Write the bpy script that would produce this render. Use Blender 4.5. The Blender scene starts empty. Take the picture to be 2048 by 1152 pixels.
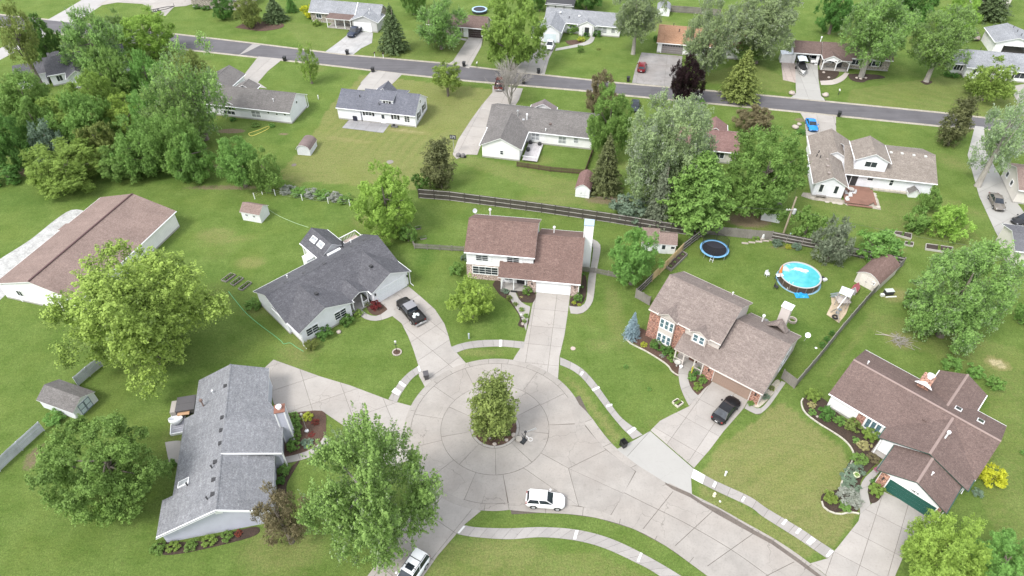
import bpy, math, random
import numpy as np
from mathutils import Vector, Matrix
R = math.radians
random.seed(7)
scene = bpy.context.scene
C = scene.collection
# ---------------------------------------------------------------- camera, sky, sun, exposure
CAMH, PITCH, FPX = 68.0, R(42.75), 1365.0
cd = bpy.data.cameras.new('camera'); cam = bpy.data.objects.new('camera', cd); C.objects.link(cam)
cam.location = (0, 0, CAMH); cam.rotation_euler = (R(90) - PITCH, 0, 0)
cd.sensor_width = 36.0; cd.lens = FPX / 2048 * 36.0; cd.clip_start = 1; cd.clip_end = 6000
scene.camera = cam
w = bpy.data.worlds.new('World'); scene.world = w; w.use_nodes = True
nt = w.node_tree; bg = nt.nodes['Background']
sky = nt.nodes.new('ShaderNodeTexSky'); sky.sky_type = 'NISHITA'; sky.sun_disc = False
SUN_EL, SUN_AZ = 52, 228
sky.sun_elevation = R(SUN_EL); sky.sun_rotation = R(SUN_AZ); sky.dust_density = 6.0; sky.air_density = 1.0; sky.ozone_density = 1.0
hs = nt.nodes.new('ShaderNodeHueSaturation'); hs.inputs['Saturation'].default_value = 0.35
nt.links.new(sky.outputs[0], hs.inputs['Color'])
cn = nt.nodes.new('ShaderNodeTexNoise'); cn.inputs['Scale'].default_value = 2.2; cn.inputs['Detail'].default_value = 5      # even overcast deck, slightly uneven
cl = nt.nodes.new('ShaderNodeMixRGB'); cl.inputs[1].default_value = (5.6, 5.9, 6.5, 1); cl.inputs[2].default_value = (7.0, 7.2, 7.6, 1); nt.links.new(cn.outputs['Fac'], cl.inputs[0])
mx = nt.nodes.new('ShaderNodeMixRGB'); mx.inputs[0].default_value = 0.72; nt.links.new(hs.outputs[0], mx.inputs[1]); nt.links.new(cl.outputs[0], mx.inputs[2])
nt.links.new(mx.outputs[0], bg.inputs['Color'])
bg.inputs['Strength'].default_value = 0.15
sd = bpy.data.lights.new('sun', 'SUN'); sun = bpy.data.objects.new('sun', sd); C.objects.link(sun)
sd.energy = 1.8; sd.angle = R(17); sd.color = (1.0, 0.96, 0.9)
_s = Vector((math.sin(R(SUN_AZ)) * math.cos(R(SUN_EL)), math.cos(R(SUN_AZ)) * math.cos(R(SUN_EL)), math.sin(R(SUN_EL))))
sun.rotation_euler = (-_s).to_track_quat('-Z', 'Y').to_euler(); sun.location = (-60, -40, 120)
scene.view_settings.view_transform = 'Standard'; scene.view_settings.look = 'None'
scene.view_settings.exposure = 0.84; scene.view_settings.gamma = 1
scene.view_settings.use_curve_mapping = False

# ---------------------------------------------------------------- geometry helpers
def G(x, y, z=0.0):
    """point of the place at height z that the survey photo shows at pixel (x, y)"""
    dx = (x - 1024) / FPX; v = (y - 576) / FPX
    fy = math.cos(PITCH) - v * math.sin(PITCH); fz = math.sin(PITCH) + v * math.cos(PITCH)
    t = (CAMH - z) / fz
    return (dx * t, fy * t)
def GP(pts, z=0.0): return [G(a, b, z) for a, b in pts]
def scale_at(y, z=0.0):   # pixels per metre at ground seen at row y
    v = (y - 576) / FPX
    return FPX * (math.sin(PITCH) + v * math.cos(PITCH)) / (CAMH - z)

_mats = {}
class NB:
    def __init__(s, name):
        s.m = bpy.data.materials.new(name); s.m.use_nodes = True; s.t = s.m.node_tree; s.t.nodes.clear()
        s.out = s.n('ShaderNodeOutputMaterial'); s.bsdf = s.n('ShaderNodeBsdfPrincipled'); s.l(s.bsdf.outputs[0], s.out.inputs['Surface'])
    def n(s, k, **kw):
        nd = s.t.nodes.new(k)
        for a, b in kw.items(): setattr(nd, a, b)
        return nd
    def l(s, a, b): s.t.links.new(a, b)
    def set(s, nd, **kw):
        for a, b in kw.items(): nd.inputs[a.replace('_', ' ')].default_value = b
        return nd
    def noise(s, vec, scale, detail=3, rough=0.55):
        nd = s.n('ShaderNodeTexNoise'); nd.inputs['Scale'].default_value = scale; nd.inputs['Detail'].default_value = detail; nd.inputs['Roughness'].default_value = rough
        if vec is not None: s.l(vec, nd.inputs['Vector'])
        return nd.outputs['Fac']
    def ramp(s, fac, a, b, ca=(0, 0, 0), cb=(1, 1, 1)):
        nd = s.n('ShaderNodeMapRange'); nd.inputs['From Min'].default_value = a; nd.inputs['From Max'].default_value = b; s.l(fac, nd.inputs['Value'])
        return nd.outputs[0]
    def mix(s, fac, a, b, mode='MIX'):
        nd = s.n('ShaderNodeMixRGB', blend_type=mode)
        for sock, v in ((nd.inputs[0], fac), (nd.inputs[1], a), (nd.inputs[2], b)):
            if isinstance(v, (int, float)): sock.default_value = v
            elif isinstance(v, tuple): sock.default_value = v + (1,) if len(v) == 3 else v
            else: s.l(v, sock)
        return nd.outputs[0]
    def math(s, op, a, b=0.0):
        nd = s.n('ShaderNodeMath', operation=op)
        for sock, v in ((nd.inputs[0], a), (nd.inputs[1], b)):
            if isinstance(v, (int, float)): sock.default_value = v
            else: s.l(v, sock)
        return nd.outputs[0]
    def bump(s, h, st=0.3, d=0.02):
        nd = s.n('ShaderNodeBump'); nd.inputs['Strength'].default_value = st; nd.inputs['Distance'].default_value = d
        s.l(h, nd.inputs['Height']); s.l(nd.outputs[0], s.bsdf.inputs['Normal'])
    def tc(s, k='Object'): return s.n('ShaderNodeTexCoord').outputs[k]
    def pos(s): return s.n('ShaderNodeNewGeometry').outputs['Position']
    def rnd(s): return s.n('ShaderNodeObjectInfo').outputs['Random']

def lin(c):
    return tuple(((v / 255) / 12.92 if v / 255 < 0.04045 else ((v / 255 + 0.055) / 1.055) ** 2.4) for v in c)
def cached(f):
    def g(*a):
        k = (f.__name__,) + a
        if k not in _mats: _mats[k] = f(*a)
        return _mats[k]
    return g
@cached
def plain(name, col, rough=0.6, metal=0.0, var=0.12, scale=6.0):
    b = NB(name); p = b.tc(); n = b.noise(p, scale, 4)
    n2 = b.noise(p, scale * 0.13, 2)
    f = b.math('ADD', b.math('MULTIPLY', n, 0.6), b.math('MULTIPLY', n2, 0.4))
    f = b.ramp(f, 0.3, 0.7)
    lo = tuple(c * (1 - var) for c in col); hi = tuple(min(1, c * (1 + var)) for c in col)
    b.l(b.mix(f, lo, hi), b.bsdf.inputs['Base Color']); b.set(b.bsdf, Roughness=rough, Metallic=metal)
    return b.m
@cached
def shingle(name, c1, c2, c3):
    b = NB(name); uv = b.tc('UV')
    br = b.n('ShaderNodeTexBrick', offset=0.5, offset_frequency=2); b.l(uv, br.inputs['Vector'])
    b.set(br, Color1=c1 + (1,), Color2=c2 + (1,), Mortar=tuple(c * 0.55 for c in c1) + (1,), Scale=1.0, Mortar_Size=0.008, Mortar_Smooth=0.3, Bias=0.0, Brick_Width=0.33, Row_Height=0.145)
    br2 = b.n('ShaderNodeTexBrick', offset=0.37, offset_frequency=2); b.l(uv, br2.inputs['Vector'])
    b.set(br2, Color1=(0, 0, 0, 1), Color2=(1, 1, 1, 1), Mortar=(.5, .5, .5, 1), Scale=1.0, Mortar_Size=0.0, Brick_Width=0.9, Row_Height=0.29)
    p = b.pos(); n = b.noise(p, 22, 3); n2 = b.noise(p, 0.35, 3); n3 = b.noise(p, 3.2, 4, .7)
    c = b.mix(b.math('MULTIPLY', br2.outputs['Color'], 0.6), br.outputs['Color'], c3)
    c = b.mix(b.ramp(n3, .35, .7), c, b.mix(0.5, c, c3))
    n5 = b.noise(p, 5.5, 3, .8)
    k = b.math('ADD', b.math('MULTIPLY', b.ramp(n, .3, .7), 0.24), b.math('MULTIPLY', b.ramp(n2, .3, .7), 0.16))
    k = b.math('ADD', k, b.math('MULTIPLY', b.ramp(n5, .34, .66), 0.50))
    k = b.math('ADD', k, 0.55)
    hv = b.n('ShaderNodeHueSaturation'); b.l(c, hv.inputs['Color']); b.l(k, hv.inputs['Value'])
    # rain streaks down the slope
    mp = b.n('ShaderNodeMapping'); mp.inputs['Scale'].default_value = (1.6, 0.12, 1); b.l(uv, mp.inputs['Vector'])
    st = b.ramp(b.noise(mp.outputs[0], 1.0, 4), .45, .75)
    b.l(b.mix(b.math('MULTIPLY', st, 0.22), hv.outputs[0], tuple(v * .5 for v in c1)), b.bsdf.inputs['Base Color'])
    b.set(b.bsdf, Roughness=0.95); b.bsdf.inputs['Specular IOR Level'].default_value = 0.2
    b.bump(b.math('ADD', br.outputs['Fac'], b.math('MULTIPLY', n, -.6)), 0.5, 0.02)
    return b.m
@cached
def siding(name, col, pitch=0.14, vert=False):
    b = NB(name); uv = b.tc('UV'); sp = b.n('ShaderNodeSeparateXYZ'); b.l(uv, sp.inputs[0])
    t = b.math('FRACT', b.math('DIVIDE', sp.outputs[0 if vert else 1], pitch))
    gap = b.ramp(t, 0.86, 1.0)
    p = b.pos(); n = b.noise(p, 0.8, 4); n2 = b.noise(p, 9, 3)
    c = b.mix(b.ramp(n, .35, .7), col, tuple(v * .9 for v in col))
    c = b.mix(b.math('MULTIPLY', b.ramp(n2, .5, .8), .12), c, (0.35, 0.33, 0.3))
    c = b.mix(b.math('MULTIPLY', gap, .38), c, tuple(v * .35 for v in col))
    b.l(c, b.bsdf.inputs['Base Color']); b.set(b.bsdf, Roughness=0.55)
    b.bump(b.math('SUBTRACT', 1.0, t) if not vert else b.math('SUBTRACT', 1.0, gap), 0.5, 0.015)
    return b.m
@cached
def brick(name, c1, c2, mort, bw=0.21, bh=0.075):
    b = NB(name); uv = b.tc('UV'); br = b.n('ShaderNodeTexBrick', offset=0.5); b.l(uv, br.inputs['Vector'])
    b.set(br, Color1=c1 + (1,), Color2=c2 + (1,), Mortar=mort + (1,), Scale=1.0, Mortar_Size=0.009, Brick_Width=bw, Row_Height=bh)
    p = b.pos(); n = b.noise(p, 7, 4); c = b.mix(b.ramp(n, .45, .62), br.outputs['Color'], tuple(v * .35 for v in c1))
    n2 = b.noise(p, 4.2, 3); c = b.mix(b.ramp(n2, .55, .68), c, tuple(min(1, v * 1.5) for v in c2))
    b.l(c, b.bsdf.inputs['Base Color']); b.set(b.bsdf, Roughness=0.9); b.bump(b.math('SUBTRACT', 1.0, br.outputs['Fac']), .6, .01)
    return b.m
@cached
def concrete(name, col, stain=0.5):
    b = NB(name); p = b.pos(); r = b.rnd()
    n = b.noise(p, 0.45, 5, .6); n2 = b.noise(p, 5, 5, .65); n3 = b.noise(p, 0.12, 3); n4 = b.noise(p, 30, 2)
    c = b.mix(b.ramp(n, .32, .68), tuple(v * (1 - .2 * stain) for v in col), col)
    c = b.mix(b.math('MULTIPLY', b.ramp(n3, .4, .65), .35 * stain), c, (col[0] * .86, col[1] * .80, col[2] * .76))
    c = b.mix(b.math('MULTIPLY', b.ramp(n2, .50, .72), .36 * stain), c, tuple(v * .55 for v in col))
    mpk = b.noise(p, 1.3, 6, .75)   # thin dark stains
    c = b.mix(b.math('MULTIPLY', b.ramp(mpk, .58, .72), .42 * stain), c, (0.16, 0.145, 0.13))
    vo = b.n('ShaderNodeTexVoronoi', feature='DISTANCE_TO_EDGE'); vo.inputs['Scale'].default_value = 0.22
    wv = b.n('ShaderNodeVectorMath', operation='ADD'); nz = b.n('ShaderNodeTexNoise'); nz.inputs['Scale'].default_value = 1.1; nz.inputs['Detail'].default_value = 5; b.l(p, nz.inputs['Vector']); b.l(p, wv.inputs[0]); b.l(nz.outputs['Color'], wv.inputs[1])
    b.l(wv.outputs[0], vo.inputs['Vector'])
    ck = b.math('MULTIPLY', b.math('SUBTRACT', 1.0, b.ramp(vo.outputs['Distance'], .0015, .006)), b.ramp(n3, .47, .56))
    c = b.mix(b.math('MULTIPLY', ck, .55 * stain), c, (0.1, 0.09, 0.08))
    v = b.math('ADD', b.math('MULTIPLY', r, .12), .93)
    v = b.math('ADD', v, b.math('MULTIPLY', n4, .06))
    hv = b.n('ShaderNodeHueSaturation'); b.l(c, hv.inputs['Color']); b.l(v, hv.inputs['Value'])
    b.l(hv.outputs[0], b.bsdf.inputs['Base Color']); b.set(b.bsdf, Roughness=0.9); b.bump(n2, .25, .01)
    return b.m
@cached
def gravel(name, c1, c2, sc=9.0):
    b = NB(name); p = b.pos(); vo = b.n('ShaderNodeTexVoronoi'); vo.inputs['Scale'].default_value = sc; b.l(p, vo.inputs['Vector'])
    sp = b.n('ShaderNodeSeparateXYZ'); b.l(vo.outputs['Color'], sp.inputs[0]); n = b.noise(p, .8, 4)
    c = b.mix(sp.outputs[0], c1, c2); c = b.mix(b.math('MULTIPLY', b.ramp(n, .4, .65), .4), c, tuple(v * .6 for v in c1))
    b.l(c, b.bsdf.inputs['Base Color']); b.set(b.bsdf, Roughness=1.0); b.bump(vo.outputs['Distance'], .6, .05)
    return b.m
@cached
def glass(name, col=(0.02, 0.025, 0.03), rough=0.08):
    b = NB(name); n = b.noise(b.tc(), 1.5, 2); b.l(b.mix(b.ramp(n, .3, .7), col, tuple(c * 2.2 + .01 for c in col)), b.bsdf.inputs['Base Color']); b.set(b.bsdf, Roughness=rough)
    return b.m
@cached
def wood(name, c1, c2, sc=(9, 9, .8)):
    b = NB(name); mp = b.n('ShaderNodeMapping'); mp.inputs['Scale'].default_value = sc; b.l(b.pos(), mp.inputs['Vector'])
    n = b.noise(mp.outputs[0], 1.5, 5, .7); n2 = b.noise(b.pos(), .6, 3)
    c = b.mix(b.ramp(n, .3, .7), c1, c2); c = b.mix(b.math('MULTIPLY', b.ramp(n2, .45, .7), .5), c, tuple(v * .6 for v in c1))
    b.l(c, b.bsdf.inputs['Base Color']); b.set(b.bsdf, Roughness=.85); return b.m
@cached
def paint(name, col, rough=0.25, metal=0.0):
    b = NB(name); n = b.noise(b.tc(), 3, 4); c = b.mix(b.ramp(n, .4, .8), col, tuple(v * .93 + .004 for v in col))
    b.l(c, b.bsdf.inputs['Base Color']); b.set(b.bsdf, Roughness=rough, Metallic=metal); b.bsdf.inputs['Specular IOR Level'].default_value = .35; b.bsdf.inputs['Coat Weight'].default_value = .15; b.bsdf.inputs['Coat Roughness'].default_value = .12
    return b.m

class MB:
    def __init__(s): s.v = []; s.f = []; s.mi = []
    def add(s, vs, fs, mi=0):
        o = len(s.v); s.v += [tuple(p) for p in vs]; s.f += [tuple(i + o for i in f) for f in fs]; s.mi += [mi] * len(fs); return s
    def box(s, x0, x1, y0, y1, z0, z1, mi=0, top=None):
        vs = [(x0, y0, z0), (x1, y0, z0), (x1, y1, z0), (x0, y1, z0), (x0, y0, z1), (x1, y0, z1), (x1, y1, z1), (x0, y1, z1)]
        o = len(s.v); s.v += vs
        fs = [(0, 3, 2, 1), (4, 5, 6, 7), (0, 1, 5, 4), (1, 2, 6, 5), (2, 3, 7, 6), (3, 0, 4, 7)]
        s.f += [tuple(i + o for i in f) for f in fs]; s.mi += [mi, mi if top is None else top, mi, mi, mi, mi]; return s
    def bar(s, a, b, w=0.05, h=None, mi=0):
        h = h or w; a = Vector(a); b = Vector(b); d = (b - a)
        if d.length < 1e-6: return s
        d.normalize(); up = Vector((0, 0, 1)) if abs(d.z) < .95 else Vector((1, 0, 0)); r = d.cross(up).normalized(); u = r.cross(d)
        vs = []
        for p in (a, b):
            for sx, sy in ((-1, -1), (1, -1), (1, 1), (-1, 1)): vs.append(p + r * sx * w / 2 + u * sy * h / 2)
        return s.add(vs, [(0, 1, 2, 3), (7, 6, 5, 4), (0, 4, 5, 1), (1, 5, 6, 2), (2, 6, 7, 3), (3, 7, 4, 0)], mi)
    def tube(s, pts, rad, n=8, cap=True, mi=0):
        pts = [Vector(p) for p in pts]; rad = rad if isinstance(rad, (list, tuple)) else [rad] * len(pts); o = len(s.v); k = len(pts)
        for i, p in enumerate(pts):
            d = (pts[min(i + 1, k - 1)] - pts[max(i - 1, 0)])
            d = d.normalized() if d.length > 1e-9 else Vector((0, 0, 1))
            up = Vector((0, 0, 1)) if abs(d.z) < .9 else Vector((1, 0, 0)); r = d.cross(up).normalized(); u = r.cross(d)
            for j in range(n):
                a = 2 * math.pi * j / n; q = p + (r * math.cos(a) + u * math.sin(a)) * rad[i]; s.v.append(tuple(q))
        for i in range(k - 1):
            for j in range(n): s.f.append((o + i * n + j, o + i * n + (j + 1) % n, o + (i + 1) * n + (j + 1) % n, o + (i + 1) * n + j)); s.mi.append(mi)
        if cap:
            s.f.append(tuple(o + j for j in range(n))[::-1]); s.f.append(tuple(o + (k - 1) * n + j for j in range(n))); s.mi += [mi, mi]
        return s
    def cyl(s, x, y, z0, z1, r, n=12, r1=None, mi=0, r_in=None): return s.tube([(x, y, z0), (x, y, z1)], [r, r if r1 is None else r1], n, mi=mi)
    def lathe(s, prof, n=24, x=0, y=0, mi=0, close=False):
        o = len(s.v); k = len(prof)
        for r, z in prof:
            for j in range(n): a = 2 * math.pi * j / n; s.v.append((x + r * math.cos(a), y + r * math.sin(a), z))
        for i in range(k - 1):
            for j in range(n): s.f.append((o + i * n + j, o + i * n + (j + 1) % n, o + (i + 1) * n + (j + 1) % n, o + (i + 1) * n + j)); s.mi.append(mi)
        if close:
            s.f.append(tuple(o + j for j in range(n))[::-1]); s.f.append(tuple(o + (k - 1) * n + j for j in range(n))); s.mi += [mi, mi]
        return s
    def prism(s, poly, z0, z1, mi=0, top=None):
        a = sum(poly[i][0] * poly[(i + 1) % len(poly)][1] - poly[(i + 1) % len(poly)][0] * poly[i][1] for i in range(len(poly)))
        if a < 0: poly = poly[::-1]
        n = len(poly); o = len(s.v); s.v += [(p[0], p[1], z0) for p in poly] + [(p[0], p[1], z1) for p in poly]
        s.f.append(tuple(o + i for i in range(n))[::-1]); s.f.append(tuple(o + n + i for i in range(n))); s.mi += [mi, mi if top is None else top]
        for i in range(n): s.f.append((o + i, o + (i + 1) % n, o + n + (i + 1) % n, o + n + i)); s.mi.append(mi)
        return s
    def slab3(s, poly, t=0.16, mi_top=0, mi_side=1):
        """sloped slab: poly = top outline (CCW from above), thickness t straight down"""
        nrm = Vector((0, 0, 0)); P = [Vector(p) for p in poly]
        for i in range(len(P)): nrm += P[i].cross(P[(i + 1) % len(P)])
        if nrm.z < 0: P = P[::-1]
        n = len(P); o = len(s.v); s.v += [tuple(p) for p in P] + [(p.x, p.y, p.z - t) for p in P]
        s.f.append(tuple(o + i for i in range(n))); s.f.append(tuple(o + n + i for i in range(n))[::-1]); s.mi += [mi_top, mi_side]
        for i in range(n): s.f.append((o + (i + 1) % n, o + i, o + n + i, o + n + (i + 1) % n)); s.mi.append(mi_side)
        return s
    def mesh(s, name, mats, smooth=False):
        me = bpy.data.meshes.new(name); me.from_pydata(s.v, [], s.f)
        for m in (mats if isinstance(mats, (list, tuple)) else [mats]): me.materials.append(m)
        if any(s.mi): me.polygons.foreach_set('material_index', s.mi)
        nv = len(me.loops); 
        if nv < 60000:
            uvl = me.uv_layers.new(name='UVMap'); uv = np.empty((nv, 2)); V = s.v
            for p in me.polygons:
                n = p.normal
                if abs(n.z) > .999: tx, ty = Vector((1, 0, 0)), Vector((0, 1, 0))
                else: tx = Vector((0, 0, 1)).cross(n).normalized(); ty = n.cross(tx)
                for li in p.loop_indices:
                    q = Vector(V[me.loops[li].vertex_index]); uv[li] = (q.dot(tx), q.dot(ty))
            uvl.data.foreach_set('uv', uv.ravel())
        if smooth: me.polygons.foreach_set('use_smooth', [True] * len(me.polygons))
        me.update(); return me
    def build(s, name, mats, parent=None, loc=None, rot=0.0, smooth=False, **kw):
        return link(name, s.mesh(name, mats, smooth), parent, loc, rot, **kw)
def link(name, me, parent=None, loc=None, rot=0.0, **kw):
    o = bpy.data.objects.new(name, me); C.objects.link(o)
    if parent is not None: o.parent = parent
    if loc is not None: o.location = loc if len(loc) == 3 else (loc[0], loc[1], 0)
    if rot: o.rotation_euler = (0, 0, rot)
    for k, v in kw.items(): o[k] = v
    return o
def tag(o, label=None, cat=None, group=None, kind=None):
    if label: o['label'] = label
    if cat: o['category'] = cat
    if group: o['group'] = group
    if kind: o['kind'] = kind
    return o
def thing(name, label, cat, loc=(0, 0), rot=0.0, group=None):
    o = link(name, None, None, loc, rot); o.empty_display_size = .3
    return tag(o, label, cat, group)
def struct(name, me_or_none=None):
    o = link(name, me_or_none); o['kind'] = 'structure'; return o
def children(o): return [c for c in C.objects if c.parent == o]
def copy_tree(o, parent=None, kids=None):
    if kids is None:
        kids = {}
        for c in C.objects:
            if c.parent: kids.setdefault(c.parent.name, []).append(c)
    c = o.copy(); C.objects.link(c)
    if parent is not None: c.parent = parent
    for ch in kids.get(o.name, []): copy_tree(ch, c, kids)
    return c
def smooth_line(pts, sub=6):
    P = [Vector((p[0], p[1])) for p in pts]; out = []
    for i in range(len(P) - 1):
        p0 = P[max(i - 1, 0)]; p1 = P[i]; p2 = P[i + 1]; p3 = P[min(i + 2, len(P) - 1)]
        for k in range(sub):
            t = k / sub
            out.append(.5 * ((2 * p1) + (p2 - p0) * t + (2 * p0 - 5 * p1 + 4 * p2 - p3) * t * t + (3 * p1 - p0 - 3 * p2 + p3) * t ** 3))
    out.append(P[-1]); return out
def resample(pts, n):
    P = [Vector((p[0], p[1])) for p in pts]; L = [0]
    for i in range(1, len(P)): L.append(L[-1] + (P[i] - P[i - 1]).length)
    out = []
    for k in range(n):
        t = L[-1] * k / (n - 1); i = 1
        while i < len(L) - 1 and L[i] < t: i += 1
        u = (t - L[i - 1]) / max(1e-9, L[i] - L[i - 1]); out.append(P[i - 1].lerp(P[i], u))
    return out
def plen(P): return sum((P[i] - P[i - 1]).length for i in range(1, len(P)))
def clip(poly, cell):
    """Sutherland-Hodgman: subject poly against convex CCW cell"""
    out = list(poly)
    for i in range(len(cell)):
        a, b = cell[i], cell[(i + 1) % len(cell)]; inp = out; out = []
        f = lambda p: (b[0] - a[0]) * (p[1] - a[1]) - (b[1] - a[1]) * (p[0] - a[0])
        for j in range(len(inp)):
            p, q = inp[j], inp[(j + 1) % len(inp)]; fp, fq = f(p), f(q)
            if fp >= 0: out.append(p)
            if fp * fq < 0:
                t = fp / (fp - fq); out.append((p[0] + (q[0] - p[0]) * t, p[1] + (q[1] - p[1]) * t))
        if len(out) < 3: return []
    r = []
    for p in out:
        if not r or math.hypot(p[0] - r[-1][0], p[1] - r[-1][1]) > 1e-3: r.append(p)
    if len(r) > 2 and math.hypot(r[0][0] - r[-1][0], r[0][1] - r[-1][1]) < 1e-3: r.pop()
    return r
def area(p): return abs(sum(p[i][0] * p[(i + 1) % len(p)][1] - p[(i + 1) % len(p)][0] * p[i][1] for i in range(len(p)))) / 2
def slab_obj(poly, parent, mat, z0=0.012, z1=0.04, name='slab', shrink=0.0):
    if len(poly) < 3 or area(poly) < 0.12: return None
    if shrink:
        cx = sum(p[0] for p in poly) / len(poly); cy = sum(p[1] for p in poly) / len(poly)
        poly = [(p[0] + (cx - p[0]) * min(.3, shrink / max(.1, math.hypot(cx - p[0], cy - p[1]))), p[1] + (cy - p[1]) * min(.3, shrink / max(.1, math.hypot(cx - p[0], cy - p[1])))) for p in poly]
    z1 += random.uniform(-.004, .004)
    return MB().prism([(p[0], p[1]) for p in poly], z0, z1).build(name, mat, parent)
def paved(root, poly, cell, ang, mat, gap=0.035, z1=0.04, org=None):
    """pave polygon with concrete slabs on a grid turned by ang; cell=(w,h)"""
    t = ang; ux, uy = math.cos(t), math.sin(t); org = org or poly[0]
    L = [((p[0] - org[0]) * ux + (p[1] - org[1]) * uy, -(p[0] - org[0]) * uy + (p[1] - org[1]) * ux) for p in poly]
    x0 = min(p[0] for p in L); x1 = max(p[0] for p in L); y0 = min(p[1] for p in L); y1 = max(p[1] for p in L)
    for i in range(math.floor(x0 / cell[0]), math.ceil(x1 / cell[0])):
        for j in range(math.floor(y0 / cell[1]), math.ceil(y1 / cell[1])):
            a, b, c, d = i * cell[0] + gap / 2, (i + 1) * cell[0] - gap / 2, j * cell[1] + gap / 2, (j + 1) * cell[1] - gap / 2
            q = clip(L, [(a, c), (b, c), (b, d), (a, d)])
            if len(q) > 2 and area(q) > .15:
                q = [(org[0] + p[0] * ux - p[1] * uy, org[1] + p[0] * uy + p[1] * ux) for p in q]
                slab_obj(q, root, mat, z1=z1)
def ribbon(root, left, right, step, mat, lanes=1, gap=0.035, z1=0.04, name='slab', mats=None, sub=1, skip=0):
    L = smooth_line(left); Rr = smooth_line(right); n = max(1, round((plen(L) + plen(Rr)) / 2 / step)); k = n * 3 + 1
    L = resample(L, k); Rr = resample(Rr, k)
    for i in range(n):
        l = L[i * 3:i * 3 + 4]; r = Rr[i * 3:i * 3 + 4]; gl = gap / 2
        def trim(q):
            q = list(q); d = (q[1] - q[0]); q[0] = q[0] + d.normalized() * gl; d = (q[-2] - q[-1]); q[-1] = q[-1] + d.normalized() * gl; return q
        l = trim(l); r = trim(r)
        for j in range(lanes):
            a, b = j / lanes, (j + 1) / lanes
            wd = max(.3, (l[0] - r[0]).length); g = gap / 2 / wd
            a2 = a + (g if j else 0); b2 = b - (g if j < lanes - 1 else 0)
            poly = [tuple(l[q].lerp(r[q], a2)) for q in range(4)] + [tuple(l[q].lerp(r[q], b2)) for q in range(3, -1, -1)]
            m = mats(i, n) if mats else mat
            slab_obj(poly, root, m, z1=z1, name=name)
def sheet(name, poly, z, mat, parent=None, kind=None, **kw):
    me = MB().add([(p[0], p[1], z) for p in poly], [tuple(range(len(poly)))]).mesh(name, mat)
    if me.polygons and me.polygons[0].normal.z < 0: me.flip_normals()
    o = link(name, me, parent, **kw)
    if kind: o['kind'] = kind
    return o
def text_mesh(txt, size, mat, parent, loc, rot, name='lettering', depth=0.01, bold=0.0):
    cu = bpy.data.curves.new(name, 'FONT'); cu.body = txt; cu.size = size; cu.extrude = depth; cu.align_x = 'CENTER'; cu.align_y = 'CENTER'; cu.offset = bold
    tmp = bpy.data.objects.new('tmp_text', cu); C.objects.link(tmp); dg = bpy.context.evaluated_depsgraph_get(); dg.update()
    me = bpy.data.meshes.new_from_object(tmp.evaluated_get(dg)); bpy.data.objects.remove(tmp); bpy.data.curves.remove(cu)
    me.name = name; me.materials.clear(); me.materials.append(mat)
    o = link(name, me, parent, loc); o.rotation_euler = rot; return o
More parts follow.
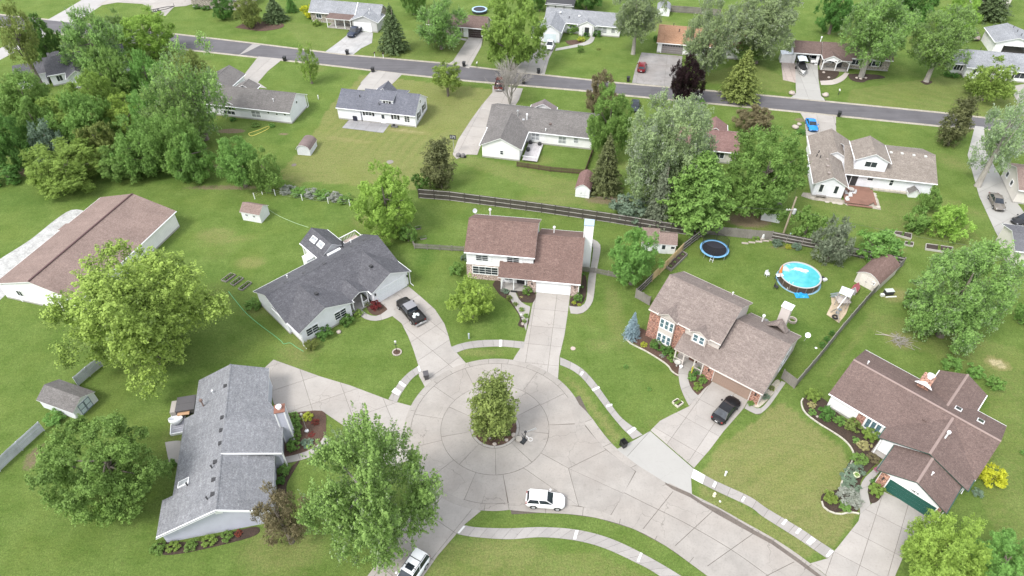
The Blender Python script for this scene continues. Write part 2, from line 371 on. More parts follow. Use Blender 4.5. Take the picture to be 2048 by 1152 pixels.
# ================================================================ GROUND
CX, CY = -2.05, 48.85          # centre of the cul-de-sac
CONC = concrete('weathered_concrete', (0.335, 0.318, 0.300))
CONC_N = concrete('pale_new_concrete', (0.34, 0.334, 0.318), 0.25)
CONC_R = concrete('street_concrete', (0.322, 0.301, 0.278), 1.0)
CONC_D = concrete('drive_concrete', (0.352, 0.330, 0.308), 0.75)
WALKC = concrete('walk_concrete', (0.315, 0.30, 0.288), 0.7)
PATCH = concrete('white_patch_concrete', (0.62, 0.62, 0.61), 0.15)
JOINT = plain('joint_dirt', (0.10, 0.085, 0.07), 1.0, 0.0, .3)
def lawn_material():
    b = NB('lawn_grass'); p = b.pos()
    at = b.n('ShaderNodeAttribute', attribute_name='dry').outputs['Fac']; dk = b.n('ShaderNodeAttribute', attribute_name='lush').outputs['Fac']; so = b.n('ShaderNodeAttribute', attribute_name='soil').outputs['Fac']
    n0 = b.noise(p, 0.05, 3); n1 = b.noise(p, 0.28, 5, .6); n2 = b.noise(p, 1.7, 5, .7); n3 = b.noise(p, 9, 4, .7); n4 = b.noise(p, 34, 2, .6)
    c = b.mix(b.ramp(n1, .36, .64), (0.095, 0.150, 0.032), (0.140, 0.198, 0.052))
    c = b.mix(b.math('MULTIPLY', b.ramp(n2, .40, .68), .5), c, (0.064, 0.110, 0.021))
    # dry: thresholded by fine noise so edges are ragged
    d = b.ramp(b.math('ADD', at, b.math('MULTIPLY', b.math('SUBTRACT', n2, .5), .9)), .05, .75)
    c = b.mix(b.math('MULTIPLY', d, .9), c, (0.222, 0.210, 0.088))
    d2 = b.ramp(b.math('ADD', at, b.math('MULTIPLY', b.math('SUBTRACT', n3, .5), .9)), 1.0, 1.6)
    c = b.mix(d2, c, (0.42, 0.36, 0.22))
    l = b.ramp(b.math('ADD', dk, b.math('MULTIPLY', b.math('SUBTRACT', n2, .5), .8)), .2, 1.0)
    c = b.mix(b.math('MULTIPLY', l, .75), c, (0.048, 0.105, 0.018))
    s = b.ramp(b.math('ADD', so, b.math('MULTIPLY', b.math('SUBTRACT', n2, .5), .9)), .45, .75)
    c = b.mix(s, c, b.mix(n3, (0.13, 0.10, 0.065), (0.24, 0.19, 0.13)))
    n5 = b.noise(p, 2.3, 7, .8)
    c = b.mix(b.math('MULTIPLY', b.ramp(n5, .53, .68), .55), c, (0.050, 0.095, 0.018))
    c = b.mix(b.math('MULTIPLY', b.ramp(b.noise(p, 3.1, 6, .8), .54, .72), .5), c, (0.21, 0.235, 0.070))
    c = b.mix(b.math('MULTIPLY', b.ramp(b.noise(p, .13, 4, .6), .48, .66), .28), c, (0.155, 0.190, 0.046))
    wv = b.n('ShaderNodeMapping'); wv.inputs['Scale'].default_value = (.35, 1.7, 1); wv.inputs['Rotation'].default_value = (0, 0, .5); b.l(p, wv.inputs['Vector'])
    c = b.mix(b.math('MULTIPLY', b.ramp(b.noise(wv.outputs[0], 1.0, 5, .7), .5, .7), .28), c, (0.055, 0.11, 0.016))
    v = b.math('ADD', b.math('MULTIPLY', b.ramp(n3, .34, .66), .50), b.math('MULTIPLY', b.ramp(n4, .3, .7), .40))
    n6 = b.noise(p, 4.4, 3, .7); v = b.math('ADD', v, b.math('MULTIPLY', b.ramp(n6, .36, .64), .34))
    v = b.math('ADD', v, .42)
    hv = b.n('ShaderNodeHueSaturation'); b.l(c, hv.inputs['Color']); b.l(v, hv.inputs['Value'])
    b.l(hv.outputs[0], b.bsdf.inputs['Base Color']); b.set(b.bsdf, Roughness=1.0); b.bsdf.inputs['Specular IOR Level'].default_value = .1
    b.bump(b.math('ADD', n3, b.math('MULTIPLY', n4, .6)), .9, .09)
    return b.m
GRASS = lawn_material()
def ell(X, Y, x, y, rx, ry, ang=0.0, soft=0.6):
    a = math.radians(ang); dx, dy = X - x, Y - y; u = (dx * math.cos(a) + dy * math.sin(a)) / rx; v = (-dx * math.sin(a) + dy * math.cos(a)) / ry
    return np.clip((1.25 - np.sqrt(u * u + v * v)) / soft, 0, 1)
def inpoly(X, Y, poly):
    ins = np.zeros(X.shape, bool); n = len(poly)
    for i in range(n):
        x1, y1 = poly[i]; x2, y2 = poly[(i + 1) % n]
        if y1 == y2: continue
        m = ((y1 > Y) != (y2 > Y)) & (X < (x2 - x1) * (Y - y1) / (y2 - y1) + x1); ins ^= m
    return ins
def build_ground():
    xs = np.concatenate([[-2600, -700, -260], np.arange(-165, 165.1, 0.6), [260, 700, 2600]])
    ys = np.concatenate([[-900, -200, -20], np.arange(24, 215.1, 0.6), [300, 700, 3200]])
    X, Y = np.meshgrid(xs, ys); ny, nx = X.shape
    dry = np.zeros(X.shape); lush = np.zeros(X.shape); soil = np.zeros(X.shape)
    def E(arr, px, py, rpx, rpy, val, ang=0, soft=.6):
        x, y = G(px, py); s = scale_at(py); arr[:] = np.maximum(arr, val * ell(X, Y, x, y, rpx / s, rpy / s / .72, ang, soft))
    def Pg(arr, pts, val): arr[inpoly(X, Y, GP(pts))] = np.maximum(arr[inpoly(X, Y, GP(pts))], val)
    # dry / mown yards
    Pg(dry, [(730, 150), (1000, 180), (930, 300), (840, 380), (560, 360), (620, 280), (660, 210)], .50)
    Pg(dry, [(560, 345), (640, 255), (720, 150), (760, 150), (640, 300), (600, 380)], .42)
    Pg(dry, [(1500, 850), (1560, 800), (1690, 900), (1720, 1010), (1700, 1060), (1655, 1100), (1400, 950), (1440, 890)], .55)
    Pg(dry, [(1400, 965), (1440, 985), (1640, 1100), (1610, 1120), (1400, 1000)], .45)
    Pg(dry, [(1125, 745), (1165, 775), (1240, 870), (1230, 890), (1185, 830), (1150, 780)], .45)
    Pg(dry, [(870, 1080), (1000, 1090), (1200, 1110), (1300, 1152), (1250, 1200), (840, 1200)], .30)
    Pg(dry, [(700, 60), (560, 40), (620, 110), (980, 130), (1010, 90), (1000, 60)], .18)
    Pg(dry, [(1690, 215), (2048, 250), (2048, 200), (1900, 150), (1700, 180)], .28)
    Pg(dry, [(1380, 160), (1590, 190), (1580, 160), (1500, 120)], .25)
    Pg(dry, [(900, 320), (1190, 420), (1180, 370), (940, 310)], .30)
    Pg(dry, [(1650, 760), (1740, 620), (2048, 700), (2048, 1152), (1960, 1000), (1980, 760), (1740, 660)], .22)
    Pg(dry, [(1600, 400), (1900, 520), (1960, 480), (1920, 400), (1700, 400)], .22)
    for q in [(815, 262, 55, 7, 1.15, -12), (700, 280, 60, 5, .95, -12), (1995, 727, 22, 11, 1.6, -30), (1790, 590, 30, 14, .8, 20), (1800, 680, 28, 20, .6, 0), (430, 470, 40, 18, .42, 0), (500, 525, 30, 14, .55, 0), (860, 640, 8, 40, 1.0, 20),
              (520, 620, 40, 16, .25, 0), (960, 705, 60, 6, .35, 0), (1100, 400, 70, 15, .35, 0), (560, 1100, 90, 40, .35, 0), (1770, 500, 40, 14, .5, 0), (1000, 1110, 100, 30, .4, 0), (150, 560, 0.1, 0.1, 0, 0), (380, 860, 50, 60, .30, 0), (1120, 480, 40, 20, .25, 0), (2010, 980, 30, 70, .25, 0),
              (1230, 630, 20, 70, .3, 0), (1330, 55, 30, 30, .35, 0), (1080, 320, 30, 12, .3, 0), (900, 240, 30, 30, .4, 0)]:
        E(dry, q[0], q[1], q[2], q[3], q[4], q[5])
    for q in [(620, 420, 150, 60, .45), (430, 560, 90, 60, .55), (200, 350, 320, 30, .8), (60, 400, 120, 40, .55), (850, 520, 30, 80, .8), (1000, 640, 60, 30, .55), (1180, 590, 40, 40, .6), (1450, 640, 110, 50, .5), (1520, 560, 140, 60, .3), (150, 700, 140, 60, .35), (330, 760, 120, 60, .5),
              (930, 560, 30, 50, .7), (1600, 660, 50, 60, .7), (1880, 130, 100, 60, .6), (1640, 70, 50, 30, .5), (560, 95, 80, 30, .45), (420, 40, 80, 20, .4), (1010, 100, 60, 40, .7), (850, 100, 60, 40, .5), (520, 750, 70, 30, .5), (560, 270, 50, 50, .45), (1680, 400, 80, 15, .3)]:
        E(lush, q[0], q[1], q[2], q[3], q[4], 0, 1.0)
    # mowing stripes
    for pts, ang, wdt, amp in [([(1100, 100), (1240, 110), (1230, 160), (1090, 150)], 70, 1.1, .22), ([(640, 90), (930, 90), (900, 130), (560, 80)], -12, 1.1, .22), ([(900, 320), (1190, 360), (1180, 430), (900, 380)], -12, 1.1, .25), ([(730, 150), (1000, 180), (840, 380), (560, 360)], 66, 1.0, .3), ([(1500, 850), (1560, 800), (1720, 1010), (1655, 1100), (1400, 950)], 35, 1.0, .22), ([(1690, 190), (2048, 240), (2000, 180), (1800, 170)], -30, 1.2, .25), ([(0, 380), (480, 380), (500, 700), (100, 480)], 40, 1.3, .22), ([(1660, 600), (1760, 600), (1900, 700), (1650, 800)], 45, 1.2, .25)]:
        a = math.radians(ang); m = inpoly(X, Y, GP(pts)); u = -X * math.sin(a) + Y * math.cos(a)
        jit = .5 * np.sin(X * .21 + Y * .13) + .35 * np.sin(X * .07 - Y * .33); st = amp * .55 * np.clip(np.sin((u + jit) * math.pi / wdt) * 1.5, -1, 1) * (.5 + .5 * np.sin(X * .11 + Y * .17 + ang)); lush[m] = np.maximum(lush[m], .12 + np.maximum(st[m], 0)); dry[m] -= .4 * st[m]
    for q in [(280, 335, 330, 14, .75), (60, 345, 60, 12, .9), (450, 375, 120, 10, .7), (1215, 400, 60, 14, .9), (1500, 440, 60, 22, 1.0), (1380, 420, 60, 20, .8), (462, 262, 36, 8, 1.1), (568, 268, 14, 5, .9), (1290, 440, 60, 10, .7), (1180, 385, 20, 12, .8), (1600, 240, 14, 8, .9), (1640, 600, 22, 14, .3), (840, 610, 10, 16, .9), (880, 660, 6, 30, .6), (1800, 685, 26, 18, .55), (1345, 175, 40, 30, .5), (700, 300, 8, 5, .5), (1570, 495, 60, 10, .6),
              (68, 915, 26, 34, .7), (400, 590, 0.1, .1, 0), (1780, 490, 14, 6, .7), (1255, 200, 70, 12, .4), (540, 980, 40, 80, .6), (1600, 430, 30, 10, .5)]:
        E(soil, q[0], q[1], q[2], q[3], q[4], 0, .8)
    rng = np.random.default_rng(3)
    for k in range(70):
        x, y = rng.uniform(-110, 110), rng.uniform(32, 185); dry = np.maximum(dry, rng.uniform(.15, .5) * ell(X, Y, x, y, rng.uniform(1, 5), rng.uniform(1, 4), rng.uniform(0, 180), 1.1))
    v = np.stack([X.ravel(), Y.ravel(), np.zeros(X.size)], 1)
    i = np.arange((ny - 1) * (nx - 1)); r, c = i // (nx - 1), i % (nx - 1); a = r * nx + c
    f = np.stack([a, a + 1, a + nx + 1, a + nx], 1)
    me = bpy.data.meshes.new('ground'); me.vertices.add(len(v)); me.vertices.foreach_set('co', v.ravel()); me.loops.add(f.size); me.loops.foreach_set('vertex_index', f.ravel())
    me.polygons.add(len(f)); me.polygons.foreach_set('loop_start', np.arange(0, f.size, 4)); me.update(calc_edges=True)
    for nm, arr in (('dry', dry), ('lush', lush), ('soil', soil)):
        at = me.attributes.new(nm, 'FLOAT', 'POINT'); at.data.foreach_set('value', arr.ravel().astype(np.float32))
    me.materials.append(GRASS); struct('ground', me)
build_ground()

# ---- asphalt street with gravel shoulders
def asphalt():
    b = NB('worn_asphalt'); p = b.pos(); n = b.noise(p, .25, 5); n2 = b.noise(p, 25, 3); n3 = b.noise(p, 1.1, 5, .7)
    c = b.mix(b.ramp(n, .3, .7), (0.070, 0.066, 0.074), (0.105, 0.10, 0.11)); c = b.mix(b.math('MULTIPLY', b.ramp(n3, .55, .75), .4), c, (0.16, 0.15, 0.15)); c = b.mix(b.math('MULTIPLY', n2, .3), c, (.15, .15, .155))
    mp = b.n('ShaderNodeMapping'); mp.inputs['Rotation'].default_value = (0, 0, R(12.2)); mp.inputs['Scale'].default_value = (.05, 1.3, 1); b.l(p, mp.inputs['Vector'])
    c = b.mix(b.math('MULTIPLY', b.ramp(b.noise(mp.outputs[0], 1.0, 3), .45, .7), .4), c, (.15, .143, .15))
    b.l(c, b.bsdf.inputs['Base Color']); b.set(b.bsdf, Roughness=.9); b.bump(n2, .3, .01); return b.m
ASPH = asphalt(); SHOULD = gravel('gravel_shoulder', (0.30, 0.27, 0.22), (0.42, 0.39, 0.33), 7)
topE = GP([(-260, 3), (130, 44), (348, 69), (500, 87), (683, 110), (890, 128), (1027, 145), (1234, 167), (1547, 194), (1883, 227), (2048, 246), (2400, 290)])
botE = GP([(-260, 20), (130, 68), (363, 97), (483, 110), (683, 132), (807, 147), (933, 160), (1167, 180), (1257, 190), (1417, 205), (1553, 218), (1883, 251), (2048, 270), (2400, 318)])
def strip(name, A, B, z, m, **k):
    n = len(A); mb = MB().add([(p[0], p[1], z) for p in A] + [(p[0], p[1], z) for p in B], [(i + 1, i, n + i, n + i + 1) for i in range(n - 1)])
    me = mb.mesh(name, m)
    if me.polygons[0].normal.z < 0: me.flip_normals()
    return me
def offs(P, d): return [(p[0], p[1] + d) for p in P]
struct('gravel_shoulder', strip('gravel_shoulder', offs(topE, .75), offs(botE, -.75), .006, SHOULD))
struct('asphalt_street', strip('asphalt_street', topE, botE, .016, ASPH))
struct('concrete_crossing', strip('concrete_crossing', GP([(494, 104), (478, 110)][::-1]) , GP([(505, 88), (522, 90)]), .022, concrete('crossing', (.30, .29, .28), .6)))
# old pale road upper left
sheet('side_road', GP([(-260, 170), (0, 97), (80, 48), (130, 20), (180, -10), (235, -10), (150, 46), (110, 62), (60, 88), (0, 120), (-200, 200)]), .011, concrete('pale_road', (.36, .35, .345), .6), kind='structure')
# school-like concrete yard at the top left
def drive(name, poly, cell, ang, mat, z1=.04, pts_px=True, gap=.035):
    poly = GP(poly) if pts_px else poly
    root = sheet(name, poly, .010, JOINT, kind='structure'); paved(root, poly, cell, R(ang), mat, gap, z1); return root
drive('concrete_parking', [(195, 12), (225, -8), (380, -8), (385, 8), (372, 12), (348, 14), (330, 33), (300, 22), (297, 14), (285, 8), (235, 5)], (4.5, 4.5), -12, CONC_D)

# ---- cul-de-sac of concrete slabs
road = struct('cul_de_sac_road', None)
def arc_poly(r0, r1, a0, a1, n=6):
    return [(CX + r0 * math.cos(a0 + (a1 - a0) * i / n), CY + r0 * math.sin(a0 + (a1 - a0) * i / n)) for i in range(n + 1)] + [(CX + r1 * math.cos(a1 - (a1 - a0) * i / n), CY + r1 * math.sin(a1 - (a1 - a0) * i / n)) for i in range(n + 1)]
RI, RM, RG, RC = 2.95, 6.5, 10.1, 10.95
gl_left = [(1016.7, 1011.7), (1080, 1010), (1155, 1013), (1222, 1030), (1293, 1061.3), (1361, 1098), (1440, 1150), (1530, 1215), (1620, 1280)]
gl_right = [(1168, 846.7), (1190, 876), (1213, 900), (1271.7, 943), (1330, 975), (1404, 1011), (1507, 1067), (1560, 1104), (1620, 1148), (1690, 1205), (1760, 1262)]
cb_left = [(957, 1028), (1023, 1028.7), (1083, 1026), (1133, 1028), (1193, 1036), (1267, 1058), (1333, 1093), (1382, 1128), (1440, 1171), (1510, 1225), (1600, 1292)]
cb_right = [(1160, 791), (1176.7, 827), (1203, 863), (1233, 897), (1280, 930), (1333, 963), (1387, 990), (1433, 1013), (1493, 1047), (1547, 1077), (1590, 1105), (1641, 1143), (1705, 1195), (1775, 1250)]
base_poly = [(CX + 10.7 * math.cos(a), CY + 10.7 * math.sin(a)) for a in np.linspace(0, 2 * math.pi, 60)[:-1]]
sheet('road_bed', base_poly, .010, JOINT, road)
sheet('road_bed', GP([(990, 858)] + cb_left[1:][:10] + cb_right[::-1]), .0065, JOINT, road)
def ang_of(px, py): x, y = G(px, py); return math.atan2(y - CY, x - CX)
def seg(n0, n1, r0, r1, k, name='slab', g=.036, z1=.04, off=0.0):
    for i in range(k):
        a0 = n0 + (n1 - n0) * i / k; a1 = n0 + (n1 - n0) * (i + 1) / k; rm = (r0 + r1) / 2
        slab_obj(arc_poly(r0 + g / 2, r1 - g / 2, a0 + g / 2 / rm, a1 - g / 2 / rm), road, CONC_R, z1=z1, name=name)
A_R = ang_of(1168, 846.7); A_L = ang_of(1016.7, 1011.7) + 2 * math.pi   # mouth between A_L .. A_R+2pi
seg(R(-8), R(352), RI, RM, 9, z1=.042)
seg(A_R, A_L, RM, RG, 10)
seg(ang_of(1151, 793), A_L, RG, RC, 18, 'gutter_slab', z1=.048)
# mouth slabs
P = lambda x, y: G(x, y)
mA = A_L - 2 * math.pi
def arc_pts(a0, a1, r, n=5): return [(CX + r * math.cos(a0 + (a1 - a0) * i / n), CY + r * math.sin(a0 + (a1 - a0) * i / n)) for i in range(n + 1)]
am = [mA, ang_of(1046, 935), ang_of(1090, 911), ang_of(1094, 878), A_R]
Cm = P(1137, 937)
MS = dict(shrink=.03)
K1, K2, K3, K4 = P(1157, 1012), P(1222, 1030), P(1247.5, 987.5), P(1271, 943)
slab_obj(arc_pts(am[0], am[1], RM) + [K1, P(1080, 1010), P(1018, 1011.5)], road, CONC_R, z1=.04, **MS)
slab_obj(arc_pts(am[1], am[2], RM) + [Cm, K1], road, CONC_R, z1=.041, **MS)
slab_obj(arc_pts(am[2], am[4], RM, 8) + [P(1167, 848), P(1190, 876), P(1212, 900), Cm], road, CONC_R, z1=.039, **MS)
slab_obj([Cm, P(1212, 900), K4, K3], road, CONC_R, z1=.041, **MS)
slab_obj([Cm, K3, K2, K1], road, CONC_R, z1=.040, **MS)
L0 = GP([p for p in gl_left if p[0] >= 1222]); R0 = GP([p for p in gl_right if p[0] >= 1271])
ribbon(road, L0, R0, 4.3, CONC_R, 2, z1=.04, gap=.055)
slab_obj(arc_poly(RG - .45, RC - .03, A_R - .03, ang_of(1151, 793) + .02), road, CONC_R, z1=.034, name='gutter_slab')
ribbon(road, [(CX + RC * math.cos(A_L), CY + RC * math.sin(A_L))] + GP(cb_left[2:]), [(CX + RG * math.cos(A_L), CY + RG * math.sin(A_L))] + GP(gl_left[1:]), 4.0, CONC_R, 1, name='gutter_slab', z1=.048, gap=.045)
ribbon(road, arc_pts(ang_of(1151, 793), A_R, RG, 4)[:-1] + GP(gl_right), arc_pts(ang_of(1151, 793), A_R + .12, RC, 3)[:3] + GP(cb_right[1:]), 4.0, CONC_R, 1, name='gutter_slab', z1=.048, gap=.045)
# island ring and mulch
for i in range(12):
    a0, a1 = 2 * math.pi * i / 12, 2 * math.pi * (i + 1) / 12 - .012
    slab_obj(arc_poly(2.62, 2.92, a0, a1), road, CONC, z1=.07, name='edge_slab')
MULCH = gravel('bark_mulch', (0.070, 0.042, 0.030), (0.125, 0.075, 0.055), 14)
MULCHD = gravel('dark_mulch', (0.035, 0.024, 0.018), (0.075, 0.05, 0.036), 14)
def bed(name, poly, mat, px=True, z=.05, label=None):
    poly = GP(poly) if px else poly; poly = [tuple(p) for p in smooth_line(list(poly) + [poly[0]], 4)][:-1]
    o = MB().prism(poly, 0.0, z).build(name, mat); o['kind'] = 'structure'; return o
bed('mulch_bed', [(CX + 2.6 * math.cos(a), CY + 2.6 * math.sin(a)) for a in np.linspace(0, 2 * math.pi, 17)[:-1]], MULCH, px=False, z=.09)

# ---- driveways, aprons
drive('pickup_driveway', [(749, 603.5), (783, 631), (803, 646.7), (816, 672), (826, 697), (836.7, 731), (838, 752), (852, 778), (869, 763), (893, 746), (914, 736), (935, 730), (917, 710), (902, 692), (897, 672), (889, 648), (870, 619), (842, 594), (817, 573)], (3.3, 3.3), 44, CONC_D)
drive('centre_driveway', [(1073, 585), (1064, 612), (1058, 645), (1048, 686), (1030, 713), (1024, 724), (1050, 729), (1083, 739), (1116, 757), (1118, 728), (1119, 713), (1129, 670), (1135, 630), (1140, 591)], (3.0, 3.4), -7.6, CONC_D)
drive('tan_house_driveway', [(1424, 763), (1409, 777), (1395, 792), (1378, 813), (1343, 830), (1320, 842), (1301, 861), (1388, 936), (1420, 899), (1447, 863), (1469, 838), (1488, 816), (1496, 801)], (3.1, 3.6), -37.8, CONC_D)
drive('new_concrete_apron', [(1300, 862.5), (1268, 881), (1233, 899), (1277, 932), (1330, 965), (1384, 992), (1382, 957), (1387, 938)], (9, 9), 48, CONC_N, z1=.05)
drive('ranch_driveway', [(1767, 983), (1741, 1010), (1720, 1028), (1717, 1042), (1674, 1096), (1655, 1117), (1620, 1127), (1640, 1141), (1700, 1190), (1740, 1225), (1790, 1152), (1812, 1100), (1875, 1036)], (2.6, 3.4), -34.5, CONC_D)
drive('left_driveway', [(528, 737), (547, 719.5), (640, 753), (700, 771), (777, 800), (822, 812), (817, 850), (824, 890), (832, 915), (780, 935), (700, 860), (645, 823), (570, 826), (548, 808)], (4.2, 4.2), 25, CONC_D)
drive('lower_driveway', [(897, 979), (932, 1000), (962, 1022), (927, 1051), (913, 1068), (875, 1112), (847, 1152), (815, 1200), (700, 1200), (735, 1152), (790, 1080), (830, 1010), (860, 985)], (3.6, 3.6), 55, CONC_D)
# far driveways
drive('far_driveway', [(712, 63), (746, 65), (744, 86), (722, 97), (706, 110), (650, 104), (676, 85), (695, 70)], (4, 4), -12, concrete('cracked_grey', (.40, .40, .40), 1.3))
drive('far_driveway', [(938, 73), (966, 76), (962, 94), (938, 137), (898, 127), (906, 122)], (3.5, 3.5), -12, CONC)
drive('far_driveway', [(1078, 83), (1085, 86), (1112, 90), (1098, 118), (1089, 150), (1023, 144), (1040, 128), (1060, 110)], (3.5, 3.5), -12, CONC)
drive('far_driveway', [(1283, 105), (1365, 112), (1362, 140), (1345, 174), (1264, 166), (1270, 140)], (6, 6), -12, concrete('old_grey', (.30, .29, .285), 1.6))
drive('far_driveway', [(1590, 125), (1635, 128), (1637, 160), (1642, 192), (1653, 202), (1581, 196), (1592, 186)], (3.2, 3.4), -8, CONC_N)
drive('paver_pad', [(1562, 124), (1590, 125), (1592, 166), (1566, 160)], (1.5, 1.5), -8, concrete('pink_pavers', (.42, .36, .33), .8))
drive('far_driveway', [(1600, 225), (1672, 233), (1672, 262), (1688, 285), (1680, 330), (1614, 290), (1612, 268), (1609, 240)], (3.2, 3.2), -12, CONC_D)
drive('far_driveway', [(985, 171), (1046, 177), (1038, 200), (1028, 215), (1010, 236), (975, 262), (958, 300), (955, 310), (934, 309), (928, 313), (913, 318), (905, 309), (916, 280), (942, 240), (963, 211), (985, 185)], (3.6, 3.6), -12, CONC_D)
drive('far_driveway', [(744, 141), (806, 147), (783, 170), (762, 180), (714, 180), (722, 165)], (3.3, 3.3), -12, CONC)
drive('far_driveway', [(517, 113), (566, 118), (536, 142), (516, 165), (534, 177), (490, 172), (488, 150)], (3.3, 3.3), -12, CONC)
drive('long_driveway', [(1950, 252), (1968, 254), (1970, 300), (1990, 335), (2022, 390), (2048, 425), (2100, 500), (2100, 560), (2048, 535), (2016, 510), (1990, 462), (1958, 392), (1935, 310)], (3.6, 3.6), -60, CONC_N)
drive('far_driveway', [(2018, 174), (2048, 168), (2070, 180), (2070, 245), (2048, 243), (2042, 215)], (3.6, 3.6), -12, CONC)
sheet('gravel_pad', [tuple(p) for p in smooth_line(GP([(-80, 640), (-60, 560), (0, 518), (60, 480), (110, 440), (143, 420), (170, 423), (175, 440), (100, 500), (40, 560), (0, 600), (-80, 660)]), 3)], .012, gravel('limestone_gravel', (.33, .33, .32), (.47, .47, .46), 5), kind='structure')
patio = struct('stone_patio', None)
sheet('joint_bed', GP([(684, 256), (700, 236), (780, 248), (766, 266)]), .008, JOINT, patio)
paved(patio, GP([(684, 256), (700, 238), (780, 248), (766, 266)]), (2.4, 2.2), R(-12), concrete('grey_patio', (.30, .30, .31), 1.5), z1=.03)

# ---- sidewalks
def walk(name, outer, inner, step=1.45, mat=None, white=(), z1=.055):
    root = struct(name, None); o, i = GP(outer), GP(inner)
    L = smooth_line(o); Rr = smooth_line(i); sheet('joint_bed', [tuple(p) for p in L] + [tuple(p) for p in Rr[::-1]], .0085, JOINT, root)
    ribbon(root, o, i, step, mat or WALKC, 1, gap=.03, z1=z1, mats=(lambda k, n: PATCH if k in white else (mat or WALKC)))
    return root
wa = walk('sidewalk', [(901.7, 695), (920, 688), (953, 681.7), (1000, 680), (1050, 684)], [(911, 706.7), (933, 698.5), (967, 694.5), (1007, 693.5), (1047, 697.5)], 1.5)
wb = walk('sidewalk', [(838, 731.7), (818, 745), (800, 763), (785, 785), (777, 799)], [(842, 744), (825, 757), (813, 772), (801, 790), (794, 805)], 1.1)
wc = walk('sidewalk', [(1120, 715), (1143, 725), (1166.7, 740), (1190, 765), (1213, 796.7), (1240, 833), (1266.7, 855), (1285, 870)], [(1120, 730), (1143, 740), (1163, 755), (1186.7, 783), (1216.7, 823), (1243, 855), (1256, 868), (1266, 879)], 1.5, white=(13,))
wd = walk('sidewalk', [(1387, 938), (1433, 963), (1500, 994), (1533, 1016.7), (1600, 1056.7), (1640, 1083.7), (1670, 1103)], [(1382, 956), (1430, 981), (1500, 1014), (1525, 1033), (1590, 1074), (1630, 1101), (1654, 1117)], 1.5, white=(0,))
we = walk('sidewalk', [(927, 1050), (953, 1055), (1017, 1057), (1083, 1054.7), (1153, 1059.7), (1217, 1076), (1280, 1104.7), (1358, 1149.7), (1430, 1200)], [(914, 1068), (947, 1074), (1017, 1078.7), (1083, 1074.7), (1150, 1081), (1207, 1096), (1267, 1123), (1313, 1148), (1385, 1200)], 1.25)
# bright replaced strips in the walks (flush, a few mm proud)
def patchstrip(root, px):
    slab_obj(GP(px), root, PATCH, z0=.03, z1=.066, name='patch_strip')
for px in ([(999, 680), (1004, 680), (1003, 694), (998, 694)],): patchstrip(wa, px)
for px in ([(838, 731), (842, 743), (838, 744), (835, 734)], [(800, 762), (813, 771), (808, 775), (797, 767)], [(790, 776), (802, 784), (797, 792), (783, 784)]): patchstrip(wb, px)
for px in ([(1159, 749), (1164, 743), (1168, 745), (1163, 752)], [(1183, 779), (1198, 773), (1200, 776), (1186, 783)], [(1212, 811), (1224, 808), (1225, 811), (1213, 815)], [(1254, 864), (1268, 854), (1273, 858), (1259, 869)]): patchstrip(wc, px)
for px in ([(1429, 963), (1434, 966), (1429, 976), (1424, 973)], [(1487, 993), (1491, 995), (1486, 1004), (1481, 1002)], [(1571, 1038), (1575, 1041), (1567, 1051), (1562, 1048)], [(1598, 1056), (1603, 1059), (1595, 1069), (1590, 1066)], [(1622, 1073), (1632, 1080), (1620, 1091), (1612, 1085)], [(1660, 1100), (1667, 1103), (1656, 1115), (1651, 1112)]): patchstrip(wd, px)
for px in ([(1151, 1061), (1157, 1061), (1152, 1079), (1146, 1079)], [(1281, 1105), (1285, 1107), (1278, 1125), (1273, 1123)], [(927, 1052), (931, 1053), (919, 1067), (915, 1066)]): patchstrip(we, px)
walk('front_walk', [(1061, 614), (1046, 607), (1036, 596), (1030, 583), (1021, 580)], [(1052, 662), (1044, 640), (1035, 622), (1024, 605), (1017, 590)], 3.0, CONC)
walk('side_walk', [(1185, 478), (1198, 486), (1201, 500), (1193, 545), (1188, 590), (1184, 606), (1174, 620), (1160, 628), (1141, 627)], [(1172, 478), (1184, 490), (1186, 502), (1182, 530), (1176, 560), (1174, 590), (1170, 606), (1160, 614), (1138, 612)], 2.6, CONC)
walk('front_walk', [(1372, 722), (1358, 736), (1357, 752), (1361, 775), (1369, 795), (1378, 812)], [(1392, 736), (1378, 742), (1376, 756), (1380, 772), (1388, 784), (1397, 792)], 2.4, CONC)
walk('side_walk', [(1571, 766), (1553, 792), (1540, 810), (1527, 823), (1514, 829), (1489, 817)], [(1563, 762), (1548, 786), (1535, 803), (1525, 814), (1515, 818), (1494, 806)], 2.2, CONC)
walk('front_walk', [(1770, 914), (1752, 935), (1735, 950), (1725, 962), (1719, 980), (1719, 1008), (1720, 1028)], [(1778, 922), (1758, 945), (1746, 958), (1738, 970), (1735, 982), (1738, 998), (1741, 1010)], 2.4, CONC)
walk('front_walk', [(716, 612), (735, 629), (755, 632), (772, 622), (784, 612)], [(712, 622), (728, 637), (752, 642), (776, 636), (793, 628)], 2.2, CONC)
walk('front_walk', [(562, 916), (590, 910), (615, 902), (636, 890), (650, 870)], [(562, 928), (592, 923), (622, 914), (646, 902), (664, 880)], 2.2, CONC)
walk('front_walk', [(1183, 72), (1172, 83), (1148, 90), (1112, 97)], [(1190, 74), (1182, 87), (1150, 95), (1110, 102)], 3, CONC_N)
walk('front_walk', [(1640, 162), (1665, 160), (1682, 152), (1690, 145)], [(1642, 170), (1668, 169), (1688, 160), (1698, 147)], 3, concrete('pink_walk', (.44, .40, .37), .5))
walk('front_walk', [(898, 75), (915, 78), (932, 82)], [(898, 72), (916, 75), (934, 78)], 3, CONC)
walk('back_pad', [(330, 885), (350, 882), (362, 882)], [(338, 926), (350, 927), (360, 928)], 3, CONC)
walk('lawn_edging', [(1330, 118), (1335, 118)], [(1330, 117), (1335, 117)], 3, CONC) if False else None
